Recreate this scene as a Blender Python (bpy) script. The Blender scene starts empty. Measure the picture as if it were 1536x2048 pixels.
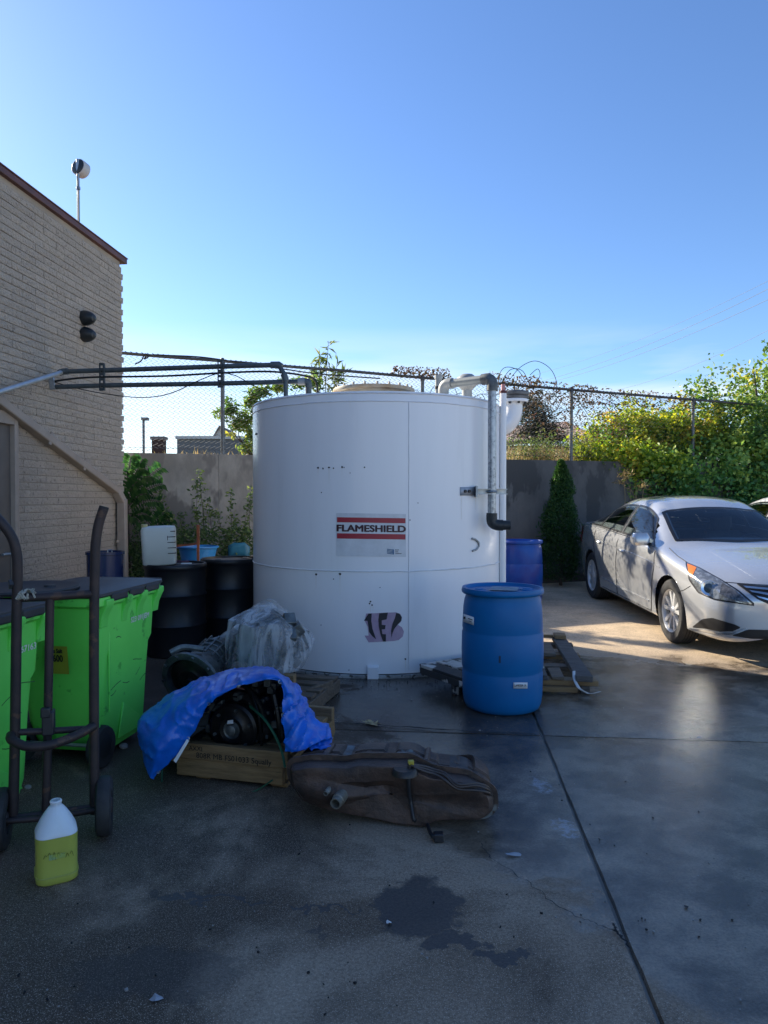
import bpy, bmesh, math, random
import numpy as np
from mathutils import Vector, Matrix, noise
from mathutils.bvhtree import BVHTree
random.seed(7); np.random.seed(7)
R = math.radians
scene = bpy.context.scene
COL = scene.collection

# ------------------------------------------------------------------ camera, sky, sun, exposure
F, H0, CX, CY = 1420.0, 1.53, 768.0, 1024.0
PITCH = math.atan(27 / F)
cd = bpy.data.cameras.new('camera'); cam = bpy.data.objects.new('camera', cd); COL.objects.link(cam)
cam.location = (0, 0, H0); cam.rotation_euler = (math.pi / 2 - PITCH, 0, 0)
cd.sensor_fit = 'VERTICAL'; cd.sensor_height = 24.0; cd.lens = 24.0 * F / 2048
cd.clip_end = 6000; cd.clip_start = 0.05
scene.camera = cam
scene.render.resolution_x, scene.render.resolution_y = 768, 1024

SUN_EL, SUN_AZ = R(27), math.atan2(-0.776, 0.631)      # azimuth from +Y towards +X
world = bpy.data.worlds.new('World'); scene.world = world; world.use_nodes = True
wn = world.node_tree; wn.nodes.clear()
wo = wn.nodes.new('ShaderNodeOutputWorld'); wb = wn.nodes.new('ShaderNodeBackground')
sky = wn.nodes.new('ShaderNodeTexSky'); sky.sky_type = 'NISHITA'; sky.sun_disc = False
sky.sun_elevation = SUN_EL; sky.sun_rotation = SUN_AZ
sky.air_density = 1.0; sky.dust_density = 0.3; sky.ozone_density = 5.0; sky.altitude = 100
# thin low cloud bank close to the horizon, all the way round
tc = wn.nodes.new('ShaderNodeTexCoord'); sep = wn.nodes.new('ShaderNodeSeparateXYZ')
wn.links.new(tc.outputs['Generated'], sep.inputs[0])
mp = wn.nodes.new('ShaderNodeMapping'); mp.inputs['Scale'].default_value = (1.6, 1.6, 12); mp.inputs['Location'].default_value = (12, 2, 0)
wn.links.new(tc.outputs['Generated'], mp.inputs[0])
cn = wn.nodes.new('ShaderNodeTexNoise'); cn.inputs['Scale'].default_value = 1.6; cn.inputs['Detail'].default_value = 6; cn.inputs['Roughness'].default_value = .5
wn.links.new(mp.outputs[0], cn.inputs['Vector'])
a1 = wn.nodes.new('ShaderNodeMapRange'); a1.inputs['From Min'].default_value = .235; a1.inputs['From Max'].default_value = .13
wn.links.new(sep.outputs['Z'], a1.inputs['Value'])
a2 = wn.nodes.new('ShaderNodeMath'); a2.operation = 'MULTIPLY_ADD'; a2.inputs[1].default_value = .75; a2.inputs[2].default_value = 0.0
ad = wn.nodes.new('ShaderNodeMath'); ad.operation = 'MULTIPLY'; ad.use_clamp = True
nc_ = wn.nodes.new('ShaderNodeMath'); nc_.operation = 'MULTIPLY_ADD'; nc_.use_clamp = True; nc_.inputs[1].default_value = 4.2; nc_.inputs[2].default_value = -1.65; wn.links.new(cn.outputs[0], nc_.inputs[0])
wn.links.new(a1.outputs[0], ad.inputs[0]); wn.links.new(nc_.outputs[0], ad.inputs[1])
wn.links.new(ad.outputs[0], a2.inputs[0])
cl = wn.nodes.new('ShaderNodeClamp'); cl.inputs['Max'].default_value = .55
wn.links.new(a2.outputs[0], cl.inputs[0])
mixc = wn.nodes.new('ShaderNodeMix'); mixc.data_type = 'RGBA'
hsv = wn.nodes.new('ShaderNodeHueSaturation'); hsv.inputs['Saturation'].default_value = 1.06; hsv.inputs['Hue'].default_value = .505; hsv.inputs['Value'].default_value = .85; wn.links.new(sky.outputs[0], hsv.inputs['Color'])
wn.links.new(cl.outputs[0], mixc.inputs[0]); wn.links.new(hsv.outputs[0], mixc.inputs[6]); mixc.inputs[7].default_value = (4.3, 4.4, 4.5, 1)
wn.links.new(mixc.outputs[2], wb.inputs[0]); wb.inputs[1].default_value = 0.115
wn.links.new(wb.outputs[0], wo.inputs[0])

sd = bpy.data.lights.new('sun', 'SUN'); sun = bpy.data.objects.new('sun', sd); COL.objects.link(sun)
sd.energy = 5.0; sd.angle = R(0.55); sd.color = (1.0, 0.90, 0.74)
sv = Vector((math.sin(SUN_AZ) * math.cos(SUN_EL), math.cos(SUN_AZ) * math.cos(SUN_EL), math.sin(SUN_EL)))
sun.rotation_euler = sv.to_track_quat('Z', 'Y').to_euler(); sun.location = (-20, 20, 30)
vs = scene.view_settings; vs.view_transform = 'Standard'; vs.look = 'None'; vs.gamma = 1; vs.use_curve_mapping = False
vs.exposure = 1.20
scene.render.engine = 'CYCLES'

# ------------------------------------------------------------------ layout helpers (survey of the yard)
CAMP = Vector((0, 0, H0))
_up = Vector((0, math.sin(PITCH), math.cos(PITCH))); _fw = Vector((0, math.cos(PITCH), -math.sin(PITCH)))
def ray(x, y): return _fw + Vector(((x - CX) / F, 0, 0)) + _up * ((CY - y) / F)
def P(x, y, Y): d = ray(x, y); return CAMP + d * (Y / d.y)
def G(x, y, z=0.0): d = ray(x, y); return CAMP + d * ((z - H0) / d.z)
def gz(x, y): return 0.0 if y < 6.5 else (y - 6.5) * 0.026

# ------------------------------------------------------------------ materials
def N(nt, t, ins=None, **props):
    n = nt.nodes.new(t)
    for k, v in props.items(): setattr(n, k, v)
    for k, v in (ins or {}).items():
        if isinstance(v, bpy.types.NodeSocket): nt.links.new(v, n.inputs[k])
        else: n.inputs[k].default_value = v
    return n
def c4(c): return (c[0], c[1], c[2], 1)
MATS = {}
def mat(name, c1, rough=.5, metal=0., c2=None, scale=6., lo=.35, hi=.65, bump=0., bscale=40., c3=None, s3=30., t3=.62, rough2=None,
        spec=.5, coat=0., stretch=(1, 1, 1), coord='Object', trans=0., sheen=0., bdist=.01, detail=6):
    if name in MATS: return MATS[name]
    m = bpy.data.materials.new(name); m.use_nodes = True; nt = m.node_tree
    b = nt.nodes['Principled BSDF']
    b.inputs['Roughness'].default_value = rough; b.inputs['Metallic'].default_value = metal
    b.inputs['Specular IOR Level'].default_value = spec; b.inputs['Coat Weight'].default_value = coat
    tcn = N(nt, 'ShaderNodeTexCoord'); oi = N(nt, 'ShaderNodeObjectInfo')
    off = N(nt, 'ShaderNodeVectorMath', {0: oi.outputs['Random'], 1: (17.3, 9.1, 5.7)}, operation='MULTIPLY')
    addv = N(nt, 'ShaderNodeVectorMath', {0: tcn.outputs[coord], 1: off.outputs[0]}, operation='ADD')
    mpn = N(nt, 'ShaderNodeMapping', {'Vector': addv.outputs[0], 'Scale': stretch})
    V = mpn.outputs[0]
    if c2 is None: c2 = tuple(x * .82 for x in c1)
    n1 = N(nt, 'ShaderNodeTexNoise', {'Vector': V, 'Scale': scale, 'Detail': detail, 'Roughness': .62})
    mr = N(nt, 'ShaderNodeMapRange', {'Value': n1.outputs[0], 'From Min': lo, 'From Max': hi})
    mx = N(nt, 'ShaderNodeMix', {0: mr.outputs[0], 6: c4(c1), 7: c4(c2)}, data_type='RGBA')
    out = mx.outputs[2]
    if c3 is not None:
        n3 = N(nt, 'ShaderNodeTexNoise', {'Vector': V, 'Scale': s3, 'Detail': 4, 'Roughness': .6})
        m3 = N(nt, 'ShaderNodeMapRange', {'Value': n3.outputs[0], 'From Min': t3, 'From Max': t3 + .05})
        mx3 = N(nt, 'ShaderNodeMix', {0: m3.outputs[0], 6: out, 7: c4(c3)}, data_type='RGBA')
        out = mx3.outputs[2]
    nt.links.new(out, b.inputs['Base Color'])
    if rough2 is not None:
        mr2 = N(nt, 'ShaderNodeMapRange', {'Value': n1.outputs[0], 'From Min': lo, 'From Max': hi, 'To Min': rough, 'To Max': rough2})
        nt.links.new(mr2.outputs[0], b.inputs['Roughness'])
    if bump > 0:
        nb = N(nt, 'ShaderNodeTexNoise', {'Vector': V, 'Scale': bscale, 'Detail': 5, 'Roughness': .65})
        bp = N(nt, 'ShaderNodeBump', {'Height': nb.outputs[0], 'Strength': bump, 'Distance': bdist})
        nt.links.new(bp.outputs[0], b.inputs['Normal'])
    MATS[name] = m
    return m

def leaf_mat(name, cols, transl=.35, rough=.45):
    m = bpy.data.materials.new(name); m.use_nodes = True; nt = m.node_tree; nt.nodes.remove(nt.nodes['Principled BSDF'])
    at = N(nt, 'ShaderNodeAttribute', attribute_name='rnd')
    cr = N(nt, 'ShaderNodeValToRGB', {0: at.outputs['Fac']})
    el = cr.color_ramp.elements
    el[0].position = 0; el[0].color = c4(cols[0]); el[1].position = 1; el[1].color = c4(cols[-1])
    for i, c in enumerate(cols[1:-1]):
        e = el.new((i + 1) / (len(cols) - 1)); e.color = c4(c)
    pb = N(nt, 'ShaderNodeBsdfPrincipled', {'Base Color': cr.outputs[0], 'Roughness': rough, 'Specular IOR Level': .35})
    br = N(nt, 'ShaderNodeHueSaturation', {'Color': cr.outputs[0], 'Value': 1.5, 'Saturation': 1.1})
    tr = N(nt, 'ShaderNodeBsdfTranslucent', {'Color': br.outputs[0]})
    ms = N(nt, 'ShaderNodeMixShader', {0: transl, 1: pb.outputs[0], 2: tr.outputs[0]})
    nt.links.new(ms.outputs[0], nt.nodes['Material Output'].inputs[0])
    MATS[name] = m
    return m

# ------------------------------------------------------------------ mesh helpers
class MB:
    def __init__(s): s.v = []; s.f = []
    def add(s, vs, fs, M=None):
        o = len(s.v)
        for p in vs:
            p = Vector(p); s.v.append(tuple(M @ p) if M is not None else tuple(p))
        for f in fs: s.f.append(tuple(i + o for i in f))
        return s
    def box(s, a, b, M=None, jit=0):
        x0, y0, z0 = a; x1, y1, z1 = b
        vs = [(x0, y0, z0), (x1, y0, z0), (x1, y1, z0), (x0, y1, z0), (x0, y0, z1), (x1, y0, z1), (x1, y1, z1), (x0, y1, z1)]
        if jit: vs = [tuple(c + random.uniform(-jit, jit) for c in p) for p in vs]
        return s.add(vs, [(3, 2, 1, 0), (4, 5, 6, 7), (0, 1, 5, 4), (1, 2, 6, 5), (2, 3, 7, 6), (3, 0, 4, 7)], M)
    def bar(s, p, q, w, h, up=(0, 0, 1)):
        p = Vector(p); q = Vector(q); d = (q - p); L = d.length; d.normalize()
        u = Vector(up); x = d.cross(u)
        if x.length < 1e-4: x = d.cross(Vector((1, 0, 0)))
        x.normalize(); u = x.cross(d)
        M = Matrix(((d.x, x.x, u.x, p.x), (d.y, x.y, u.y, p.y), (d.z, x.z, u.z, p.z), (0, 0, 0, 1)))
        return s.box((0, -w / 2, -h / 2), (L, w / 2, h / 2), M)
    def tube(s, pts, r, n=10, cap=True, closed=False):
        pts = [Vector(p) for p in pts]; m = len(pts)
        rs = r if isinstance(r, (list, tuple)) else [r] * m
        o = len(s.v); up = None
        for i, p in enumerate(pts):
            if closed: d = pts[(i + 1) % m] - pts[i - 1]
            else: d = pts[min(i + 1, m - 1)] - pts[max(i - 1, 0)]
            if d.length < 1e-9: d = Vector((0, 0, 1))
            d.normalize()
            if up is None:
                up = Vector((0, 0, 1)) if abs(d.z) < .9 else Vector((1, 0, 0))
            x = d.cross(up)
            if x.length < 1e-5: x = d.cross(Vector((0, 1, 0)))
            x.normalize(); up = x.cross(d).normalized()
            for k in range(n):
                a = 2 * math.pi * k / n
                s.v.append(tuple(p + (x * math.cos(a) + up * math.sin(a)) * rs[i]))
        rng = m if closed else m - 1
        for i in range(rng):
            j = (i + 1) % m
            for k in range(n):
                s.f.append((o + i * n + k, o + i * n + (k + 1) % n, o + j * n + (k + 1) % n, o + j * n + k))
        if cap and not closed:
            s.f.append(tuple(o + k for k in range(n))[::-1]); s.f.append(tuple(o + (m - 1) * n + k for k in range(n)))
        return s
    def lathe(s, prof, n=32, M=None, a0=0, a1=2 * math.pi):
        full = abs(a1 - a0 - 2 * math.pi) < 1e-6
        k = n if full else n + 1
        vs = []; fs = []; m = len(prof)
        for i in range(k):
            a = a0 + (a1 - a0) * i / n
            for (r, z) in prof: vs.append((r * math.cos(a), r * math.sin(a), z))
        for i in range(n):
            j = (i + 1) % k
            for q in range(m - 1):
                fs.append((i * m + q, j * m + q, j * m + q + 1, i * m + q + 1))
        return s.add(vs, fs, M)
    def disc(s, r, z, n=32, M=None, flip=False):
        vs = [(r * math.cos(2 * math.pi * i / n), r * math.sin(2 * math.pi * i / n), z) for i in range(n)]
        f = tuple(range(n)); return s.add(vs, [f[::-1] if flip else f], M)
    def prism(s, poly, z0, z1, M=None):
        n = len(poly); vs = [(x, y, z0) for x, y in poly] + [(x, y, z1) for x, y in poly]
        fs = [tuple(range(n))[::-1], tuple(range(n, 2 * n))] + [(i, (i + 1) % n, n + (i + 1) % n, n + i) for i in range(n)]
        return s.add(vs, fs, M)
    def grid(s, rows, M=None, flip=False):
        n = len(rows[0]); vs = [p for r in rows for p in r]; fs = []
        for i in range(len(rows) - 1):
            for j in range(n - 1):
                q = (i * n + j, i * n + j + 1, (i + 1) * n + j + 1, (i + 1) * n + j)
                fs.append(q[::-1] if flip else q)
        return s.add(vs, fs, M)
    def mesh(s, name, smooth=35):
        me = bpy.data.meshes.new(name); me.from_pydata(s.v, [], s.f)
        bm = bmesh.new(); bm.from_mesh(me); bmesh.ops.recalc_face_normals(bm, faces=bm.faces); bm.to_mesh(me); bm.free()
        if smooth:
            me.polygons.foreach_set('use_smooth', [True] * len(me.polygons)); me.set_sharp_from_angle(angle=R(smooth))
        return me
    def obj(s, name, m, parent=None, smooth=35, bevel=0, world=False, kind=None, solid=0):
        if world and parent is not None:
            pm = Matrix.Identity(4); q_ = parent
            while q_ is not None: pm = (Matrix.Translation(q_.location) @ q_.rotation_euler.to_matrix().to_4x4()) @ pm; q_ = q_.parent
            inv = pm.inverted()
            s.v = [tuple(inv @ Vector(p)) for p in s.v]
        me = s.mesh(name, smooth); o = bpy.data.objects.new(name, me); COL.objects.link(o)
        if m is not None: me.materials.append(m)
        if parent is not None: o.parent = parent
        if bevel:
            b = o.modifiers.new('bevel', 'BEVEL'); b.width = bevel; b.segments = 2; b.limit_method = 'ANGLE'; b.angle_limit = R(40)
        if solid:
            q = o.modifiers.new('solid', 'SOLIDIFY'); q.thickness = solid; q.offset = 0
        if kind: o['kind'] = kind
        return o
def tag(o, label, cat, group=None):
    o['label'] = label; o['category'] = cat
    if group: o['group'] = group
    return o
def thing(name, label, cat, loc=(0, 0, 0), rz=0, group=None):
    o = bpy.data.objects.new(name, None); COL.objects.link(o); o.location = loc; o.rotation_euler = (0, 0, rz)
    o.empty_display_size = .1
    return tag(o, label, cat, group)
def struct(name, mb, m, **k):
    o = mb.obj(name, m, **k); o['kind'] = 'structure'; return o
def copy_tree(o, parent=None):
    c = o.copy(); COL.objects.link(c); c.parent = parent
    for ch in list(o.children): copy_tree(ch, c)
    return c
def rotM(loc, rx=0, ry=0, rz=0, sc=(1, 1, 1)):
    return Matrix.Translation(Vector(loc)) @ Matrix.Rotation(rz, 4, 'Z') @ Matrix.Rotation(ry, 4, 'Y') @ Matrix.Rotation(rx, 4, 'X') @ Matrix.Diagonal((*sc, 1))
def axisM(loc, d):
    return Matrix.Translation(Vector(loc)) @ Vector(d).normalized().to_track_quat('Z', 'Y').to_matrix().to_4x4()
def catmull(pts, per=6):
    pts = [Vector(p) for p in pts]; out = []
    for i in range(len(pts) - 1):
        p0 = pts[max(i - 1, 0)]; p1 = pts[i]; p2 = pts[i + 1]; p3 = pts[min(i + 2, len(pts) - 1)]
        for k in range(per):
            t = k / per
            out.append(.5 * ((2 * p1) + (-p0 + p2) * t + (2 * p0 - 5 * p1 + 4 * p2 - p3) * t * t + (-p0 + 3 * p1 - 3 * p2 + p3) * t ** 3))
    out.append(pts[-1]); return out
def text_geo(txt, size, bold=0.0, spacing=1.0):
    cu = bpy.data.curves.new('txt', 'FONT'); cu.body = txt; cu.size = size; cu.space_character = spacing
    cu.align_x = 'CENTER'; cu.align_y = 'CENTER'; cu.resolution_u = 3
    o = bpy.data.objects.new('txt', cu); COL.objects.link(o)
    dg = bpy.context.evaluated_depsgraph_get(); me = bpy.data.meshes.new_from_object(o.evaluated_get(dg))
    v0 = [tuple(v.co) for v in me.vertices]; f0 = [tuple(p.vertices) for p in me.polygons]
    bpy.data.objects.remove(o); bpy.data.curves.remove(cu); bpy.data.meshes.remove(me)
    vs, fs = [], []
    for k, (dx, dy) in enumerate(((0, 0),) if bold == 0 else ((0, 0), (1, 0), (-1, 0), (.5, .7), (-.5, -.7), (.5, -.7), (-.5, .7))):
        n = len(vs); vs += [(x + dx * bold, y + dy * bold, k * 1e-4) for x, y, z in v0]; fs += [tuple(i + n for i in f) for f in f0]
    return vs, fs

# common materials
m_steel = mat('galvanised steel', (.42, .45, .47), .42, .75, (.30, .33, .35), 18, bump=.08, bscale=60)
m_darkpipe = mat('dark grey painted pipe', (.10, .12, .125), .5, .2, (.07, .085, .09), 12)
m_black = mat('black plastic', (.018, .019, .021), .45, 0, (.03, .031, .034), 9, bump=.05, bscale=80)
m_rubber = mat('black rubber', (.022, .022, .023), .75, 0, (.04, .04, .04), 14, bump=.15, bscale=90)
m_white = mat('white tank paint', (.91, .91, .905), .24, 0, (.88, .88, .875), 2.2, bump=.02, bscale=14, c3=(.865, .865, .86), s3=2.2, t3=.60, stretch=(2.5, 2.5, .3))
m_ink = mat('black ink', (.012, .012, .014), .5)
m_wood = mat('weathered pallet wood', (.21, .155, .105), .75, 0, (.10, .075, .052), 7, bump=.5, bscale=30, stretch=(1, 8, 8), c3=(.08, .06, .045), s3=14, t3=.62)
m_newwood = mat('pine board', (.30, .19, .085), .65, 0, (.19, .115, .05), 6, bump=.35, bscale=26, stretch=(1, 9, 9), c3=(.12, .075, .04), s3=10, t3=.66)
m_greywood = mat('grey weathered board', (.15, .135, .12), .85, 0, (.065, .06, .056), 7, bump=.6, bscale=30, stretch=(1, 8, 8))

# ================================================================== GROUND
def yard_material():
    m = bpy.data.materials.new('stained wet concrete'); m.use_nodes = True; nt = m.node_tree; b = nt.nodes['Principled BSDF']
    g = N(nt, 'ShaderNodeNewGeometry'); pos = g.outputs['Position']
    sx = N(nt, 'ShaderNodeSeparateXYZ', {0: pos}); X, Y = sx.outputs[0], sx.outputs[1]
    def math_(op, a, b_=0.0, c=0.0):
        n = N(nt, 'ShaderNodeMath', {0: a, 1: b_, 2: c}, operation=op); return n.outputs[0]
    def noise_(scale, det=5, rough=.6, dist=0.0):
        return N(nt, 'ShaderNodeTexNoise', {'Vector': pos, 'Scale': scale, 'Detail': det, 'Roughness': rough, 'Distortion': dist}).outputs[0]
    def ramp(v, a, b_, lo=0., hi=1.):
        n = N(nt, 'ShaderNodeMapRange', {'Value': v, 'From Min': a, 'From Max': b_, 'To Min': lo, 'To Max': hi}); n.interpolation_type = 'SMOOTHSTEP'; return n.outputs[0]
    def mixc(f, a, b_):
        return N(nt, 'ShaderNodeMix', {0: f, 6: a if isinstance(a, bpy.types.NodeSocket) else c4(a), 7: b_ if isinstance(b_, bpy.types.NodeSocket) else c4(b_)}, data_type='RGBA').outputs[2]
    nA = noise_(.9, 6, .62, .4); nB = noise_(3.1, 6, .65, .2); nC = noise_(260, 2, .5); nD = noise_(24, 5, .7); nE = noise_(.35, 3)
    # wet towards the drain on the right and in front of the tank
    w = math_('MULTIPLY_ADD', Y, .42, -1.72); w = math_('ADD', w, X); w = math_('ADD', w, math_('MULTIPLY_ADD', nA, 2.4, -1.2)); w = math_('ADD', w, math_('MULTIPLY_ADD', nB, .5, -.25))
    wet = ramp(w, -.14, .16)
    # the open slab towards the car is dry and sandy
    d = math_('MULTIPLY_ADD', Y, 1.0, -6.75); d = math_('ADD', d, math_('MULTIPLY_ADD', X, .33, -.55)); d = math_('ADD', d, math_('MULTIPLY_ADD', nB, 1.5, -.75))
    dry = ramp(d, -.1, .8); dry = math_('MAXIMUM', dry, ramp(X, 4.2, 5.5)); dry = math_('MAXIMUM', dry, ramp(Y, .3, -1.5))  # dry tone also spread over slabs out of view, for more bounce light
    # separate spills, each an ellipse with a ragged edge
    Xd = math_('ADD', X, math_('ADD', math_('MULTIPLY_ADD', nD, .14, -.07), math_('MULTIPLY_ADD', noise_(7, 4, .6), .24, -.12))); Yd = math_('ADD', Y, math_('ADD', math_('MULTIPLY_ADD', noise_(21, 4, .65), .14, -.07), math_('MULTIPLY_ADD', noise_(6.1, 4, .6), .26, -.13)))
    spill = None
    for (px, py, rx, ry) in [(838, 1812, .165, .19), (300, 1795, .035, .03), (905, 1885, .10, .05), (300, 1950, .30, .13), (640, 1868, .03, .02), (420, 1800, .22, .016), (640, 1815, .14, .014), (1010, 1905, .10, .03)]:
        p = G(px, py)
        ex = math_('DIVIDE', math_('SUBTRACT', Xd, p.x), rx); ey = math_('DIVIDE', math_('SUBTRACT', Yd, p.y), ry)
        rr = math_('ADD', math_('MULTIPLY', ex, ex), math_('MULTIPLY', ey, ey))
        k = ramp(rr, 1.30, .72, 0, .9) if rx > .05 and not px == 300  else ramp(rr, 1.3, .5, 0, .55)
        spill = k if spill is None else math_('MAXIMUM', spill, k)
    basec = mixc(ramp(math_('ADD', nA, math_('MULTIPLY_ADD', X, .11, .03)), .42, .62), (.095, .070, .048), (.40, .31, .22))
    basec = mixc(ramp(nE, .4, .6, 0, .5), basec, (.20, .135, .085))
    basec = mixc(ramp(nD, .55, .75, 0, .35), basec, (.075, .064, .056))
    basec = mixc(ramp(nC, .56, .70, 0, .6), basec, (.72, .62, .50))
    wetc = mixc(ramp(nB, .35, .7), (.085, .064, .044), (.30, .235, .165))
    wetc = mixc(ramp(nC, .63, .75, 0, .22), wetc, (.36, .34, .32))
    dryc = mixc(ramp(nB, .35, .7), (.66, .51, .345), (.50, .39, .27))
    dryc = mixc(ramp(nD, .52, .72, 0, .6), dryc, (.20, .165, .125))
    soak = math_('MULTIPLY', ramp(Y, 3.6, 4.9), ramp(X, 1.6, .7)); soak = math_('MULTIPLY', soak, ramp(Y, 7.2, 6.2)); soak = math_('MULTIPLY', soak, ramp(nB, .2, .5, .5, 1))
    c = mixc(wet, basec, wetc); c = mixc(math_('MULTIPLY', soak, .75), c, (.034, .028, .024)); c = mixc(spill, c, (.050, .044, .040)); c = mixc(dry, c, dryc)
    # dried white splashes along the joint
    q = G(1082, 1570); q2 = G(1130, 1655)
    sp = None
    for (pp, rx, ry) in ((q, .07, .16), (q2, .09, .13)):
        ex = math_('DIVIDE', math_('SUBTRACT', X, pp.x), rx); ey = math_('DIVIDE', math_('SUBTRACT', Y, pp.y), ry)
        rr = math_('ADD', math_('MULTIPLY', ex, ex), math_('MULTIPLY', ey, ey)); rr = math_('ADD', rr, math_('MULTIPLY_ADD', nD, 4.5, -1.7))
        k = ramp(rr, 1.1, .4, 0, .5); sp = k if sp is None else math_('MAXIMUM', sp, k)
    c = mixc(sp, c, (.42, .45, .5))
    agg = N(nt, 'ShaderNodeTexNoise', {'Vector': pos, 'Scale': 85, 'Detail': 4, 'Roughness': .75}).outputs[0]
    sc_ = ramp(agg, .3, .7, .72, 1.28); hs_ = N(nt, 'ShaderNodeHueSaturation', {'Color': c, 'Value': sc_}); c = hs_.outputs[0]
    nt.links.new(c, b.inputs['Base Color'])
    wetall = math_('MAXIMUM', wet, math_('MULTIPLY', spill, .55)); wetall = math_('MULTIPLY', wetall, math_('SUBTRACT', 1.0, dry))
    rgh = ramp(wetall, 0, 1, .80, .13); rgh = math_('ADD', rgh, math_('MULTIPLY_ADD', nB, .34, -.17))
    nt.links.new(rgh, b.inputs['Roughness'])
    nt.links.new(ramp(wetall, 0, 1, .22, .5), b.inputs['Specular IOR Level'])
    hgt = math_('ADD', math_('MULTIPLY', noise_(150, 3, .6), .8), math_('MULTIPLY', nD, .7))
    bp = N(nt, 'ShaderNodeBump', {'Height': hgt, 'Strength': .34, 'Distance': .005})
    nt.links.new(bp.outputs[0], b.inputs['Normal'])
    return m
m_yard = yard_material()
m_soil = mat('pale bounce asphalt', (.42, .39, .34), .95, 0, (.50, .47, .41), 3, bump=.4, bscale=20)  # outer ground made pale to bounce sunlight into the shaded yard
g = MB(); g.grid([[(x, y, (-.05 if abs(y) > 20 or abs(x) > 25 else gz(x, y) - .035)) for x in (-400, -25, -12, -6, 0, 6, 12, 25, 400)] for y in (-400, -20, 0, 6.5, 8, 10, 12, 14, 20, 30)])
struct('ground', g, m_soil, smooth=0)
# concrete slabs with open joints, laid square to the building
SLA = math.atan(122 / F); SU = Vector((math.cos(SLA), -math.sin(SLA), 0)); SV = Vector((math.sin(SLA), math.cos(SLA), 0))
J0 = G(1085, 1470)
pav = bpy.data.objects.new('pavement', None); COL.objects.link(pav); pav['kind'] = 'structure'
SZ = 4.6
for iu in range(-2, 2):
    for iv in range(-3, 2):
        n = 46; gap = .0075
        us = [iu * SZ + gap + (SZ - 2 * gap) * k / n for k in range(n + 1)]; vv = [iv * SZ + gap + (SZ - 2 * gap) * k / n for k in range(n + 1)]
        rows = []
        for j, v in enumerate(vv):
            row = []
            for i, u in enumerate(us):
                du = dv = 0; dz = 0
                if i in (0, n): du = (noise.noise((v * 5, iu * 7 + i, iv)) * .007 + noise.noise((v * 23, iu, 3)) * .004) * (1 if i == 0 else -1); du += (.003 if i == 0 else -.003)
                if j in (0, n): dv = noise.noise((u * 5, iv * 7 + j, iu)) * .006 + noise.noise((u * 21, iv, 9)) * .004
                if i in (0, n) or j in (0, n): dz = -.004
                p = J0 + SU * (u + du) + SV * (v + dv)
                row.append((p.x, p.y, gz(p.x, p.y) + dz + .004 * noise.noise((p.x * .6, p.y * .6, 1))))
            rows.append(row)
        mb = MB(); mb.grid(rows)
        rim = [rows[0][i] for i in range(n)] + [rows[j][n] for j in range(n)] + [rows[n][n - i] for i in range(n)] + [rows[n - j][0] for j in range(n)]
        low = [(p[0], p[1], p[2] - .09) for p in rim]; o = len(mb.v); k = len(rim)
        mb.v += rim + low; mb.f += [(o + i, o + (i + 1) % k, o + k + (i + 1) % k, o + k + i) for i in range(k)]
        s = mb.obj('slab', m_yard, pav, smooth=50)
# hairline cracks
m_crack = mat('dirt filled crack', (.014, .014, .015), .9)
def crack(pts, w=.006):
    cs = []
    for a, b in zip(pts[:-1], pts[1:]):
        a = G(*a); b = G(*b)
        for k in range(8): cs.append(a.lerp(b, k / 8))
    cs.append(G(*pts[-1])); mb = MB(); rows = []
    for i, p in enumerate(cs):
        t = cs[min(i + 1, len(cs) - 1)] - cs[max(i - 1, 0)]; nrm = Vector((-t.y, t.x, 0)).normalized()
        j = noise.noise((i * .6, p.x * 9, 2)) * .02; ww = w * (.35 + abs(noise.noise((i * .7, 5, p.y))) * 1.4)
        q = p + nrm * j; z = gz(p.x, p.y) + .0075
        rows.append([(q.x - nrm.x * ww, q.y - nrm.y * ww, z), (q.x + nrm.x * ww, q.y + nrm.y * ww, z)])
    mb.grid(rows); mb.obj('crack', m_crack, pav, smooth=0)
crack([(1256, 1872), (1215, 1860), (1170, 1842), (1120, 1818), (1060, 1770), (985, 1722), (960, 1690)], .0022)
crack([(1262, 1900), (1235, 1868), (1225, 1850)], .006)
crack([(640, 1446), (740, 1450), (840, 1458), (960, 1466), (1070, 1470)], .012)

# ================================================================== RETAINING WALL, UPPER TERRAIN, FENCE
W0 = Vector((-3.66, 10.03, 0)); WD = Vector((.955, .299, 0)).normalized(); WN = Vector((.299, -.955, 0)).normalized(); WTOP = 2.18
def wpt(t, z, off=0): return W0 + WD * t + WN * off + Vector((0, 0, z))
def wx(px, py=900, off=0.):      # distance along the wall line for a picture column
    d = ray(px, py); a = d.x; bq = d.y; o = W0 + WN * off
    return (a * o.y - bq * o.x) / (bq * WD.x - a * WD.y)
m_conc = mat('stained cast concrete', (.42, .385, .33), .9, 0, (.24, .22, .19), 1.9, lo=.36, hi=.62, bump=.5, bscale=22, c3=(.19, .172, .150), s3=2.0, t3=.50, stretch=(1.1, 1.1, .55))
m_conc2 = mat('dark stained cast concrete', (.20, .18, .16), .9, 0, (.10, .092, .085), 1.6, lo=.34, hi=.66, bump=.3, bscale=25, c3=(.085, .079, .073), s3=2.0, t3=.52, stretch=(1.1, 1.1, .55))
wall = thing('retaining_wall', 'long stained concrete retaining wall carrying the chain link fence behind the tank', 'wall', wpt(0, 0), math.atan2(WD.y, WD.x))
ts = [-6.2, wx(437), 4.6, 13.0, 19]
for i in range(len(ts) - 1):
    mb = MB(); o = random.uniform(-.002, .002)
    mb.box((ts[i] + .0015, o, -.2), (ts[i + 1] - .0015, .30, WTOP + random.uniform(-.004, .004)))
    q = mb.obj('wall_panel', m_conc if ts[i] < 4 else m_conc2, wall, bevel=.003)
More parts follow.
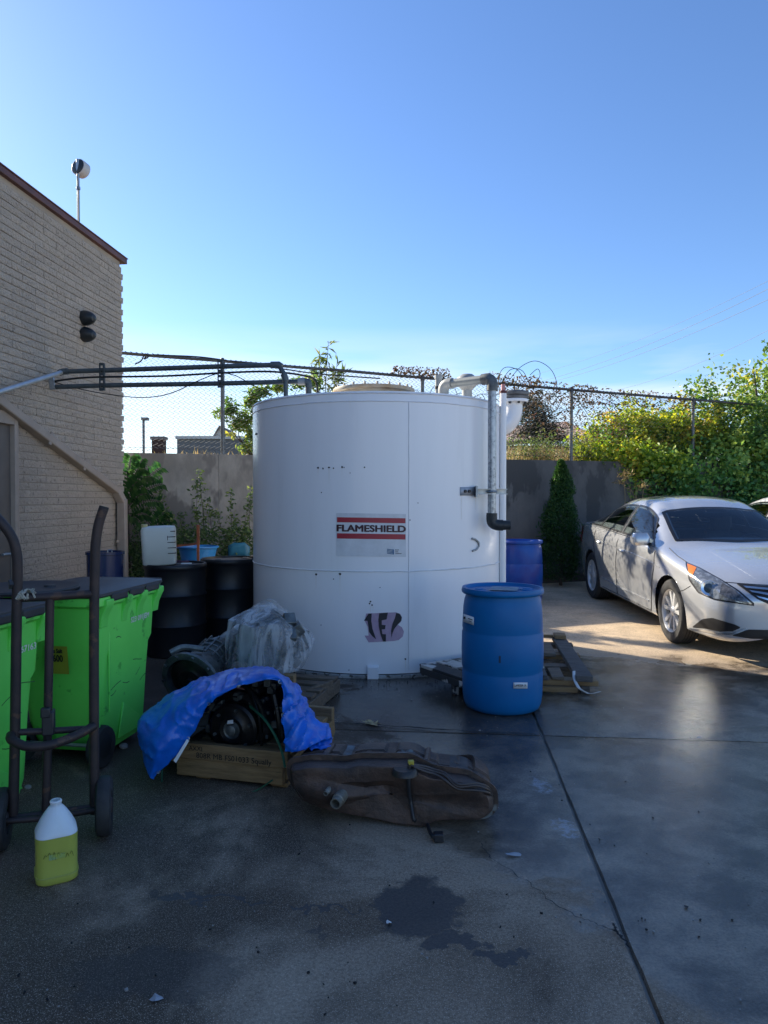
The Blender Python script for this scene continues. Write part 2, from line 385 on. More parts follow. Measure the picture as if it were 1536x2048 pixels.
kb = MB(); kb.box((ts[0] + .02, .025, -.2), (ts[-1] - .02, .27, WTOP - .03)); kb.obj('wall_core', m_conc, wall)
kb = MB(); kb.box((5.5, -.32, 0), (14, -.14, .30)); kb.obj('kerb', mat('kerb concrete', (.11, .10, .09), .9, 0, (.06, .055, .05), 3, bump=.4, bscale=30), wall, bevel=.02)
m_turf = mat('dry upper ground', (.16, .125, .06), .95, 0, (.07, .08, .03), 2, bump=.6, bscale=14)
ut = MB(); a = wpt(-60, 2.1, -.3); b = wpt(90, 2.1, -.3); ut.add([a, b, b - WN * 700 + WD * 500, a - WN * 700 - WD * 500], [(0, 1, 2, 3)])
struct('upper_terrain', ut, m_turf, smooth=0)

def ftop(t): return 3.60 - .026 * t
fen = thing('chain_link_fence', 'chain link fence with top rail and posts on the concrete wall', 'fence', wpt(0, WTOP, -.12), math.atan2(WD.y, WD.x))
fen.location = wpt(0, 0, -.12)
m_fence = mat('weathered fence steel', (.20, .21, .21), .55, .6, (.12, .125, .125), 15)
m_rail = mat('fence rail', (.115, .115, .11), .6, .45, (.08, .075, .07), 9)
fposts = [wx(447) - 3.1, wx(447), wx(850), wx(1150), wx(1395), wx(1395) + 2.7, wx(1395) + 5.4]
for t in fposts:
    mb = MB(); mb.tube([(t, 0, 2.05), (t, 0, ftop(t) - .0)], .029 if t != fposts[1] else .031, 10); pst = mb.obj('post', m_fence, fen)
    c = MB(); c.lathe([(0, .05), (.02, .045), (.036, .02), (.038, -.05)], 12, Matrix.Translation((t, 0, ftop(t)))); c.obj('post_cap', m_rail, pst)
fa, fb = fposts[0], fposts[-1]
mb = MB(); mb.tube([(fa + (fb - fa) * k / 24, 0, ftop(fa + (fb - fa) * k / 24) + .012 * noise.noise((k * .5, 0, 0))) for k in range(25)], .022, 10); mb.obj('top_rail', m_rail, fen)
mb = MB(); mb.tube([(fa + (fb - fa) * k / 40, -.03, 2.26 + .01 * noise.noise((k * .8, 4, 0))) for k in range(41)], .0022, 4); mb.obj('tension_wire', m_fence, fen)
mesh = MB(); pw_ = .074; nw = int((fb - fa) / pw_)
for i in range(nw):
    t = fa + i * pw_; zt = ftop(t) + .035; nseg = int((zt - 2.22) / .037); pts = []
    for k in range(nseg + 1):
        z = zt - k * .037; sgn = 1 if k % 2 else -1
        bulge = .012 * noise.noise((t * 1.1, z * 1.4, 3)) + (.03 * max(0, noise.noise((t * .5, 1, 8))) if z < 2.45 else 0)
        pts.append((t + sgn * pw_ * .52 + .006 * noise.noise((t, z * 2, 0)), .028 + (.003 * sgn) - bulge, z))
    mesh.tube(pts, .0056, 3, cap=False)
o = mesh.obj('chain_link_mesh', mat('dark chain link wire', (.10, .105, .105), .6, .3), fen, smooth=0, kind='stuff')
# tie wire wrapped at the top rail and a slack black cable along the rail
m_cable = mat('black cable', (.012, .012, .013), .55)
def wcable(name, pts, r, label, m=m_cable, n=6, per=8, cat='cable'):
    mb = MB(); mb.tube(catmull(pts, per), r, n); o = mb.obj(name, m); return tag(o, label, cat)
ZF = lambda px, py, off=.0: P(px, py, 1) and (CAMP + ray(px, py) * ((W0 + WN * (.16 + off)).x * WN.x + (W0 + WN * (.16 + off)).y * WN.y) / (ray(px, py).x * WN.x + ray(px, py).y * WN.y))
wcable('strap_cable', [ZF(270, 728), ZF(282, 722), ZF(290, 708), ZF(296, 714), ZF(288, 718), ZF(300, 710), ZF(340, 711), ZF(400, 714), ZF(460, 722), ZF(560, 737), ZF(640, 748), ZF(760, 757)], .010, 'slack black cable tied along the fence top rail beside the building')

# ================================================================== BUILDING
BC = Vector((-3.41, 9.3, 0)); BT = Vector((-math.sin(SLA), -math.cos(SLA), 0)); BN = Vector((math.cos(SLA), -math.sin(SLA), 0))
BRZ = math.atan2(BT.y, BT.x); BH = 4.66
bld = thing('brick_building', 'tan painted rough brick building with red coping at the left edge', 'building', BC, BRZ)
def pwl(px, py, off=0.0):       # building-local point on the wall plane (local x along wall, y outward)
    d = ray(px, py); o = BC + BN * off
    k = ((o - CAMP).dot(BN)) / d.dot(BN); q = CAMP + d * k - BC
    return Vector((q.dot(BT), off, q.z))
m_brick = mat('tan painted split brick', (.68, .565, .445), .92, 0, (.57, .47, .37), 1.2, bump=1.0, bscale=30, bdist=.07, c3=(.42, .34, .265), s3=26, t3=.60)
m_mortar = mat('painted mortar', (.42, .345, .27), .95, 0, (.34, .28, .22), 3, bump=.5, bscale=30)
core = MB(); core.box((.035, -7.5, -.1), (16, -.016, BH - .03)); core.box((.035, -7.5, -.1), (.05, -.03, BH - .03)); core.obj('wall', m_mortar, bld, smooth=0)
CH, BL = .0767, .40
def brick_geo(L, seed, M=None):
    rs = random.Random(seed); nx, nz = 4, 2; vs = []; fs = []
    h = CH - .0085
    for j in range(nz + 1):
        for i in range(nx + 1):
            e = (i in (0, nx)) or (j in (0, nz))
            vs.append(((L - .0075) * i / nx, (rs.uniform(-.004, .0) if e else rs.uniform(.001, .010)), h * j / nz))
    n0 = len(vs)
    per = [i for i in range(nx + 1)] + [(j) * (nx + 1) + nx for j in range(1, nz + 1)] + [nz * (nx + 1) + i for i in range(nx - 1, -1, -1)] + [j * (nx + 1) for j in range(nz - 1, 0, -1)]
    for j in range(nz):
        for i in range(nx): fs.append((j * (nx + 1) + i, j * (nx + 1) + i + 1, (j + 1) * (nx + 1) + i + 1, (j + 1) * (nx + 1) + i))
    back = {}
    for p in per: back[p] = len(vs); x, y, z = vs[p]; vs.append((x, -.045, z))
    for a, b in zip(per, per[1:] + per[:1]): fs.append((a, b, back[b], back[a]))
    return vs, fs
brick_me = []
for sdd in range(6):
    mb = MB(); mb.add(*brick_geo(BL, sdd)); me = mb.mesh('brick', 40); me.materials.append(m_brick); brick_me.append(me)
rest = MB(); nb = 0; cands = []
ncr = int((BH - .08) / CH)
DOOR = (pwl(34, 900).x, 2.36)
for c in range(ncr):
    z = .01 + c * CH; x = (-.026 + random.uniform(-.012, .010)) if c % 2 else .008 + random.uniform(-.008, .012)
    first = True
    while x < 6.6:
        L = (BL * .5 if (first and c % 2 == 0) else BL)
        cands.append((x, z, L, c)); x += L; first = False
def vis(x, z):
    q = BC + BT * (x + .2) + Vector((0, 0, z)); return 0 < 768 + F * q.x / q.y < 1e9 and q.y > 6.5 and z > 1.05
ind = sorted([c for c in cands if vis(c[0], c[1]) and c[2] == BL and not (c[0] + c[2] > DOOR[0] and c[1] < DOOR[1])], key=lambda c: -c[0])[:298]
inds = set(ind)
for i, c in enumerate(cands):
    if c in inds:
        o = bpy.data.objects.new('brick', brick_me[(i * 7) % 6]); COL.objects.link(o); o.parent = bld; o.location = (c[0], random.uniform(-.002, .003), c[1])
    else:
        if c[0] + c[2] > DOOR[0] and c[1] < DOOR[1]:
            L = DOOR[0] - c[0]
            if L < .05: continue
            c = (c[0], c[1], L, c[3])
        rest.add(*brick_geo(c[2], i), Matrix.Translation((c[0], 0, c[1])))
rest.obj('brick_course', m_brick, bld, smooth=40, kind='stuff')
m_cop = mat('dull red coping metal', (.16, .065, .055), .55, .2, (.11, .05, .045), 4)
mb = MB(); mb.box((-.08, -7.6, BH - .06), (16, .035, BH + .005)); mb.box((-.09, -7.6, BH + .005), (16, .045, BH + .02)); mb.obj('coping', m_cop, bld, bevel=.006)
# door frame at the left edge of the picture
m_trim = mat('taupe painted trim', (.40, .32, .255), .6, 0, (.33, .265, .21), 5)
dx = DOOR[0]
mb = MB(); mb.box((dx, -.05, 0), (dx + .05, .02, 2.36)); mb.box((dx + .05, -.04, 0), (dx + .11, .05, 2.36)); mb.box((dx + .11, -.04, 2.24), (dx + 1.1, .05, 2.36)); mb.box((dx + 1.1, -.04, 0), (dx + 1.2, .05, 2.36)); mb.obj('door_frame', m_trim, bld, bevel=.005)
mb = MB(); mb.box((dx + .11, -.03, 0), (dx + 1.1, .0, 2.24)); d_ = mb.obj('door', mat('dark taupe door', (.15, .125, .105), .5), bld)
mb = MB(); mb.tube([(dx + .2, .05, 1.0), (dx + .32, .05, 1.0)], .012, 8); mb.tube([(dx + .2, 0, 1.0), (dx + .2, .05, 1.0)], .014, 8); mb.obj('handle', m_steel, d_)
# downspout: slopes across the wall, then drops past the corner
a = pwl(0, 806, .05); b = pwl(236, 985, .05); sl = (a - b) / (a.x - b.x); st = b + sl * 3.6
mb = MB(); mb.bar(st, b, .085, .11, up=(0, 1, 0)); mb.bar(b + Vector((.06, .004, .02)), b + Vector((-.05, .03, -.12)), .09, .105, up=(0, 1, 0)); mb.bar(b + Vector((-.05, .03, -.08)), Vector((b.x - .055, .085, .03)), .09, .11, up=(0, 1, 0))
dsp = mb.obj('downspout', m_trim, bld, bevel=.012)
mb = MB(); mb.bar(b + Vector((.02, -.02, -.62)), b + Vector((-.12, .06, -.62)), .02, .03)
for k in (.35, .62): q = b + sl * (k * 2.6); mb.bar(q + sl * .02 + Vector((0, .046, 0)), q - sl * .02 + Vector((0, .046, 0)), .14, .012, up=(0, 1, 0))
mb.obj('bracket', m_trim, dsp)
# two wall lamps
m_lampblk = mat('black lamp housing', (.014, .018, .02), .4, 0, (.02, .024, .027), 12)
m_lens = mat('dark lens', (.01, .011, .012), .1, 0)
for (px, py, lb) in ((171, 636, 'upper of two black dome lamps mounted high on the tan wall'), (171, 669, 'lower of two black dome lamps mounted high on the tan wall')):
    q = pwl(px - 4, py, 0); wq = BC + BT * q.x + Vector((0, 0, q.z))
    lp = thing('wall_lamp', lb, 'wall lamp', wq, BRZ, 'wall lamps on the building')
    mb = MB(); mb.lathe([(.085, .0), (.088, .03), (.082, .07), (.066, .115), (.04, .15), (0, .162)], 20, axisM((0, 0, 0), (0.25, 1, -.1)) @ Matrix.Diagonal((1, 1.0, 1, 1))); mb.obj('housing', m_lampblk, lp)
    mb = MB(); mb.lathe([(0, .012), (.03, .01), (.045, .0), (.05, -.012)], 20, axisM((.045, .075, -.03 if 'lower' in lb else .01), (1, .75, -.5 if 'lower' in lb else -.05))); mb.obj('lens', m_lens, lp)
    mb = MB(); mb.box((-.06, -.004, -.06), (.06, .012, .06)); mb.obj('base_plate', m_lampblk, lp)
# antenna mast on the roof
pb = pwl(157, 446, -.25); mw = BC + BT * pb.x + BN * pb.y + Vector((0, 0, BH - .4))
ms = thing('antenna_mast', 'thin steel mast with a round antenna standing above the building roof', 'antenna', mw, BRZ)
topz = pwl(157, 320, -.25).z - mw.z
mb = MB(); mb.tube([(0, 0, 0), (0, 0, topz)], .017, 10); mb.obj('pole', m_steel, ms)
mb = MB(); M_ = axisM((0, 0, topz - .085), BRZ and (Matrix.Rotation(-BRZ, 3, 'Z') @ Vector((.32, .93, -.12)))); mb.lathe([(0, -.012), (.085, -.012), (.098, 0), (.1, .05), (.098, .1), (.07, .125), (0, .13)], 24, M_); dish = mb.obj('radome', mat('pale grey radome', (.6, .6, .58), .5), ms)
mb = MB(); mb.lathe([(0, -.016), (.08, -.016), (.092, -.008)], 24, M_); mb.obj('back_plate', m_lampblk, dish)
mb = MB(); mb.tube([(0, 0, topz - .2), (0, 0, topz + .0)], .024, 10); mb.obj('clamp', m_steel, ms); mb = MB(); mb.tube([(0, 0, topz - .36), (0, 0, topz - .33)], .026, 10); mb.obj('clamp', m_steel, ms)
mb = MB(); mb.tube(catmull([(.03, .01, topz - .17), (.06, .02, topz - .22), (.04, .015, topz - .3), (.02, .01, topz - .36), (.035, .02, topz - .5), (.03, .02, topz - .75), (.02, .01, .3)], 5), .006, 6); mb.obj('cable', m_cable, ms)

# ================================================================== STORAGE TANK
TR, TC, TH = 1.245, Vector((-.074, 7.265, 0)), 2.44
tank = thing('storage_tank', 'big white upright cylindrical steel storage tank with red striped sign', 'tank', TC)
def tk(px, py, eps=0.0):       # tank-local point on the near side of the shell
    d = ray(px, py); o = CAMP - TC; r = TR + eps
    a = d.x ** 2 + d.y ** 2; b = 2 * (o.x * d.x + o.y * d.y); c = o.x ** 2 + o.y ** 2 - r * r
    k = (-b - math.sqrt(max(b * b - 4 * a * c, 0))) / (2 * a); return o + d * k
def onshell(ang, z, eps=0.0): return Vector(((TR + eps) * math.sin(ang), -(TR + eps) * math.cos(ang), z))   # ang 0 faces the camera
ZS = tk(753, 1143).z
mb = MB(); prof = [(TR, .035), (TR, .3), (TR - .0, ZS - .004), (TR, TH - .10), (TR, TH - .01), (TR - .004, TH), (TR - .03, TH + .004), (.6, TH + .05), (0, TH + .06)]
mb.lathe(prof, 128)
mb.v = [(x * (1 + .0011 * noise.noise((math.atan2(y, x) * 3, z * 1.2, 0))), y * (1 + .0011 * noise.noise((math.atan2(y, x) * 3, z * 1.2, 0))), z) for x, y, z in mb.v]
shell = mb.obj('shell', m_white, tank, smooth=40)
m_weld = mat('painted weld bead', (.82, .83, .84), .35)
def ring(z, r, name, amp=.003, parent=shell):
    mb = MB(); mb.tube([((TR + .001) * math.cos(a), (TR + .001) * math.sin(a), z + amp * noise.noise((a * 9, z, 0)) + amp * .5 * noise.noise((a * 31, z, 0))) for a in [2 * math.pi * k / 160 for k in range(160)]], r, 6, closed=True); mb.obj(name, m_weld, parent)
ring(ZS, .006, 'weld_seam', .006); ring(TH - .085, .0045, 'weld_seam', .004); ring(TH - .016, .006, 'rim_bead', .002)
mb = MB(); a0 = math.atan2(tk(818, 900).x, -tk(818, 900).y)
mb.tube([onshell(a0 + .002 * noise.noise((k * .7, 0, 0)), .06 + (TH - .15) * k / 40, .0005) for k in range(41)], .0045, 6); mb.obj('weld_seam', m_weld, shell)
mb = MB(); mb.lathe([(TR - .02, .0), (TR + .022, .0), (TR + .022, .022), (TR + .002, .028)], 128); mb.obj('base_flange', mat('chalky base paint', (.42, .43, .41), .7, 0, (.2, .2, .19), 9, c3=(.07, .06, .05), s3=22, t3=.55), tank)
# base clip
q = tk(746, 1345); an = math.atan2(q.x, -q.y)
mb = MB(); Mx = Matrix.Translation(onshell(an, 0, .012)) @ Matrix.Rotation(an, 4, 'Z'); mb.box((-.046, -.035, .0), (.046, .006, .105), Mx); mb.box((-.05, -.012, .0), (.05, .006, .112), Mx); mb.obj('anchor_clip', m_white, tank, bevel=.004)
# sign: white sheet, two red bars, lettering
def shell_patch(x0, x1, y0, y1, eps, nx=14, ny=2):
    rows = []
    for j in range(ny + 1):
        rows.append([tuple(tk(x0 + (x1 - x0) * i / nx, y0 + (y1 - y0) * j / ny + 3.5 * (i / nx - .5) * .6, eps)) for i in range(nx + 1)])
    mb = MB(); mb.grid(rows); return mb
sign = shell_patch(672.5, 812, 1027, 1113, .003).obj('sign', mat('white vinyl', (.74, .76, .77), .33), tank, smooth=60)
m_red = mat('red vinyl', (.42, .025, .04), .4, 0, (.36, .03, .05), 4)
shell_patch(674, 811, 1035.5, 1045.5, .0048).obj('red_bar', m_red, sign); shell_patch(674, 811, 1067.5, 1078, .0048).obj('red_bar', m_red, sign)
def shell_text(txt, cx, cy, w, h, m, parent, bold=.02, eps=.0055, slope=0.0, name='lettering'):
    vs, fs = text_geo(txt, 1, bold); xs = [v[0] for v in vs]; ys = [v[1] for v in vs]
    sx = w / (max(xs) - min(xs)); sy = h / (max(ys) - min(ys)); mx = (max(xs) + min(xs)) / 2; my = (max(ys) + min(ys)) / 2
    mb = MB(); mb.add([tk(cx + (v[0] - mx) * sx, cy - (v[1] - my) * sy + slope * (v[0] - mx) * sx, eps + v[2]) for v in vs], fs); return mb.obj(name, m, parent, smooth=0)
m_letter = mat('dark maroon print', (.055, .012, .02), .45)
shell_text('FLAMESHIELD', 742.5, 1057, 139, 14, m_letter, sign, .046, slope=.015)
m_blueink = mat('blue print', (.05, .16, .30), .45)
for k in range(4):
    shell_patch(774, 787.5, 1098.6 + k * 2.6, 1100.2 + k * 2.6, .0052, 4, 1).obj('logo_stripe', m_blueink, sign)
shell_patch(785.5, 787.8, 1098.6, 1108, .006, 2, 2).obj('logo_stripe', m_blueink, sign)
shell_text('Steel', 794, 1099.6, 7, 2.4, m_ink, sign, .02); shell_text('Tank', 793.5, 1103.2, 6, 2.4, m_ink, sign, .02); shell_text('Institute', 797, 1106.6, 12, 2.4, m_ink, sign, .02)
# striped B emblem, faded pink with dark tiger stripes
def lx(x): return 620 + x / 5.12
def ly(y): return 980 + y / 5.12
def shell_poly(pts, eps, name, m, parent):
    bm = bmesh.new(); n = len(pts); vv = []
    for i in range(n):
        (x0, y0), (x1, y1) = pts[i], pts[(i + 1) % n]
        for k in range(3): vv.append(bm.verts.new((x0 + (x1 - x0) * k / 3, y0 + (y1 - y0) * k / 3, 0)))
    bm.faces.new(vv); bmesh.ops.triangulate(bm, faces=bm.faces)
    mb = MB(); mb.add([tk(lx(v.co.x), ly(v.co.y), eps) for v in bm.verts], [tuple(v.index for v in f.verts) for f in (bm.verts.index_update() or bm.faces)]); bm.free()
    return mb.obj(name, m, parent, smooth=0)
m_pink = mat('faded pink vinyl', (.50, .38, .47), .5, 0, (.42, .29, .40), 14); m_navy = mat('dark vinyl', (.012, .016, .026), .45)
emb = shell_poly([(575, 1265), (880, 1252), (925, 1270), (943, 1310), (930, 1350), (900, 1380), (940, 1405), (962, 1450), (950, 1500), (910, 1535), (860, 1546), (600, 1560), (558, 1490), (600, 1492), (590, 1400), (560, 1340)], .003, 'emblem', m_pink, tank)
for pl in ([(598, 1266), (632, 1264), (628, 1340), (640, 1420), (678, 1530), (640, 1500), (605, 1455), (598, 1400), (588, 1340), (552, 1338)],
           [(708, 1262), (798, 1255), (790, 1300), (785, 1325), (735, 1335), (735, 1380), (775, 1385), (768, 1425), (735, 1428), (742, 1475), (778, 1478), (776, 1552), (750, 1552), (722, 1480), (705, 1400), (700, 1330)],
           [(882, 1258), (915, 1265), (940, 1300), (935, 1340), (900, 1375), (865, 1420), (845, 1465), (835, 1512), (830, 1440), (845, 1370), (870, 1310)]):
    shell_poly(pl, .0045, 'stripe', m_navy, emb)
# chips in the paint
mb = MB()
for (px, py, s) in [(636, 935.5, 2.2), (646, 937, 1.6), (658, 935, 2.2), (667, 936.5, 1.4), (684, 934, 2.0), (688, 935, 1.2), (729, 934.5, 1.6), (643, 985, 1.2), (512, 868, 2.2), (632, 1149, 2.2), (680, 1147.8, 2.4), (667, 1158, 1.2), (741, 1203, 1.8), (739, 1207, 1.6), (744, 1210, 1.6), (811, 1318, 1.8), (700, 946, 1), (820, 1040, 1.1), (836, 1006, 1), (698, 1340, 1.2), (642, 1250, 1), (760, 1175, 1)]:
    n = 7; o = len(mb.v); mb.v += [tuple(tk(px + s * (.8 + .5 * random.random()) * math.cos(6.283 * k / n), py + s * (.7 + .7 * random.random()) * math.sin(6.283 * k / n), .002)) for k in range(n)]; mb.f.append(tuple(range(o, o + n)))
mb.obj('paint_chips', mat('bare dark steel chip', (.02, .018, .018), .7), shell, smooth=0, kind='stuff')
mb = MB()
for (px, py, L, w_) in ((636, 938, 22, 1.1), (658, 938, 30, 1.0), (632, 1151, 26, 1.2), (680, 1150, 40, 1.3), (741, 1212, 14, 1.4), (746, 1212, 12, 1.0), (811, 1320, 24, 1.0), (684, 936, 18, .8), (923, 993, 46, 1.3), (951, 993, 30, 1.0), (700, 800, 20, .9)):
    mb.grid([[tuple(tk(px - w_ * (1 - .7 * k / 5), py + L * k / 5, .0013)), tuple(tk(px + w_ * (1 - .7 * k / 5), py + L * k / 5, .0013))] for k in range(6)])
mb.obj('rust_runs', mat('thin rust stain on paint', (.80, .77, .71), .4, 0, (.86, .85, .83), 9), shell, smooth=60, kind='stuff')
# D shaped lifting lug scar
mb = MB(); mb.tube([tk(x, y, .008) for x, y in [(944, 1077), (951, 1079), (957, 1085), (958, 1092), (953, 1099), (945, 1102)]], .010, 8); mb.obj('lug_ring', mat('worn grey paint', (.45, .46, .45), .6, 0, (.25, .25, .24), 30), tank)
# manway with bolted flange
mc = P(748, 770, 7.45) - TC; mc.z = 0
m_man = mat('rust stained cream paint', (.52, .47, .37), .6, 0, (.36, .24, .12), 3.5, lo=.42, hi=.7, c3=(.2, .09, .04), s3=7, t3=.63)
mway = MB(); mway.lathe([(.36, TH + .02), (.36, 2.64)], 40, Matrix.Translation(mc)); mwo = mway.obj('manway', m_man, tank)
mb = MB(); mb.lathe([(.36, 2.63), (.425, 2.63), (.43, 2.645), (.425, 2.665), (.0, 2.68)], 48, Matrix.Translation(mc)); mb.obj('flange', m_man, mwo)
for k in range(20):
    a = 2 * math.pi * (k + .3) / 20; mb = MB(); mb.lathe([(0, .022), (.012, .022), (.013, 0), (.008, -.03)], 6, Matrix.Translation(mc + Vector((.395 * math.cos(a), .395 * math.sin(a), 2.672)))); mb.obj('bolt', mat('pale bolt', (.45, .43, .38), .5, .3), mwo)
# vent fittings on the roof of the tank
TW = lambda p: p - TC
def part_tube(name, pts, r, m, n=14, per=0, parent=tank):
    mb = MB(); mb.tube(catmull(pts, per) if per else pts, r, n); return mb.obj(name, m, parent)
m_pvc = mat('grey painted pipe', (.33, .35, .34), .5, .1, (.25, .26, .25), 10)
q = TW(P(877, 760, 7.1)); part_tube('stub_pipe', [(q.x, q.y, TH + .02), (q.x, q.y, 2.72)], .034, m_pvc); part_tube('stub_band', [(q.x, q.y, 2.62), (q.x, q.y, 2.645)], .038, m_black); part_tube('stub_cap', [(q.x, q.y, 2.72), (q.x, q.y, 2.76)], .040, m_pvc)
q = TW(P(934, 750, 7.7)); part_tube('vent_neck', [(q.x, q.y, TH), (q.x, q.y, 2.74)], .055, m_pvc)
mb = MB(); mb.lathe([(.056, 2.70), (.10, 2.75), (.125, 2.76), (.125, 2.79), (.11, 2.83), (.06, 2.87), (0, 2.88)], 24, Matrix.Translation((q.x, q.y, 0))); vc = mb.obj('vent_cap', m_pvc, tank)
# galvanised fill pipe down the right hand side
A = TW(P(887, 790, 6.75)); A.z = TH; gx = TW(P(984, 900, 6.42))
zt = (P(984, 757, 6.42)).z; zb = P(984, 1046, 6.42).z
fp = part_tube('fill_pipe', [(gx.x, gx.y, zt - .09), (gx.x, gx.y, zb + .02)], .0375, mat('bright galvanised pipe', (.50, .53, .55), .38, .7, (.33, .36, .39), 22, c3=(.25, .27, .29), s3=40, t3=.55), 18)
m_elb = mat('malleable iron elbow', (.17, .18, .18), .55, .4, (.1, .105, .1), 20, bump=.1)
hd = (Vector((A.x, A.y, zt)) - Vector((gx.x, gx.y, zt))); hd.normalize()
e0 = Vector((gx.x, gx.y, zt)); A2 = Vector((A.x, A.y, zt + .0))
part_tube('elbow', [e0 + Vector((0, 0, -.11)), e0 + Vector((0, 0, -.055)), e0 + Vector((0, 0, -.02)) + hd * .012, e0 + hd * .045, e0 + hd * .10], .052, m_elb, 16, 5, fp)
part_tube('cross_pipe', [e0 + hd * .08, A2 - hd * .08], .041, mat('grey cross pipe', (.30, .32, .30), .5, .4), 16, 0, fp)
part_tube('elbow', [A2 - hd * .10, A2 - hd * .045, A2 - hd * .012 + Vector((0, 0, -.02)), A2 + Vector((0, 0, -.055)), A2 + Vector((0, 0, -.12))], .052, m_pvc, 16, 5, fp)
part_tube('collar', [A2 + Vector((0, 0, -.11)), Vector((A.x, A.y, TH))], .046, m_black, 14, 0, fp)
bz = Vector((gx.x, gx.y, zb)); m_blk_iron = mat('black iron fitting', (.03, .034, .036), .5, .3, (.05, .055, .055), 25, bump=.15)
part_tube('elbow', [bz + Vector((0, 0, .09)), bz + Vector((0, 0, .03)), bz + Vector((.012, 0, 0)), bz + Vector((.05, 0, -.018)), bz + Vector((.10, 0, -.02))], .050, m_blk_iron, 16, 5, fp)
part_tube('nipple', [bz + Vector((.09, 0, -.02)), bz + Vector((.165, 0, -.02))], .044, m_blk_iron, 16, 0, fp)
# bracket plate and strut
rows = MB(); q = [tk(921, 974, .006), tk(953, 974, .006), tk(953, 991, .006), tk(921, 991, .006)]; rows.add(q, [(0, 1, 2, 3)]); br = rows.obj('bracket_plate', mat('bare bracket steel', (.5, .52, .54), .5, .3), tank, solid=.008)
for px in (930, 938):
    mb = MB(); c = tk(px, 982.5, .012); mb.lathe([(0, .014), (.014, .014), (.016, 0)], 6, axisM(c, (c.x, c.y, 0))); mb.obj('bolt', m_black, br)
s0 = tk(952, 983, .02); s1 = TW(P(1013, 983, 6.47)); s0b = Vector((s0.x, s0.y - .03, s0.z)); s1b = Vector((s1.x, s1.y, s0.z))
mb = MB(); mb.bar(s0b + Vector((0, 0, .022)), s1b + Vector((0, 0, .022)), .04, .006); mb.bar(s0b - Vector((0, 0, .022)), s1b - Vector((0, 0, .022)), .04, .006); mb.bar(s0b + Vector((0, .018, 0)), s1b + Vector((0, .018, 0)), .005, .04); mb.box((s0b.x - .008, s0b.y - .03, s0b.z - .05), (s0b.x + .008, s0b.y + .05, s0b.z + .05)); mb.obj('strut', m_steel, br, smooth=0)
mb = MB(); mb.tube([(gx.x - .045, gx.y + .01, s0.z), (gx.x - .03, gx.y - .036, s0.z), (gx.x, gx.y - .046, s0.z), (gx.x + .03, gx.y - .036, s0.z), (gx.x + .045, gx.y + .01, s0.z)], .010, 8); mb.obj('pipe_clamp', m_steel, br)
# white gauge pipe and the big white vent elbow behind it
wp = TW(P(1006, 900, 6.95)); wz = P(1006, 786, 6.95).z
wpipe = part_tube('gauge_pipe', [(wp.x, wp.y, .0), (wp.x, wp.y, wz)], .032, m_white, 18)
part_tube('cap_band', [(wp.x, wp.y, wz - .004), (wp.x, wp.y, wz + .022)], .036, mat('dark red band', (.12, .03, .03), .6), 14, 0, wpipe)
part_tube('pink_stub', [(wp.x, wp.y, wz + .02), (wp.x, wp.y, wz + .085)], .020, mat('faded pink plastic', (.58, .27, .26), .5), 12, 0, wpipe)
part_tube('pipe_ring', [(wp.x, wp.y, wz - .075), (wp.x, wp.y, wz - .055)], .0345, m_white, 14, 0, wpipe)
ve = TW(P(1027, 800, 7.75)); vz = P(1027, 800, 7.75).z
vent = part_tube('vent_elbow', [(ve.x - .32, ve.y - .02, vz - .33), (ve.x - .2, ve.y, vz - .32), (ve.x - .08, ve.y, vz - .27), (ve.x - .01, ve.y, vz - .16), (ve.x, ve.y, vz - .02), (ve.x, ve.y, vz + .02)], .098, m_white, 22, 6)
mb = MB(); T_ = Matrix.Translation((ve.x + .01, ve.y, vz)); mb.lathe([(.09, -.03), (.145, -.028), (.15, -.012), (.145, .004), (.0, .006)], 28, T_); mb.obj('vent_flange', m_white, vent)
mb = MB(); mb.lathe([(.13, .004), (.15, .01), (.152, .03), (.14, .04), (.152, .05), (.152, .075), (.14, .09), (0, .105)], 28, T_); mb.obj('vent_lid', mat('weathered dark vent lid', (.06, .055, .05), .5, .2, (.22, .22, .21), 5), vent)
for k in range(8):
    a = k * math.pi / 4 + .2; mb = MB(); mb.lathe([(0, -.05), (.013, -.05), (.014, -.028)], 6, Matrix.Translation((ve.x + .01 + .125 * math.cos(a), ve.y + .125 * math.sin(a), vz))); mb.obj('bolt', m_black, vent)

# ================================================================== PIPE RUN from building to tank
pr = thing('pipe_run', 'pair of dark pipes on slotted struts running from building to tank top', 'pipes', P(125, 743, 7.62) - Vector((0, 0, .3)))
def wpart(name, pts, r, m, n=12, per=0, parent=pr):
    mb = MB(); mb.tube(catmull(pts, per) if per else pts, r, n); return mb.obj(name, m, parent, world=True)
L1 = P(128, 743, 7.6); R1 = P(548, 730, 7.3); L2 = P(107, 774, 7.6); R2 = P(602, 763, 7.3)
wpart('upper_pipe', [L1, P(200, 741, 7.55), P(440, 733, 7.38), R1], .026, m_darkpipe)
wpart('lower_pipe', [L2, P(203, 771, 7.55), P(440, 767, 7.38), R2], .025, m_darkpipe)
wpart('elbow', [R1 - Vector((.03, 0, 0)), R1 + Vector((.05, -.01, 0)), R1 + Vector((.075, -.01, -.02))], .036, m_darkpipe)
E1 = P(571, 752, 7.25); wpart('drop_pipe', [R1 + Vector((.05, -.005, -.005)), E1], .024, m_darkpipe)
wpart('elbow', [E1 + Vector((-.02, 0, .02)), E1 + Vector((.0, 0, -.03)), E1 + Vector((0, 0, -.05))], .034, m_darkpipe); wpart('drop_pipe', [E1, Vector((E1.x + .005, E1.y, TH + .02))], .023, m_darkpipe)
wpart('coupling', [R2 - Vector((.03, 0, 0)), R2 + Vector((.04, 0, 0))], .038, m_pvc); E2 = R2 + Vector((.075, 0, -.02))
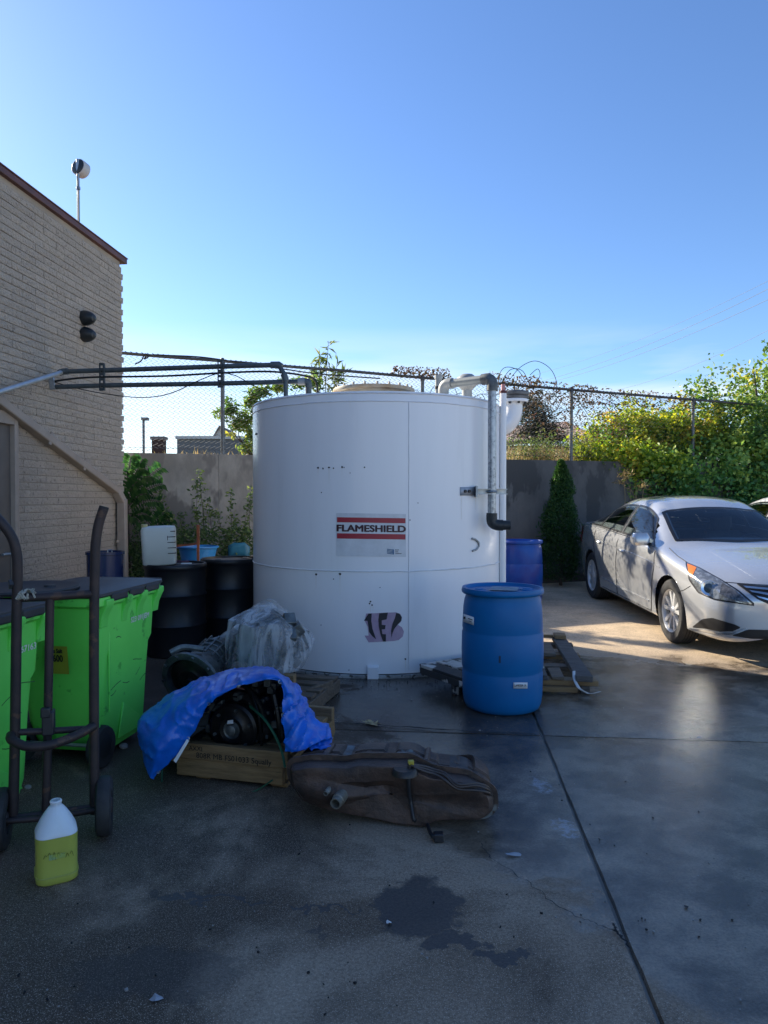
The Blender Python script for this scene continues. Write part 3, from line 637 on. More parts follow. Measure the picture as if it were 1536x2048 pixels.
wpart('elbow', [R2 + Vector((.03, 0, 0)), R2 + Vector((.065, 0, -.004)), E2, E2 + Vector((.006, 0, -.05))], .036, m_darkpipe, 12, 4); wpart('drop_pipe', [E2, Vector((E2.x + .005, E2.y, TH))], .032, m_darkpipe)
wpart('elbow', [P(118, 746, 7.58), P(126, 743, 7.6), P(136, 742.5, 7.6)], .034, m_darkpipe)
gl = BC + BT * (pwl(-60, 800, .14).x) + BN * .14 + Vector((0, 0, pwl(-60, 802, .14).z))
wpart('light_conduit', [P(122, 745, 7.58), gl], .025, mat('bright conduit', (.55, .58, .60), .35, .6, (.45, .48, .5), 12))
mb = MB(); mb.bar(P(102, 752, 7.58), P(106, 779, 7.58), .05, .03, up=(0, 1, 0)); mb.obj('end_bracket', m_steel, pr, world=True)
for px, y0, y1, YY in ((203, 726, 781, 7.5), (440, 719, 775, 7.33)):
    a = P(px, y0, YY); b = P(px, y1, YY); mb = MB(); n = 5; w = .052; hh = (a.z - b.z)
    mb.box((a.x - w / 2, a.y - .004, b.z), (a.x - .014, a.y + .004, a.z)); mb.box((a.x + .014, a.y - .004, b.z), (a.x + w / 2, a.y + .004, a.z))
    for k in range(n + 1):
        zc = b.z + .012 + (hh - .024) * k / n; mb.box((a.x - .0145, a.y - .0035, zc - .014), (a.x + .0145, a.y + .0035, zc + .014))
    mb.box((a.x - w / 2, a.y, b.z), (a.x - w / 2 + .004, a.y + .035, a.z)); mb.box((a.x + w / 2 - .004, a.y, b.z), (a.x + w / 2, a.y + .035, a.z))
    mb.obj('slotted_strut', mat('dark strut steel', (.06, .07, .072), .55, .4), pr, world=True, smooth=0)
wcable('control_cable', [P(106, 763, 7.6), P(150, 757, 7.58), P(203, 754, 7.5), P(330, 752, 7.45), P(440, 746, 7.34), P(520, 743, 7.3), P(565, 745, 7.3), P(610, 752, 7.35), P(632, 764, 7.4), Vector((P(636, 775, 7.4).x, 7.4, TH + .03))], .011, 'thick black cable between the two dark pipes ending on tank top')
wcable('thin_cable', [P(108, 764, 7.59), P(160, 778, 7.57), P(220, 789, 7.5), P(285, 795, 7.45), P(340, 787, 7.42), P(400, 760, 7.38), P(438, 747, 7.32), P(470, 751, 7.33), P(505, 770, 7.33), P(530, 782, 7.33), P(545, 790, 7.2)], .005, 'thin black cable sagging below the dark pipes near the building')

# ================================================================== GREEN BINS
m_green = mat('green bin plastic', (.17, .80, .12), .42, 0, (.14, .72, .10), 2.5, bump=.03, bscale=30, c3=(.085, .50, .065), s3=8, t3=.64)
m_lid = mat('black lid plastic', (.022, .023, .026), .5, 0, (.036, .037, .04), 6, bump=.08, bscale=50)
def rrect(w, d, r, n=5):
    pts = []
    for (sx, sy, a0) in ((1, 1, 0), (-1, 1, 90), (-1, -1, 180), (1, -1, 270)):
        for k in range(n + 1):
            a = R(a0 + 90 * k / n); pts.append((sx * (w / 2 - r) + r * math.cos(a), sy * (d / 2 - r) + r * math.sin(a)))
    return pts
def loft(levels, cap0=True, cap1=True):
    mb = MB(); n = len(levels[0][0])
    for poly, z in levels: mb.v += [(x, y, z if not callable(z) else z(x, y)) for x, y in poly]
    for i in range(len(levels) - 1):
        for k in range(n): mb.f.append((i * n + k, i * n + (k + 1) % n, (i + 1) * n + (k + 1) % n, (i + 1) * n + k))
    if cap0: mb.f.append(tuple(range(n))[::-1])
    if cap1: mb.f.append(tuple((len(levels) - 1) * n + k for k in range(n)))
    return mb
def bin_local(label, loc, rz, side_text, sticker):
    BW, BD, BHH = .60, .78, 1.0
    b = thing('wheelie_bin', label, 'bin', loc, rz, 'green wheeled bins')
    def sh(poly, dx, dy): return [(x + dx, y + dy) for x, y in poly]
    lv = [(sh(rrect(.43, .44, .05), 0, .05), .05), (sh(rrect(.46, .50, .06), 0, .04), .12), (sh(rrect(.47, .55, .06), 0, .02), .22), (sh(rrect(.49, .60, .06), 0, .005), .45), (sh(rrect(.515, .625, .06), 0, .0), .62), (sh(rrect(.535, .67, .06), 0, .0), .66), (rrect(.555, .70, .06), .90), (rrect(.56, .705, .06), .93)]
    body = loft(lv).obj('body', m_green, b, smooth=40)
    # recessed front corner groove and side panel rib
    mb = MB(); mb.box((.262, -.22, .30), (.272, -.205, .88)); mb.box((.225, -.30, .12), (.25, -.28, .60)); mb.obj('rib', m_green, body, bevel=.004)
    rim = loft([(rrect(.57, .72, .05), .915), (rrect(.60, .76, .05), .93), (rrect(.605, .765, .05), .965), (rrect(.60, .76, .05), .975)]); rim.obj('rim', m_green, b, smooth=40)
    for sx in (1, -1):
        for k, y in enumerate((-.28, -.06, .12, .33)):
            wv = .075 if k != 1 else .06
            mb = MB(); x0 = .275; mb.prism([(0, .962), (.045, .962), (.045, .93), (.03, .90), (.012, .86), (.002, .80), (-.02, .80)], -wv / 2, wv / 2, Matrix(((sx, 0, 0, sx * x0), (0, 0, 1, y), (0, 1, 0, 0), (0, 0, 0, 1))))
            mb.v = [p for p in mb.v]
            mb.obj('lip_bracket', m_green, b, bevel=.006)
        for y in (-.17, .03, .225):
            mb = MB(); mb.box((sx * .285, y - .085, .945), (sx * .320, y + .085, .992)); mb.obj('lid_edge', m_lid, b, bevel=.01)
    lid = loft([(rrect(.60, .79, .06), .978), (rrect(.625, .81, .06), .985), (rrect(.62, .805, .06), 1.0), (rrect(.50, .68, .06), 1.012), (rrect(.2, .3, .05), 1.014)]).obj('lid', m_lid, b, smooth=50)
    mb = MB(); mb.tube([(-.26, .40, .96), (-.25, .46, .985), (.25, .46, .985), (.26, .40, .96)], .016, 8); mb.obj('lid_handle', m_lid, b)
    for sx in (1, -1):
        mb = MB(); mb.lathe([(.03, -.03), (.085, -.03), (.11, -.028), (.118, -.012), (.118, .012), (.11, .028), (.085, .03), (.03, .03)], 24, axisM((sx * .245, -.27, .118), (1, 0, 0))); wh = mb.obj('wheel', m_rubber, b)
        mb = MB(); mb.lathe([(0, .034), (.05, .034), (.07, .028)], 16, axisM((sx * .245, -.27, .118), (sx, 0, 0))); mb.obj('hub', m_black, wh)
        mb = MB(); mb.prism([(-.20, .10), (-.14, .30), (.06, .16), (.10, .09)], 0, .012, Matrix(((0, 0, sx, sx * .236), (1, 0, 0, .12), (0, 1, 0, 0), (0, 0, 0, 1)))); mb.obj('axle_fin', m_green, body, bevel=.004)
    mb = MB(); mb.tube([(-.24, -.27, .118), (.24, -.27, .118)], .011, 8); mb.obj('axle', m_steel, b)
    def side_pt(y, z, eps=.004):      # right hand side of body
        tz = [(z_, max(p[0] for p in pl)) for pl, z_ in lv]
        for (za, xa), (zb_, xb) in zip(tz, tz[1:]):
            if za <= z <= zb_: return Vector((xa + (xb - xa) * (z - za) / (zb_ - za) + eps, y, z))
        return Vector((.28, y, z))
    vs, fs = text_geo(side_text, .046, .0011)
    mb = MB(); mb.add([side_pt((.13 if sticker else .20) + v[0] * 1.05, .79 + v[1], .004 + v[2]) for v in vs], fs); mb.obj('stencil_number', mat('white stencil', (.75, .78, .72), .6), body, smooth=0)
    mb = MB()
    rr = random.Random(len(label))
    for k in range(7):
        y0 = rr.uniform(-.2, .22); z0 = rr.uniform(.25, .7); L = rr.uniform(.04, .14); pts = [side_pt(y0 + L * t, z0 + .02 * math.sin(t * 2 + k) + .1 * L * t, .0015) for t in (0, .33, .66, 1)]
        mb.grid([[p - Vector((0, 0, .002)) for p in pts], [p + Vector((0, 0, .002)) for p in pts]])
    mb.obj('scuff', mat('dark scuff', (.02, .09, .025), .6), body, smooth=0, kind='stuff')
    if sticker:
        fy = lambda z: -.295 - .055 * (z - .45) / .48 - .006
        q = lambda x, z: Vector((x, fy(z) - .018, z))
        mb = MB(); mb.add([q(-.05, .54), q(.09, .54), q(.09, .70), q(-.05, .70)], [(0, 1, 2, 3)]); stk = mb.obj('sticker', mat('faded yellow sticker', (.30, .33, .03), .5), body, smooth=0)
        for tx, zz, sz in (('ons Salt', .672, .034), ('1600', .628, .055)):
            vs, fs = text_geo(tx, sz, .002); mb = MB(); mb.add([q(.02 + v[0] * .75, zz + v[1]) - Vector((0, .003 + v[2], 0)) for v in vs], fs); mb.obj('sticker_print', m_ink, body, smooth=0)
    return b
BA = -R(9)
def bin_at(nr, label, txt, stk):          # nr = near right rim corner
    c = Vector((nr[0], nr[1], 0)) + Vector((-.30 * math.cos(BA) - .38 * math.sin(BA), -.30 * math.sin(BA) + .38 * math.cos(BA), 0))
    return bin_local(label, c, BA, txt, stk)
bin_at((-1.575, 3.90), 'green wheeled bin nearer the black drums with number ending in letters', 'S23 091JEM', True)
bin_at((-1.835, 2.90), 'green wheeled bin at the left picture edge stencilled 067163', '4 067163', False)
lidc = G(150, 1168, 1.03)
dl = thing('drum_lid', 'round black drum lid lying flat across the green bins', 'lid', (-2.02, 3.98, 1.016), .1)
mb = MB(); mb.lathe([(0, .012), (.22, .012), (.25, .02), (.285, .022), (.29, .012), (.285, .0), (0, .0)], 40); mb.obj('disc', m_lid, dl)
mb = MB(); mb.lathe([(.0, .022), (.03, .022), (.034, .01)], 16, Matrix.Translation((.12, .05, 0))); mb.obj('bung', m_black, dl)

# navy can standing behind the bins
m_navyp = mat('navy plastic', (.012, .022, .075), .25, 0, (.02, .03, .09), 5)
nc = P(210, 1105, 6.55); nv = thing('trash_can', 'tall dark navy can standing behind the green bins against the wall', 'can', (nc.x, nc.y, gz(0, nc.y)))
zt_ = nc.z - gz(0, nc.y)
mb = MB(); mb.lathe([(0, 0), (.135, 0), (.15, .02), (.16, zt_ - .02), (.17, zt_ - .015), (.17, zt_ + .01), (.155, zt_ + .01), (.15, zt_ - .2), (0, zt_ - .22)], 36); cn_ = mb.obj('body', m_navyp, nv)
mb = MB(); mb.tube([(.08, -.14, zt_ + .012), (.08, -.14, zt_ + .035), (.11, -.12, zt_ + .035), (.11, -.12, zt_ + .012)], .006, 6); mb.obj('handle', m_steel, nv)

# ================================================================== DRUM HAND TRUCK
m_rusty = mat('rust brown tube steel', (.060, .043, .040), .55, .35, (.030, .026, .028), 8, bump=.12, bscale=50, c3=(.10, .06, .042), s3=12, t3=.6)
wR = G(209, 1668); wL = G(2, 1697)
hx = (Vector((wR.x, wR.y, 0)) - Vector((wL.x, wL.y, 0))); hrz = math.atan2(hx.y, hx.x); hL = hx.length
ht = thing('hand_truck', 'rusty drum hand truck with curved crossbar standing before the green bins', 'hand truck', (wL.x, wL.y, 0), hrz)
def hp(px, py, off=0.0):          # local point in the truck's frame plane
    fwd = Vector((-math.sin(hrz), math.cos(hrz), 0)); o = Vector((wL.x, wL.y, 0)) + fwd * off; d = ray(px, py)
    k = (o - CAMP).dot(fwd) / d.dot(fwd); q = CAMP + d * k - Vector((wL.x, wL.y, 0))
    return Vector((q.x * math.cos(hrz) + q.y * math.sin(hrz), -q.x * math.sin(hrz) + q.y * math.cos(hrz), q.z))
def hpart(name, pts, r, per=0, n=12, m=m_rusty, parent=ht):
    mb = MB(); mb.tube(catmull(pts, per) if per else pts, r, n); return mb.obj(name, m, parent)
rp = hpart('rail', [hp(189, 1626), hp(188, 1470), hp(188, 1250), hp(190, 1130), hp(191, 1090), hp(197, 1050), hp(207, 1018)], .0215, 6)
tip = hp(207, 1018); tip2 = hp(208.5, 1013)
mb = MB(); mb.tube([tip, tip2], .021, 12); mb.obj('grip', m_rubber, rp)
hpart('rail', [hp(26, 1632), hp(30, 1470), hp(33, 1250), hp(35, 1150), hp(32, 1100), hp(18, 1065), hp(-12, 1030), hp(-30, 1015)], .0215, 6)
hpart('centre_bar', [hp(92, 1620), hp(95, 1470), hp(100, 1198)], .0185, 0)
hpart('upper_crossbar', [hp(30, 1196), hp(100, 1193), hp(190, 1187)], .0195, 3)
hpart('lower_crossbar', [hp(28, 1465, .0), hp(95, 1462), hp(188, 1457)], .015, 0)
q0 = hp(22, 1470, -.02); q1 = hp(188, 1452, -.02)
hpart('drum_bow', [q0, hp(24, 1480, -.06), hp(55, 1493, -.10), hp(100, 1490, -.11), hp(150, 1472, -.08), q1], .020, 6)
mb = MB(); c = hp(97, 1445); mb.box((c.x - .024, -.035, c.z - .05), (c.x + .026, .03, c.z + .055)); mb.box((c.x - .028, -.04, c.z + .03), (c.x + .012, -.01, c.z + .075)); mb.obj('latch_block', m_black, ht, bevel=.006)
hpart('axle', [(-.03, 0, .13), (hL + .03, 0, .13)], .016, 0)
hpart('toe_bar', [hp(10, 1642, -.03), hp(95, 1636, -.03), hp(190, 1620, -.03)], .014, 0)
mb = MB(); mb.tube([hp(95, 1636, -.03) + Vector((-.03, 0, .004)), hp(95, 1636, -.03) + Vector((.04, 0, .006))], .021, 10); mb.obj('axle_sleeve', m_rusty, ht)
for x in (0, hL):
    mb = MB(); mb.lathe([(.07, -.032), (.11, -.034), (.126, -.026), (.131, -.01), (.131, .01), (.126, .026), (.11, .034), (.07, .032), (.07, -.032)], 32, axisM((x, 0, .131), (1, 0, 0))); wl = mb.obj('wheel', m_rubber, ht)
    mb = MB(); mb.lathe([(0, -.025), (.03, -.03), (.05, -.012), (.075, -.018), (.075, .018), (.05, .012), (.03, .035), (0, .03)], 24, axisM((x, 0, .131), (1, 0, 0))); mb.obj('rim', m_rusty, wl)
mb = MB()
for k in range(26):
    a = k * .9; c = hp(52, 1190) + Vector((random.uniform(-.03, .03), 0, 0)); mb.tube([c + Vector((.0, .022 * math.cos(a), .022 * math.sin(a))), c + Vector((random.uniform(-.015, .015), .026 * math.cos(a + .9), .024 * math.sin(a + .9))), c + Vector((random.uniform(-.02, .02), .024 * math.cos(a + 1.8), .026 * math.sin(a + 1.8)))], .0045, 5)
mb.obj('rag_wrap', mat('dirty tape wrap', (.42, .42, .36), .8, 0, (.16, .18, .15), 30), ht)
mb = MB(); c = hp(28, 1168); mb.lathe([(0, .03), (.018, .03), (.02, -.02), (0, -.02)], 8, axisM(c, (1, .3, 0))); mb.obj('knob', m_black, ht)

# ================================================================== YELLOW JUG
jc = G(113, 1752); jug = thing('antifreeze_jug', 'gallon jug half full of yellow green liquid on the ground', 'jug', (jc.x, jc.y, 0), R(28))
def plastic(name, col, sss, rough=.35):
    m = mat(name, col, rough, 0, tuple(c * .94 for c in col), 6); b = m.node_tree.nodes['Principled BSDF']
    b.inputs['Subsurface Weight'].default_value = sss; b.inputs['Subsurface Radius'].default_value = (.06, .06, .05); b.inputs['Subsurface Scale'].default_value = .5; return m
m_hdpe = plastic('milky plastic', (.74, .80, .82), .6); m_liq = plastic('yellow green liquid in plastic', (.44, .47, .09), .6)
jw = .155
lvj = [(rrect(jw * .9, jw * .9, .045), .0), (rrect(jw, jw, .04), .008), (rrect(jw * 1.01, jw * 1.01, .042), .03), (rrect(jw * .985, jw * .985, .042), .04), (rrect(jw * .985, jw * .985, .042), .10), (rrect(jw * 1.0, jw * 1.0, .042), .188)]
body = loft(lvj, True, False).obj('liquid_level', m_liq, jug, smooth=60)
lvu = [(rrect(jw * 1.0, jw * 1.0, .042), .188), (rrect(jw * .995, jw * .995, .046), .193), (rrect(jw * .96, jw * .96, .055), .205), (rrect(jw * .78, jw * .78, .055), .237), (rrect(jw * .56, jw * .56, .043), .266), (rrect(jw * .36, jw * .36, .0279), .286), (rrect(.042, .042, .0209), .291), (rrect(.042, .042, .0209), .302), (rrect(.046, .046, .0229), .304), (rrect(.046, .046, .0229), .308), (rrect(.040, .040, .0199), .312), (rrect(.034, .034, .0169), .312), (rrect(.034, .034, .0169), .29)]
up = loft(lvu, False, False).obj('bottle_shoulder', m_hdpe, jug, smooth=60)
mb = MB(); mb.tube([(x * 1.015, y * 1.015, .0335) for x, y in rrect(jw, jw, .04)], .0022, 5, closed=True); mb.obj('mould_ring', m_liq, jug)
mb = MB(); fy = -jw / 2 - .0006
for k in range(7):
    x0 = -.05 + k * .016; mb.tube(catmull([(x0, fy, .115 + .012 * math.sin(k * 2.1)), (x0 + .006, fy, .128 + .008 * math.sin(k)), (x0 + .012, fy, .112 + .01 * math.cos(k * 1.7))], 4), .0009, 4)
mb.obj('marker_scribble', mat('faded marker ink', (.10, .13, .02), .5), jug, smooth=0)
mb = MB(); mb.add([(-.03, fy - .0004, .105), (.028, fy - .0004, .105), (.028, fy - .0004, .126), (-.03, fy - .0004, .126)], [(0, 1, 2, 3)]); mb.obj('worn_label', mat('worn teal label', (.22, .38, .24), .5, 0, (.36, .42, .06), 22), jug, smooth=0)

# ================================================================== DRUMS
def drum(name, label, loc, m, group, rz=0, plastic_=True, h=.88, r=.29, lidm=None, bungs=True):
    d = thing(name, label, 'drum', loc, rz, group)
    if plastic_:
        prof = [(0, .0), (r - .05, .0), (r - .022, .012), (r - .008, .045), (r, .10), (r + .004, h * .30), (r + .001, h * .315), (r + .001, h * .33), (r + .006, h * .345), (r + .009, h * .48), (r + .006, h * .625), (r + .001, h * .64), (r + .001, h * .655), (r + .004, h * .67), (r - .004, h * .84), (r - .012, h * .90), (r - .022, h * .935), (r - .022, h * .945), (r + .0, h * .95), (r + .008, h * .96), (r + .010, h * .975), (r + .004, h), (r - .018, h), (r - .024, h * .985), (r - .03, h * .975)]
    else:
        prof = [(0, .012), (r - .02, .012), (r - .01, 0), (r, .004), (r, h * .33 - .02), (r + .010, h * .33), (r, h * .33 + .02), (r, h * .66 - .02), (r + .010, h * .66), (r, h * .66 + .02), (r, h * .93), (r + .004, h * .94), (r + .012, h * .955), (r + .012, h * .985), (r + .004, h), (r - .012, h), (r - .016, h - .02)]
    mb = MB(); mb.lathe(prof, 56); b = mb.obj('body', m, d, smooth=50)
    zz = prof[-1][1]; mb = MB(); mb.lathe([(prof[-1][0] + .002, zz), (r * .8, zz + .001), (r * .3, zz + .004), (0, zz + .004)], 48); t = mb.obj('head', lidm or m, d)
    if bungs:
        for (bx, by) in ((.17, -.04), (-.18, -.06)):
            mb = MB(); mb.lathe([(.0, .02), (.028, .02), (.034, .014), (.05, .012), (.055, 0)], 20, Matrix.Translation((bx, by, zz))); mb.obj('bung', lidm or m, t)
    return d
m_blue = mat('blue drum plastic', (.003, .15, .40), .42, 0, (.003, .13, .35), 2.5, spec=.3, bump=.02, bscale=20, c3=(.03, .15, .32), s3=3, t3=.68)
m_blue2 = mat('deep blue drum plastic', (.004, .095, .42), .42, 0, (.008, .028, .26), 2.5)
m_bdrum = mat('black drum plastic', (.005, .0055, .008), .42, 0, (.009, .010, .013), 3)
fd = Vector((.872, 5.215, 0))
d1 = drum('blue_drum', 'front blue plastic drum with two white labels standing on the wet slab', fd, m_blue, 'blue plastic drums')
def drum_patch(d, loc, x0, x1, y0, y1, eps, r=.297, slope=0):
    rows = []
    for j in range(3):
        row = []
        for i in range(9):
            px = x0 + (x1 - x0) * i / 8; py = y0 + (y1 - y0) * j / 2 + slope * (i / 8 - .5); dd = ray(px, py); o = CAMP - loc; rr = r + eps
            a = dd.x ** 2 + dd.y ** 2; b = 2 * (o.x * dd.x + o.y * dd.y); c = o.x ** 2 + o.y ** 2 - rr * rr
            k = (-b - math.sqrt(max(b * b - 4 * a * c, 0))) / (2 * a); row.append(tuple(o + dd * k))
        rows.append(row)
    mb = MB(); mb.grid(rows); return mb
m_label = mat('white paper label', (.78, .80, .80), .5)
lab = drum_patch(d1, fd, 1027, 1055, 1365, 1377, .004).obj('paper_label', m_label, d1, solid=.001)
def drum_text(txt, loc, cx, cy, w, h, par, eps=.0055, slope=0, r=.297):
    vs, fs = text_geo(txt, 1, .02); xs = [v[0] for v in vs]; ys = [v[1] for v in vs]; mb = MB(); out = []
    for v in vs:
        px = cx + (v[0] - (max(xs) + min(xs)) / 2) * w / (max(xs) - min(xs)); py = cy - (v[1] - (max(ys) + min(ys)) / 2) * h / (max(ys) - min(ys)) + slope * (px - cx)
        dd = ray(px, py); o = CAMP - loc; rr = r + eps + v[2]; a = dd.x ** 2 + dd.y ** 2; b = 2 * (o.x * dd.x + o.y * dd.y); c = o.x ** 2 + o.y ** 2 - rr * rr
        k = (-b - math.sqrt(max(b * b - 4 * a * c, 0))) / (2 * a); out.append(o + dd * k)
    mb.add(out, fs); mb.obj('label_print', m_ink, par, smooth=0)
drum_text('LAM020A 1A', fd, 1041, 1371, 24, 5, lab)
lab = drum_patch(d1, fd, 927, 947.5, 1231, 1247, .006, slope=7).obj('paper_label', m_label, d1, solid=.001)
drum_patch(d1, fd, 936, 945, 1237.5, 1239.3, .0075, slope=3).obj('label_print', m_ink, lab); drum_patch(d1, fd, 937.5, 943, 1242, 1243.2, .0075, slope=2).obj('label_print', m_ink, lab)
drum_patch(d1, fd, 927, 931, 1233, 1238, .0075).obj('label_print', m_ink, lab)
drum_patch(d1, fd, 997.5, 1001.5, 1312, 1326, .0025).obj('smudge', mat('dark smudge', (.008, .03, .07), .5), d1)
mb = MB(); mb.add([(-.12, -.12, .872), (.08, -.16, .872), (.13, .05, .872), (-.06, .1, .872)], [(0, 1, 2, 3)]); mb.obj('top_label', mat('faded top label', (.30, .36, .40), .5, 0, (.10, .2, .3), 9), d1, smooth=0)
q = P(1041, 1150, 9.7); drum('blue_drum', 'deep blue plastic drum standing behind the tank on the right', (q.x, 9.7, gz(0, 9.7)), m_blue2, 'blue plastic drums')
m_rustlid = mat('rusty scrap plate', (.22, .09, .05), .8, 0, (.12, .06, .04), 6)
mb = MB(); mb.lathe([(0, .012), (.2, .012), (.23, .006), (.2, 0), (0, 0)], 20); o = mb.obj('rusty_plate', m_rustlid); o.location = P(1018, 1077, 10.3); o.location.z -= .01; o.rotation_euler = (.05, -.04, 0); tag(o, 'rusty round plate peeking over the deep blue drum', 'plate')
mb = MB(); c = o.location; mb.tube([(c.x, c.y, gz(0, c.y)), (c.x, c.y, c.z)], [.2, .2], 18); o2 = mb.obj('rusty_keg', m_rustlid); tag(o2, 'rusty keg hidden behind the deep blue drum beside the tank', 'keg')
k1 = Vector((-2.06, 7.0, .013)); drum('black_drum', 'black drum carrying the white carboy beside the green bin', k1, m_bdrum, 'black drums by the wall', 0, False, lidm=mat('dusty black head', (.05, .045, .04), .7, 0, (.02, .02, .02), 8), bungs=False)
k2 = Vector((-1.625, 7.47, .025)); drum('black_drum', 'black drum with dusty lid squeezed against the tank', k2, m_bdrum, 'black drums by the wall', .8, False, lidm=mat('dusty tan head', (.16, .14, .11), .75, 0, (.05, .045, .04), 7), bungs=True)
# white carboy on the left drum
cb = thing('white_carboy', 'square white plastic carboy with black level marks on the black drum', 'carboy', (k1.x - .135, k1.y - .05, .013 + .875), R(14))
cb.rotation_euler = (R(1.5), R(-2), R(14))
m_carb = plastic('cloudy white plastic', (.66, .66, .58), .3, .5)
lvc = [(rrect(.28, .26, .05), 0), (rrect(.31, .28, .05), .012), (rrect(.315, .285, .05), .2), (rrect(.32, .29, .045), .34), (rrect(.30, .27, .05), .365), (rrect(.2, .18, .05), .372)]
loft(lvc).obj('body', m_carb, cb, smooth=50)
mb = MB(); mb.tube([(-.13, 0, .365), (-.13, 0, .395)], .03, 12); mb.obj('spout', mat('yellowed spout', (.6, .52, .25), .5), cb)
for k in range(5):
    mb = MB(); zz = .11 + k * .053; mb.box((.085, -.1445, zz), (.161, -.141, zz + .007)); mb.box((.155, -.143, zz), (.1605, -.09, zz + .006)); mb.obj('level_mark', m_ink, cb, smooth=0)
mb = MB(); mb.box((.085, -.1440, .24), (.091, -.141, .335)); mb.obj('level_mark', m_ink, cb, smooth=0)
# debris on the drum head
mb = MB(); mb.box((-.05, -.02, 0), (.05, .02, .008), rotM((0, 0, 0), 0, 0, .2)); o = mb.obj('paper_scrap', m_label); o.location = (k1.x + .13, k1.y - .08, .893); tag(o, 'white paper scrap on the left black drum lid', 'paper')
mb = MB(); mb.tube([(0, 0, 0), (.05, .03, .012), (.1, .0, .006), (.16, .02, .01)], .012, 6); o = mb.obj('purple_rag', mat('purple rag', (.09, .04, .07), .8)); o.location = (k1.x - .03, k1.y + .0, .896); tag(o, 'dark purple rag strip on the left black drum lid', 'rag')
# blue tub, orange stake behind the drums
q = P(396, 1118, 8.6); tb = thing('blue_tub', 'bright blue plastic tub behind the black drums by the weeds', 'tub', (q.x, 8.6, gz(0, 8.6)))
ztb = P(396, 1092, 8.6).z - gz(0, 8.6)
mb = MB(); mb.lathe([(0, 0), (.22, 0), (.235, .02), (.2, ztb * .5), (.20, ztb - .14), (.225, ztb - .03), (.24, ztb - .025), (.24, ztb), (.22, ztb), (.19, ztb - .15), (0, ztb - .2)], 36); mb.obj('body', mat('bright blue plastic', (.025, .22, .55), .4), tb)
mb = MB(); mb.tube([(.243 * math.cos(a), .243 * math.sin(a), ztb - .01) for a in [6.283 * k / 30 for k in range(30)]], .008, 6, closed=True); mb.obj('rim', mat('bright blue plastic', (0, 0, 0)), tb)
q = P(396, 1050, 8.25); stk = thing('orange_stake', 'rusty orange steel stake standing beside the blue tub', 'stake', (q.x, 8.25, gz(0, 8.25)))
zk = q.z - gz(0, 8.25); m_or = mat('rusty orange steel', (.30, .09, .035), .7, 0, (.18, .06, .03), 9)
mb = MB(); mb.box((-.014, -.01, 0), (.014, .01, zk)); mb.obj('post', m_or, stk); mb = MB(); mb.bar((0, 0, P(396, 1095, 8.25).z), (-.3, .02, P(345, 1101, 8.25).z), .02, .025); mb.obj('arm', m_or, stk)

# ================================================================== CRATE BASE, ENGINE, TARP
m_metal_dk = mat('oily dark casting', (.028, .028, .030), .42, .55, (.05, .048, .047), 9, bump=.25, bscale=45)
m_metal_gr = mat('grimy aluminium casting', (.19, .21, .205), .42, .5, (.06, .068, .068), 9, bump=.35, bscale=40)
m_metal_bk = mat('black oily steel', (.014, .014, .015), .35, .5, (.03, .029, .028), 12, bump=.15, bscale=60)
c0 = P(352, 1560, 3.86); c0.z = 0; c1 = P(566, 1585, 3.70); c1.z = 0
crz = math.atan2((c1 - c0).y, (c1 - c0).x); cL = (c1 - c0).length
cr = thing('pallet_base', 'pine board skid under the engine and blue tarp with ink writing', 'pallet', c0, crz)
def plank(name, a, b, m, parent, bev=.004, jit=.004):
    mb = MB(); mb.box(a, b, jit=jit); return mb.obj(name, m, parent, bevel=bev)
plank('board', (-.0, 0, .02), (cL, .04, .115), m_newwood, cr); bd = plank('board', (-.01, -.012, .12), (cL + .03, .03, .205), m_newwood, cr)
plank('board', (-.10, .05, .065), (.05, .80, .11), m_newwood, cr); plank('board', (cL - .1, .05, .03), (cL, .85, .12), m_newwood, cr); plank('board', (0, .80, .02), (cL, .84, .2), m_newwood, cr)
for k in range(4): plank('deck_board', (.02, .06 + k * .19, .125), (cL - .02, .06 + k * .19 + .15, .15), m_newwood, cr)
for k in range(2): plank('skid', (.1 + .45 * k, .03, .0), (.19 + .45 * k, .8, .022), m_newwood, cr)
for tx, x, z, sz in (('808R MB FS01033 Squally', cL * .56, .143, .042), ('AXXI', .13, .178, .035)):
    vs, fs = text_geo(tx, sz, 0); mb = MB(); mb.add([(x + v[0] + .0, -.0175, z + v[1] + .004 * noise.noise((v[0] * 30, 1, 0))) for v in vs], fs); mb.obj('ink_writing', m_ink, bd, smooth=0)

eng = thing('engine', 'greasy car engine with round flexplate under the blue tarp', 'engine', c0 + Vector((0, 0, .152)), crz)
fc = P(468, 1457, 3.98); fcl = Matrix.Rotation(-crz, 4, 'Z') @ (fc - eng.location); fy = fcl.y; ex, ez = fcl.x, fcl.z
mb = MB(); mb.box((ex - .19, fy + .10, .0), (ex + .15, fy + .45, .24)); mb.box((ex - .13, fy + .11, .24), (ex + .10, fy + .40, .29)); mb.box((ex - .24, fy + .15, .03), (ex - .19, fy + .4, .18)); mb.obj('block', m_metal_dk, eng, bevel=.015)
mb = MB(); mb.lathe([(.0, .0), (.19, .0), (.2, .03), (.19, .08), (.17, .11)], 30, axisM((ex, fy + .13, ez), (0, -1, 0))); mb.obj('bell_plate', m_metal_dk, eng)
mb = MB(); mb.lathe([(.05, .03), (.07, .035), (.095, .02), (.13, .022), (.145, .012), (.145, -.02)], 40, axisM((ex, fy, ez), (0, -1, 0))); fl = mb.obj('flexplate', m_metal_bk, eng)
mb = MB(); mb.lathe([(0, .05), (.018, .05), (.03, .045), (.034, .02), (.052, .028)], 24, axisM((ex, fy, ez), (0, -1, 0))); mb.obj('crank_hub', m_metal_gr, fl)
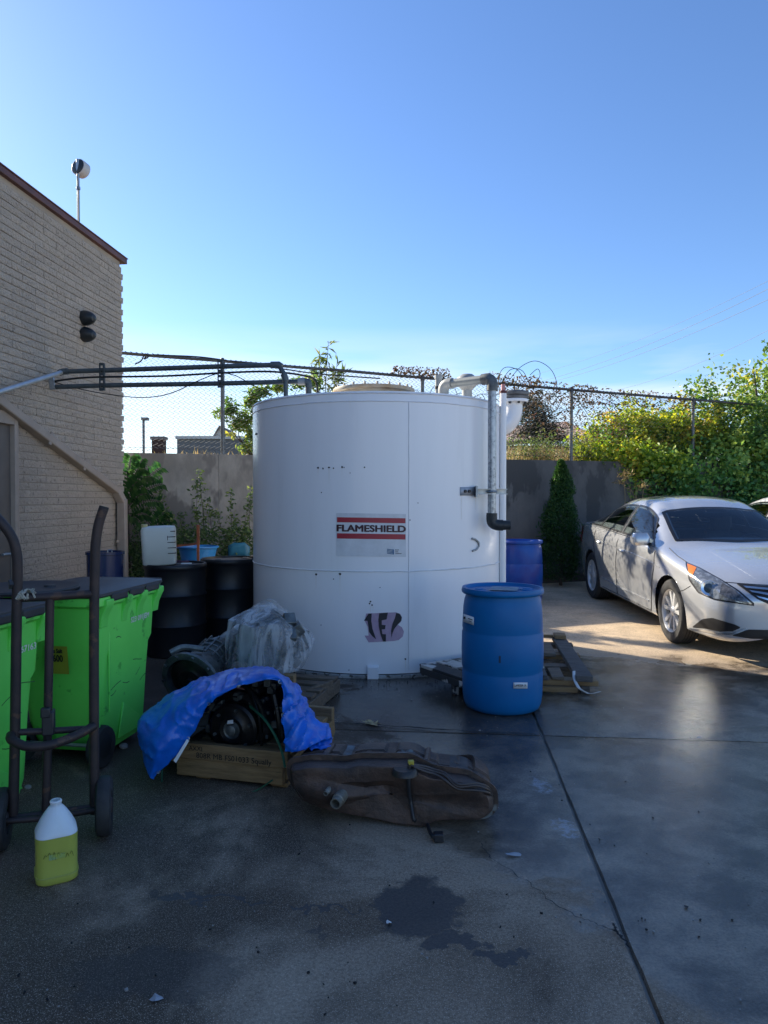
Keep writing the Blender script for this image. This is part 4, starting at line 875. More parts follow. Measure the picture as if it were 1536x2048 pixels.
for k in range(6):
    a = k * math.pi / 3 + .3; mb = MB(); mb.lathe([(0, .034), (.009, .034), (.01, .018)], 6, axisM((ex + .112 * math.cos(a), fy, ez + .112 * math.sin(a)), (0, -1, 0))); mb.obj('bolt', m_metal_gr, fl)
mb = MB(); mb.add([(ex - .022, fy - .04, ez + .035), (ex + .016, fy - .04, ez + .042), (ex + .014, fy - .038, ez + .062), (ex - .02, fy - .038, ez + .055)], [(0, 1, 2, 3)]); mb.obj('paper_tag', m_label, eng, smooth=0)
for (ax, az) in ((-.15, .1), (.16, .08), (-.12, -.12), (.15, -.1), (0, .17)):
    mb = MB(); mb.lathe([(0, .02), (.024, .02), (.028, 0)], 10, axisM((ex + ax, fy + .05, ez + az), (0, -1, 0))); mb.obj('boss', m_metal_gr, eng)
for k, (a, b, r) in enumerate((((-.19, .02, .2), (-.05, -.0, .31), .016), ((.05, .05, .33), (.2, .02, .12), .014), ((.2, .1, .28), (.24, .1, -.1), .018), ((-.24, .12, .25), (-.1, .3, .33), .02), ((.1, .02, .3), (.17, .0, .02), .009))):
    mb = MB(); p = Vector((ex, fy, ez - .1)); mb.tube(catmull([p + Vector(a), p + (Vector(a) + Vector(b)) / 2 + Vector((.02, -.02, .03)), p + Vector(b)], 5), r, 8); mb.obj('hose', m_metal_bk, eng)
mb = MB(); mb.add([(ex - .13, fy + .02, .30), (ex - .03, fy - .03, .335), (ex + .06, fy + .01, .305), (ex - .02, fy + .09, .33)], [(0, 1, 2), (0, 2, 3)]); mb.obj('gasket', mat('faded red plastic', (.16, .05, .045), .5), eng, solid=.006, smooth=0)
mb = MB(); rr = random.Random(3)
for k in range(60):
    x = ex + rr.uniform(-.22, .24); z = rr.uniform(.02, .36); y = fy + rr.uniform(.02, .12); s = rr.uniform(.008, .022); mb.box((x - s, y - s, z - s), (x + s, y + s, z + s * rr.uniform(.4, 1.4)), rotM((0, 0, 0)))
mb.obj('small_castings', m_metal_gr, eng, bevel=.003, kind='stuff')

m_tarp = mat('blue woven tarp', (.004, .150, .66), .30, 0, (.004, .105, .52), 4, bump=.22, bscale=9, bdist=.03, spec=.55)
rowsT = [
 [(306, 1556, 3.66), (350, 1512, 3.66), (388, 1462, 3.68), (414, 1412, 3.70), (440, 1391, 3.72), (500, 1368, 3.72), (560, 1364, 3.70), (567, 1430, 3.62), (572, 1502, 3.58)],
 [(300, 1554, 3.64), (318, 1490, 3.62), (368, 1430, 3.66), (408, 1395, 3.70), (442, 1380, 3.74), (502, 1355, 3.76), (563, 1356, 3.72), (590, 1430, 3.62), (600, 1502, 3.56)],
 [(290, 1528, 3.70), (286, 1462, 3.72), (335, 1412, 3.80), (400, 1370, 3.88), (452, 1352, 3.92), (508, 1341, 3.95), (562, 1350, 3.92), (606, 1420, 3.80), (640, 1486, 3.66)],
 [(286, 1500, 3.80), (284, 1440, 3.86), (328, 1402, 3.96), (396, 1362, 4.05), (450, 1345, 4.10), (510, 1336, 4.13), (562, 1348, 4.10), (612, 1412, 4.0), (664, 1478, 3.85)],
 [(296, 1490, 4.05), (300, 1442, 4.15), (345, 1405, 4.3), (405, 1372, 4.4), (455, 1355, 4.45), (512, 1348, 4.48), (560, 1362, 4.42), (606, 1425, 4.3), (640, 1475, 4.15)],
 [(330, 1490, 4.30), (335, 1462, 4.42), (375, 1440, 4.55), (420, 1420, 4.65), (460, 1410, 4.7), (512, 1405, 4.7), (555, 1420, 4.65), (590, 1455, 4.5), (615, 1480, 4.4)]]
ctr = [[P(*p) for p in r] for r in rowsT]
cols = [catmull([ctr[i][j] for i in range(len(ctr))], 12) for j in range(len(ctr[0]))]
rows = [catmull([cols[j][i] for j in range(len(cols))], 18) for i in range(len(cols[0]))]
nr, ncc = len(rows), len(rows[0])
tp = []
for i in range(nr):
    row = []
    for j in range(ncc):
        p = rows[i][j]; u = rows[i][min(j + 1, ncc - 1)] - rows[i][max(j - 1, 0)]; v = rows[min(i + 1, nr - 1)][j] - rows[max(i - 1, 0)][j]
        nrm = u.cross(v); nrm = nrm.normalized() if nrm.length > 1e-9 else Vector((0, 0, 1))
        jj = j / 1.8; ii = i / 1.5
        rdg = lambda q_: (1 - min(1, abs(noise.noise(q_)) * 2.2)) ** 3
        fold = .016 * noise.noise((jj * .16, ii * .05, 1)) + .010 * rdg((p.x * 9 + p.z * 6, p.y * 7, p.z * 10)) + .004 * rdg((p.x * 21 - p.z * 15, p.y * 12, p.z * 20 + 3)) + .0018 * rdg((p.x * 45, p.y * 40, p.z * 45))
        if jj > 62: fold += .022 * rdg((p.x * 16 - p.z * 10, ii * .1, 5))
        q = p + nrm * fold; q.z = max(q.z, .012); row.append(tuple(q))
    tp.append(row)
mb = MB(); mb.grid(tp); tarp = mb.obj('blue_tarp', m_tarp, smooth=42, solid=.0015); tag(tarp, 'crumpled bright blue tarp draped over the engine on the skid', 'tarp')
for (i_, j_) in ((1, 6), (1, 30), (1, 56), (1, 84), (1, 108), (1, 126)):
    p_ = Vector(tp[i_][min(j_, len(tp[0]) - 1)]); u_ = Vector(tp[i_][min(j_ + 1, len(tp[0]) - 1)]) - Vector(tp[i_][j_ - 1]); v_ = Vector(tp[i_ + 1][j_]) - Vector(tp[i_ - 1][j_]); n_ = u_.cross(v_).normalized()
    ey = MB(); ey.tube([p_ + axisM((0, 0, 0), n_).to_3x3() @ Vector((.009 * math.cos(a), .009 * math.sin(a), 0)) for a in [6.283 * k / 12 for k in range(12)]], .0035, 6, closed=True); ey.obj('eyelet', m_steel, tarp)
# gathered corner of the tarp lying on the rusty fuel tank
mb = MB(); rs_ = []
for i in range(9):
    r_ = []
    for j in range(26):
        t = j / 25; px = 572 + 92 * t; py = 1500 - 58 * (i / 8) * (.35 + .65 * math.sin(math.pi * min(1, t * .9 + .1))) - 2
        p = P(px, py, 3.60 + .22 * (i / 8)); p.y += .03 * noise.noise((j * .55, i * .8, 4)); p.z += .018 * noise.noise((j * .6 + i * .4, i * .5, 9)); r_.append(tuple(p))
    rs_.append(r_)
mb.grid(rs_); mb.obj('gathered_fold', m_tarp, tarp, smooth=60, solid=.003)
m_strap = mat('green strapping', (.02, .11, .06), .4)
wcable('green_strap', [P(325, 1520, 3.86), P(324, 1570, 3.8), P(330, 1588, 3.72), P(360, 1600, 3.66), P(410, 1606, 3.63), P(460, 1600, 3.65), P(510, 1582, 3.68), P(545, 1560, 3.66)], .0045, 'loose green strap looping on the ground before the skid', m_strap, 6, 8, 'strap')
wcable('green_strap', [P(500, 1412, 3.86), P(530, 1440, 3.72), P(552, 1475, 3.66), P(564, 1505, 3.62), P(570, 1535, 3.60)], .007, 'green strap running down from the engine beside the tarp opening', m_strap, 6, 8, 'strap')
mb = MB(); mb.add([P(347, 1521, 3.64), P(352, 1526, 3.64), P(378, 1482, 3.66), P(374, 1478, 3.66)], [(0, 1, 2, 3)]); o = mb.obj('paper_slip', m_label, smooth=0, solid=.002); tag(o, 'white paper slip tucked under the left tarp edge', 'paper')

# ================================================================== TRANSMISSION beside the green bin
tb0 = Vector((-1.37, 4.98, 0)); tax = Vector((.30, 1, .34)).normalized()
tr = thing('transmission', 'grey ribbed gearbox with round bell housing lying beside the green bin', 'gearbox', tb0, 0)
def tM(s): return axisM(Vector((0, 0, .235)) + tax * s, tax)
mb = MB(); mb.lathe([(.0, -.05), (.03, -.05), (.035, -.03), (.09, -.03), (.11, -.015), (.15, -.012), (.165, .0), (.17, .03)], 36, tM(.03)); mb.obj('torque_converter', m_metal_bk, tr)
mb = MB(); pts = [(.215, 0), (.225, .004), (.225, .03), (.2, .04), (.17, .10), (.15, .17), (.135, .2), (.130, .40), (.11, .46), (.085, .5), (.075, .62), (.05, .64), (.046, .72), (.0, .72)]
mb.lathe([(.18, .0)] + pts, 30, tM(0)); mb.obj('housing', m_metal_gr, tr)
mb = MB()
for k in range(14):
    a = 2 * math.pi * k / 14; M_ = tM(.2) @ Matrix.Rotation(a, 4, 'Z'); mb.box((.128, -.006, 0), (.145, .006, .22), M_)
for s in (.24, .30, .36): mb.lathe([(.128, 0), (.143, 0), (.143, .012), (.128, .012)], 30, tM(s))
mb.obj('rib', m_metal_gr, tr, smooth=0)
mb = MB(); mb.lathe([(.0, .04), (.052, .035), (.056, -.03), (.04, -.05)], 18, tM(.74)); mb.obj('output_cap', mat('dull bright steel', (.45, .47, .47), .35, .7), tr)
for k in range(10):
    a = 2 * math.pi * k / 10; mb = MB(); mb.lathe([(0, -.014), (.011, -.014), (.012, .0)], 6, tM(.0) @ Matrix.Translation((.208 * math.cos(a), .208 * math.sin(a), 0))); mb.obj('bolt', m_metal_gr, tr)
mb = MB(); mb.box((-.16, -.03, -.235), (.16, .42, -.13), Matrix.Translation((0, .15, .235))); mb.obj('oil_pan', m_metal_dk, tr, bevel=.02)
mb = MB(); mb.tube(catmull([(-.14, .02, .44), (-.07, .05, .47), (.0, .07, .465), (.08, .08, .45)], 5), .022, 8); mb.obj('hose', m_metal_gr, tr)
for pts in ([(.17, .2, .34), (.21, .22, .31), (.2, .25, .25), (.18, .2, .2)], [(.22, .3, .16), (.27, .33, .15), (.30, .36, .2)], [(.2, .34, .3), (.25, .45, .3), (.27, .5, .4)]):
    mb = MB(); mb.tube(catmull(pts, 5), .008, 6); mb.obj('pipe', m_metal_gr, tr)

# ================================================================== WRAPPED ENGINE
hull = [(530, 1197, 5.45), (548, 1198, 5.5), (457, 1240, 5.15), (503, 1255, 4.98), (560, 1246, 5.0), (598, 1238, 5.35), (620, 1262, 5.35), (627, 1278, 5.35), (622, 1304, 5.25), (600, 1322, 5.15), (596, 1345, 5.1), (453, 1335, 5.12), (449, 1285, 5.12), (505, 1350, 4.95), (560, 1350, 4.97), (470, 1240, 5.7), (600, 1245, 5.75), (600, 1340, 5.7), (465, 1335, 5.7)]
we = thing('wrapped_engine', 'engine bundled in cloudy stretch film on a pallet before the tank', 'wrapped engine', (P(538, 1300, 5.35).x, 5.35, .0))
bm = bmesh.new()
for h in hull: bm.verts.new(P(*h))
bmesh.ops.convex_hull(bm, input=bm.verts); bmesh.ops.delete(bm, geom=[v for v in bm.verts if not v.link_faces], context='VERTS')
bmesh.ops.triangulate(bm, faces=bm.faces)
inner = MB(); inner.v = [tuple(v.co) for v in bm.verts]; bm.verts.index_update(); inner.f = [tuple(v.index for v in f.verts) for f in bm.faces]
cc = sum((Vector(v) for v in inner.v), Vector()) / len(inner.v); inner.v = [tuple(cc + (Vector(v) - cc) * .76) for v in inner.v]
for _ in range(3): bmesh.ops.subdivide_edges(bm, edges=bm.edges, cuts=1, use_grid_fill=True); bmesh.ops.triangulate(bm, faces=bm.faces)
for _ in range(2): bmesh.ops.smooth_vert(bm, verts=bm.verts, factor=.25, use_axis_x=True, use_axis_y=True, use_axis_z=True)
for v in bm.verts:
    d = (v.co - cc).normalized(); p = v.co
    v.co += d * (.018 * noise.noise((p.x * 5 - p.z * 4, p.y * 4, p.z * 6)) + .006 * abs(noise.noise((p.x * 12 + p.z * 22, p.y * 8, p.z * 6 - p.x * 18))))
bm.verts.index_update(); film = MB(); film.v = [tuple(v.co) for v in bm.verts]; film.f = [tuple(v.index for v in f.verts) for f in bm.faces]; bm.free()
def film_mat():
    m = bpy.data.materials.new('cloudy stretch film'); m.use_nodes = True; nt = m.node_tree; b = nt.nodes['Principled BSDF']
    t = N(nt, 'ShaderNodeTexCoord'); mp_ = N(nt, 'ShaderNodeMapping', {'Vector': t.outputs['Object'], 'Scale': (3.2, 3.2, .8), 'Rotation': (.4, .75, .3)})
    n1 = N(nt, 'ShaderNodeTexNoise', {'Vector': mp_.outputs[0], 'Scale': 2.0, 'Detail': 6, 'Roughness': .6, 'Distortion': 1.2})
    al = N(nt, 'ShaderNodeMapRange', {'Value': n1.outputs[0], 'From Min': .38, 'From Max': .64, 'To Min': .06, 'To Max': .50})
    nt.links.new(al.outputs[0], b.inputs['Alpha']); b.inputs['Base Color'].default_value = (.84, .88, .90, 1); b.inputs['Roughness'].default_value = .10
    bp = N(nt, 'ShaderNodeBump', {'Height': n1.outputs[0], 'Strength': .3, 'Distance': .04}); nt.links.new(bp.outputs[0], b.inputs['Normal']); return m
film.obj('stretch_film', film_mat(), we, smooth=28, world=True)
inner.obj('engine_block', mat('green grey casting', (.028, .050, .045), .5, .3, (.010, .014, .014), 7, bump=.6, bscale=12, bdist=.06), we, smooth=0, world=True, bevel=.01)
mb = MB(); rr = random.Random(5)
for k in range(36):
    d = Vector((rr.uniform(-1, 1), rr.uniform(-1, .1), rr.uniform(-.7, .6))).normalized(); c = cc + Vector((d.x * .25, d.y * .22, d.z * .2)); s = rr.uniform(.015, .045); mb.box((-s, -s, -s), (s, s, s * rr.uniform(.5, 2)), rotM(c, rr.random(), rr.random(), rr.random()))
mb.obj('engine_lugs', m_metal_gr, we, world=True, bevel=.006, kind='stuff')
wpal = thing('wrap_pallet', 'wooden pallet under the film wrapped engine', 'pallet', (we.location.x, 5.3, 0), -.25)
for k in range(3): plank('runner', (-.38 + k * .36, -.35, .0), (-.29 + k * .36, .42, .10), m_wood, wpal)
for k in range(5): plank('deck_board', (-.40, -.36 + k * .165, .102), (.42, -.36 + k * .165 + .10, .125), m_wood, wpal)
q = P(606, 1360, 4.95); plank('chock', (.24, -.32, .127), (.33, -.26, .30), m_newwood, wpal)
sc = thing('broken_plank', 'short broken plank lying beside the wrapped engine and tarp', 'plank', G(622, 1412), R(-14)); mb = MB(); mb.bar((-.12, -.12, .06), (.1, .2, .10), .035, .10); mb.obj('plank', m_wood, sc, bevel=.006)
mb = MB(); mb.bar((-.16, .1, .03), (.02, .1, .03), .07, .05); mb.obj('cleat', m_wood, sc, bevel=.006)

# ================================================================== RUSTY FUEL TANK
m_rust = mat('rusty fuel tank steel', (.125, .080, .060), .45, .4, (.045, .034, .030), 7, bump=.5, bscale=40, c3=(.22, .24, .24), s3=7.5, t3=.635, stretch=(1, 1.6, 1))
ftl = Vector((.01, 3.47, 0)); ft = thing('fuel_tank', 'rusty steel vehicle fuel tank lying on the ground before the skid', 'fuel tank', ftl, R(-6))
FTP = [(-.455, .245), (-.445, .17), (-.385, .085), (-.27, .055), (-.10, .030), (.10, .004), (.215, .004), (.265, .035), (.48, .040), (.52, .075), (.515, .155), (.40, .225), (.235, .240), (.13, .292), (-.12, .284), (-.17, .268), (-.36, .268)]
def ring_pts(pl, n):
    c = []
    for i in range(len(pl)):
        p = Vector((*pl[i], 0)); a = Vector((*pl[i - 1], 0)); b = Vector((*pl[(i + 1) % len(pl)], 0)); ra = min(.02, (a - p).length * .35); rb = min(.02, (b - p).length * .35)
        p0 = p + (a - p).normalized() * ra; p1 = p + (b - p).normalized() * rb
        c += [p0, (p0 + p1 + 2 * p) / 4, p1]
    c.append(c[0]); L = [0]
    for a, b in zip(c, c[1:]): L.append(L[-1] + (b - a).length)
    return [(float(np.interp(L[-1] * k / n, L, [p.x for p in c])), float(np.interp(L[-1] * k / n, L, [p.y for p in c]))) for k in range(n)]
nA_ = 150; base_ring = ring_pts(FTP, nA_); fcx, fcz = .04, .14
#        scale, y,   keep
rnx = []
for k in range(nA_):
    (x0, z0), (x1, z1) = base_ring[k - 1], base_ring[(k + 1) % nA_]; L = math.hypot(x1 - x0, z1 - z0); rnx.append(((z1 - z0) / L, -(x1 - x0) / L))
layers = [(.02, -.165, 0), (.25, -.17, 0), (.5, -.178, 0), (.72, -.182, 0), (.915, -.182, 0), (.95, -.180, 0), (.985, -.155, 0), (1.0, -.13, 0), (1.0, -.098, 0), (1.0, -.096, .024), (1.0, -.088, .024), (1.0, -.086, 0), (.995, .02, 0), (.995, .026, -.012), (.99, .07, -.012), (.99, .076, 0), (.985, .19, 0), (.965, .235, 0), (.92, .255, 0), (.7, .26, 0), (.3, .26, 0), (.02, .26, 0)]
mb = MB()
for (sc, y, of) in layers:
    for (x, z), (nx_, nz_) in zip(base_ring, rnx):
        X = fcx + (x - fcx) * sc + nx_ * of; Z = fcz + (z - fcz) * sc + nz_ * of
        yy = y + .004 * noise.noise((X * 6, Z * 9, y * 3)) + (.022 * noise.noise((X * 3.1, Z * 6, 11)) if y < -.1 else 0)
        if y < -.1:
            yy += .030 * max(0, 1 - ((X + .02) / .10) ** 2 - ((Z - .17) / .04) ** 2) + .022 * max(0, 1 - ((X - .33) / .09) ** 2 - ((Z - .12) / .05) ** 2) - .035 * max(0, 1 - ((X + .26) / .13) ** 2 - ((Z - .14) / .06) ** 2)
        if y > -.08 and z > .2:
            Z -= .035 * (y + .08) / .34
            if y < .22 and (abs(X + .20) < .035 or abs(X - .02) < .03 or abs(X - .30) < .045): Z -= .016
        Z += .002 * noise.noise((X * 9, yy * 9, Z * 9))
        mb.v.append((X, yy, max(Z, .003)))
for i in range(len(layers) - 1):
    for k in range(nA_): mb.f.append((i * nA_ + k, i * nA_ + (k + 1) % nA_, (i + 1) * nA_ + (k + 1) % nA_, (i + 1) * nA_ + k))
fto = mb.obj('shell', m_rust, ft, smooth=22)
ftv, ftf = list(mb.v), list(mb.f)
for (xa, w_) in ((-.30, .03), (-.09, .03), (.10, .03), (.20, .025)):
    rb = MB(); rb.bar((xa, -.05, .264 if xa < .05 else .262), (xa, .20, .240 if xa < .05 else .235), w_, .020); rb.obj('pressed_rib', m_rust, ft, bevel=.007)
mb.v, mb.f = ftv, ftf
bvf = BVHTree.FromPolygons([tuple(Matrix.Translation(ftl) @ Matrix.Rotation(R(-6), 4, 'Z') @ Vector(v)) for v in mb.v], mb.f)
def hit(bv, px, py, eps):
    d = ray(px, py).normalized(); r = bv.ray_cast(CAMP, d)
    if r[0] is None:
        r = bv.find_nearest(P(px, py, 3.5))
        return r[0] + r[1] * eps
    nn = r[1] if r[1].dot(d) < 0 else -r[1]
    return r[0] + nn * eps
for (px, py, r_, L) in ((675, 1598, .026, .06), (651, 1584, .011, .035)):
    p = hit(bvf, px + 6, py - 4, 0); mb = MB(); d = Vector((-.35, -1, -.15)).normalized(); M_ = axisM(p, d); mb.lathe([(r_ * 1.15, -.02), (r_ * 1.15, L * .5), (r_, L * .55), (r_, L), (r_ * .78, L), (r_ * .78, -.01), (0, -.01)], 22, M_); mb.obj('filler_neck', mat('dull zinc', (.33, .33, .29), .5, .5, (.2, .18, .14), 20), ft, world=True)
for (xa, xb, cc_) in ((-.225, -.185, (.20, .27, .28)), (.31, .40, (.03, .036, .036))):
    mb2 = MB(); rows_ = []
    for y in np.linspace(-.07, .22, 9):
        rows_.append([tuple(bvf.ray_cast(ftl + Matrix.Rotation(R(-6), 3, 'Z') @ Vector((xa + (xb - xa) * k / 3, y, 1)), Vector((0, 0, -1)))[0] + Vector((0, 0, .003))) for k in range(4)])
    mb2.grid(rows_); mb2.obj('mount_pad', mat('worn pad %d' % int(xa * 100), cc_, .6, 0, (.08, .07, .065), 9), ft, world=True)
m_fl = mat('brown fuel line', (.075, .055, .045), .45, .3)
for k in range(3):
    o_ = k * 4.5; pts = [(815 + 5 * k, 1533 + o_ * .5), (845, 1537 + o_), (870, 1545 + o_), (890, 1552 + o_), (915, 1566 + o_), (950, 1570 + o_), (975, 1580 + o_), (988 + 3 * k - 6, 1592 + o_ * 1.2)]
    mb = MB(); mb.tube(catmull([hit(bvf, x, y, .012) for x, y in pts[:-1]] + [P(pts[-1][0], pts[-1][1], 3.36)], 6), .006, 7); mb.obj('fuel_line', m_fl, ft, world=True)
    e = P(pts[-1][0], pts[-1][1], 3.36); mb = MB(); mb.tube([e, e + Vector((.012, -.004, -.006))], .007, 7); mb.obj('line_end', m_steel, ft, world=True)
mb = MB(); mb.tube(catmull([hit(bvf, x, y, .012) for x, y in [(817, 1536), (818, 1565), (822, 1600), (830, 1640), (845, 1658)]] + [P(862, 1668, 3.16), P(876, 1676, 3.14)], 6), .009, 8); mb.obj('strap_hose', m_black, ft, world=True)
c = P(877, 1675, 3.14); mb = MB(); mb.box((c.x - .022, c.y - .02, c.z - .016), (c.x + .022, c.y + .02, c.z + .022)); mb.obj('connector', m_black, ft, world=True, bevel=.005)
c = hit(bvf, 820, 1531, .015); mb = MB(); mb.box((c.x - .014, c.y - .012, c.z - .010), (c.x + .014, c.y + .012, c.z + .012)); mb.obj('yellow_clip', mat('yellow clip', (.5, .42, .05), .5), ft, world=True, bevel=.004)
mb = MB(); cpt = hit(bvf, 810, 1540, .006); mb.lathe([(0, .012), (.05, .01), (.058, .0), (.062, -.015)], 22, Matrix.Translation(cpt)); mb.obj('sender_plate', m_metal_dk, ft, world=True)

# ================================================================== PEELING PLATFORM and PALLET by the front drum
m_peel = mat('black board with peeling white paint', (.028, .028, .030), .7, 0, (.05, .05, .05), 6, bump=.4, bscale=20, c3=(.62, .60, .55), s3=5.5, t3=.52)
m_peelw = mat('peeling white paint', (.62, .60, .55), .6, 0, (.45, .43, .38), 6, bump=.4, bscale=20, c3=(.05, .04, .035), s3=6, t3=.54)
A_ = G(838, 1328, .16); B_ = G(925, 1357, .16); pz = math.atan2((B_ - A_).y, (B_ - A_).x)
pf = thing('low_platform', 'low black platform with peeling white paint between tank and front drum', 'platform', (A_.x, A_.y, 0), pz)
for k in range(5): plank('top_board', (.0, .005 + k * .165, .135), (.62, .165 + k * .165 - .006, .16 + .003 * (k % 2)), m_peel if k == 0 else m_peelw, pf, .004, .002)
plank('apron', (.01, .0, .085), (.61, .022, .134), m_peel, pf, .003, .002); plank('apron', (.0, .03, .085), (.022, .80, .134), m_peel, pf, .003, .002)
for (x, y) in ((.40, .0), (.05, .35), (.57, .78), (.06, .78)): plank('leg', (x, y + .023, 0), (x + .045, y + .06, .134), m_peel, pf, .003, .002)
pa = G(1098, 1372, .0); pb_ = G(1178, 1372, 0)
pl = thing('wood_pallet', 'weathered wooden pallet with wide boards right of the front drum', 'pallet', (G(1183, 1392).x, G(1183, 1392).y, 0), R(-7))
for k in range(4):
    y = .06 + k * .46; plank('cross_bar', (-.95, y - .01, .06), (.06, y + .11, .105), m_wood if k % 2 else m_newwood, pl, .006)
for x in (-.90, -.50, -.07): plank('foot', (x, .065, .0), (x + .07, .14, .058), m_greywood, pl, .005); plank('foot', (x, 1.44, .0), (x + .07, 1.51, .058), m_greywood, pl, .005)
plank('lower_board', (-.86, .0 + .02, .012), (-.1, .058, .055), m_newwood, pl)
plank('deck_board', (-.12, .0, .107), (.01, 1.62, .15), m_greywood, pl, .006); plank('deck_board', (-.46, .02, .107), (-.33, .9, .146), m_greywood, pl, .006); plank('deck_board', (-.92, .0, .107), (-.74, 1.6, .146), m_greywood, pl, .006)
plank('deck_board', (-.30, .85, .107), (-.17, 1.35, .142), m_wood, pl, .006); plank('deck_board', (-.66, .1, .107), (-.55, 1.58, .144), m_wood, pl, .006)
plank('broken_slat', (-.30, .03, .107), (-.20, .34, .135), m_wood, pl, .006)
plank('end_block', (-.11, 1.46, .152), (.0, 1.60, .19), m_newwood, pl, .006); plank('end_board', (-.90, 1.52, .150), (-.12, 1.57, .178), m_newwood, pl, .006)
mb = MB()
rows = []
for p in catmull([P(1148, 1342, 5.55), P(1149, 1358, 5.5), P(1158, 1376, 5.45), P(1172, 1385, 5.5), P(1185, 1388, 5.5), P(1200, 1384, 5.55)], 8):
    p.z = max(p.z, .012); rows.append([p - Vector((.012, 0, 0)), p + Vector((.012, .006, 0))])
mb.grid(rows); o = mb.obj('white_strap', mat('white webbing', (.62, .64, .66), .6), solid=.003); tag(o, 'white webbing strap curling from the wooden pallet onto the slab', 'strap')

# ================================================================== CAR
def pchip(xs, ys, x):
    xs = np.asarray(xs, float); ys = np.asarray(ys, float); h = np.diff(xs); d = np.diff(ys) / h; m = np.zeros_like(ys)
    for i in range(1, len(xs) - 1):
        if d[i - 1] * d[i] > 0:
            w1 = 2 * h[i] + h[i - 1]; w2 = h[i] + 2 * h[i - 1]; m[i] = (w1 + w2) / (w1 / d[i - 1] + w2 / d[i])
    m[0] = d[0]; m[-1] = d[-1]; i = np.clip(np.searchsorted(xs, x) - 1, 0, len(h) - 1); t = (x - xs[i]) / h[i]
    return (2 * t ** 3 - 3 * t ** 2 + 1) * ys[i] + (t ** 3 - 2 * t ** 2 + t) * h[i] * m[i] + (-2 * t ** 3 + 3 * t ** 2) * ys[i + 1] + (t ** 3 - t ** 2) * h[i] * m[i + 1]
#        x     W    zbot  p5z   p6y  p6z   p8z
ST = [(0.00, .42, .26, .58, .30, .615, .63), (0.02, .56, .235, .60, .40, .645, .66), (0.07, .68, .215, .63, .48, .68, .705), (0.16, .77, .205, .675, .54, .725, .76), (0.30, .835, .20, .725, .58, .775, .815),
      (0.60, .89, .20, .81, .62, .85, .885), (0.95, .91, .20, .87, .64, .905, .945), (1.22, .915, .20, .915, .665, .95, .99), (1.36, .915, .20, .93, .675, .985, 1.045), (1.60, .915, .20, .945, .66, 1.10, 1.175),
      (1.85, .915, .20, .955, .63, 1.23, 1.31), (2.05, .915, .20, .96, .605, 1.315, 1.40), (2.30, .915, .20, .965, .59, 1.38, 1.475), (2.60, .915, .20, .97, .585, 1.402, 1.50), (3.00, .915, .20, .985, .58, 1.395, 1.495),
      (3.40, .912, .20, 1.005, .575, 1.340, 1.435), (3.70, .905, .205, 1.025, .57, 1.262, 1.35), (4.00, .895, .215, 1.04, .575, 1.17, 1.25), (4.25, .88, .23, 1.045, .60, 1.10, 1.145), (4.50, .84, .25, 1.035, .61, 1.065, 1.085),
      (4.68, .77, .27, 1.0, .57, 1.035, 1.06), (4.78, .68, .29, .95, .50, .985, 1.01), (4.82, .55, .33, .88, .40, .91, .93)]
sx_ = [s[0] for s in ST]
def section(x):
    W, zb, p5, y6, z6, z8 = [float(pchip(sx_, [s[k] for s in ST], x)) for k in range(1, 7)]
    h = p5 - zb
    return [(W * .90, zb - .005), (W * .955, zb + .02), (W * .975, zb + .10 * h / .7), (W * .992, zb + .36 * h), (W * 1.0, zb + .62 * h), (W * .985, zb + .80 * h), (W * .935, p5), (y6, z6), (y6 * .62, z6 + .74 * (z8 - z6)), (y6 * .25, z6 + .97 * (z8 - z6)), (0, z8)]
NPV = 11
def car_body():
    NX, PER = 210, 6; xsv = np.concatenate([np.linspace(0, .3, 26)[:-1], np.linspace(.3, 4.5, NX), np.linspace(4.5, 4.82, 22)[1:]])
    rings = []
    for x in xsv:
        sec = catmull([Vector((y, z, 0)) for y, z in section(float(x))], PER); rings.append([(float(x), p.x, p.y) for p in sec])
    n = len(rings[0]); vs = []; full = []
    for r in rings: full.append([(x, y, z) for x, y, z in r] + [(x, -y, z) for x, y, z in r[-2::-1]])
    return full
full = car_body(); CN = len(full[0])
CARX, CARY = 3.87, 7.40 - .95
FRONT_Z, REAR_Z = gz(0, 7.4), gz(0, 10.19)
cp = math.atan2(REAR_Z - FRONT_Z, 2.79)
def carW(p):        # car-local (x back, y to its right, z up) -> world
    x, y, z = p; c, s = math.cos(cp), math.sin(cp); dx = x - .95
    return Vector((CARX - y, 7.40 + dx * c - z * s * 1.0 + 0.0, FRONT_Z + dx * s + z * c))
car = thing('parked_car', 'silver four door sedan parked nose out on the right', 'car', (CARX, 8.8, gz(0, 8.8)))
verts = [carW(p) for r in full for p in r]; faces = [(i * CN + j, i * CN + j + 1, (i + 1) * CN + j + 1, (i + 1) * CN + j) for i in range(len(full) - 1) for j in range(CN - 1)]
bv = BVHTree.FromPolygons(verts, faces + [tuple(range(CN))[::-1]])
def project(p): q = p - CAMP; d = q.dot(_fw); return (CX + F * q.x / d, CY - F * q.dot(_up) / d)
def inside(pt, poly):
    x, y = pt; c = False; j = len(poly) - 1
    for i in range(len(poly)):
        if ((poly[i][1] > y) != (poly[j][1] > y)) and x < (poly[j][0] - poly[i][0]) * (y - poly[i][1]) / (poly[j][1] - poly[i][1]) + poly[i][0]: c = not c
        j = i
    return c
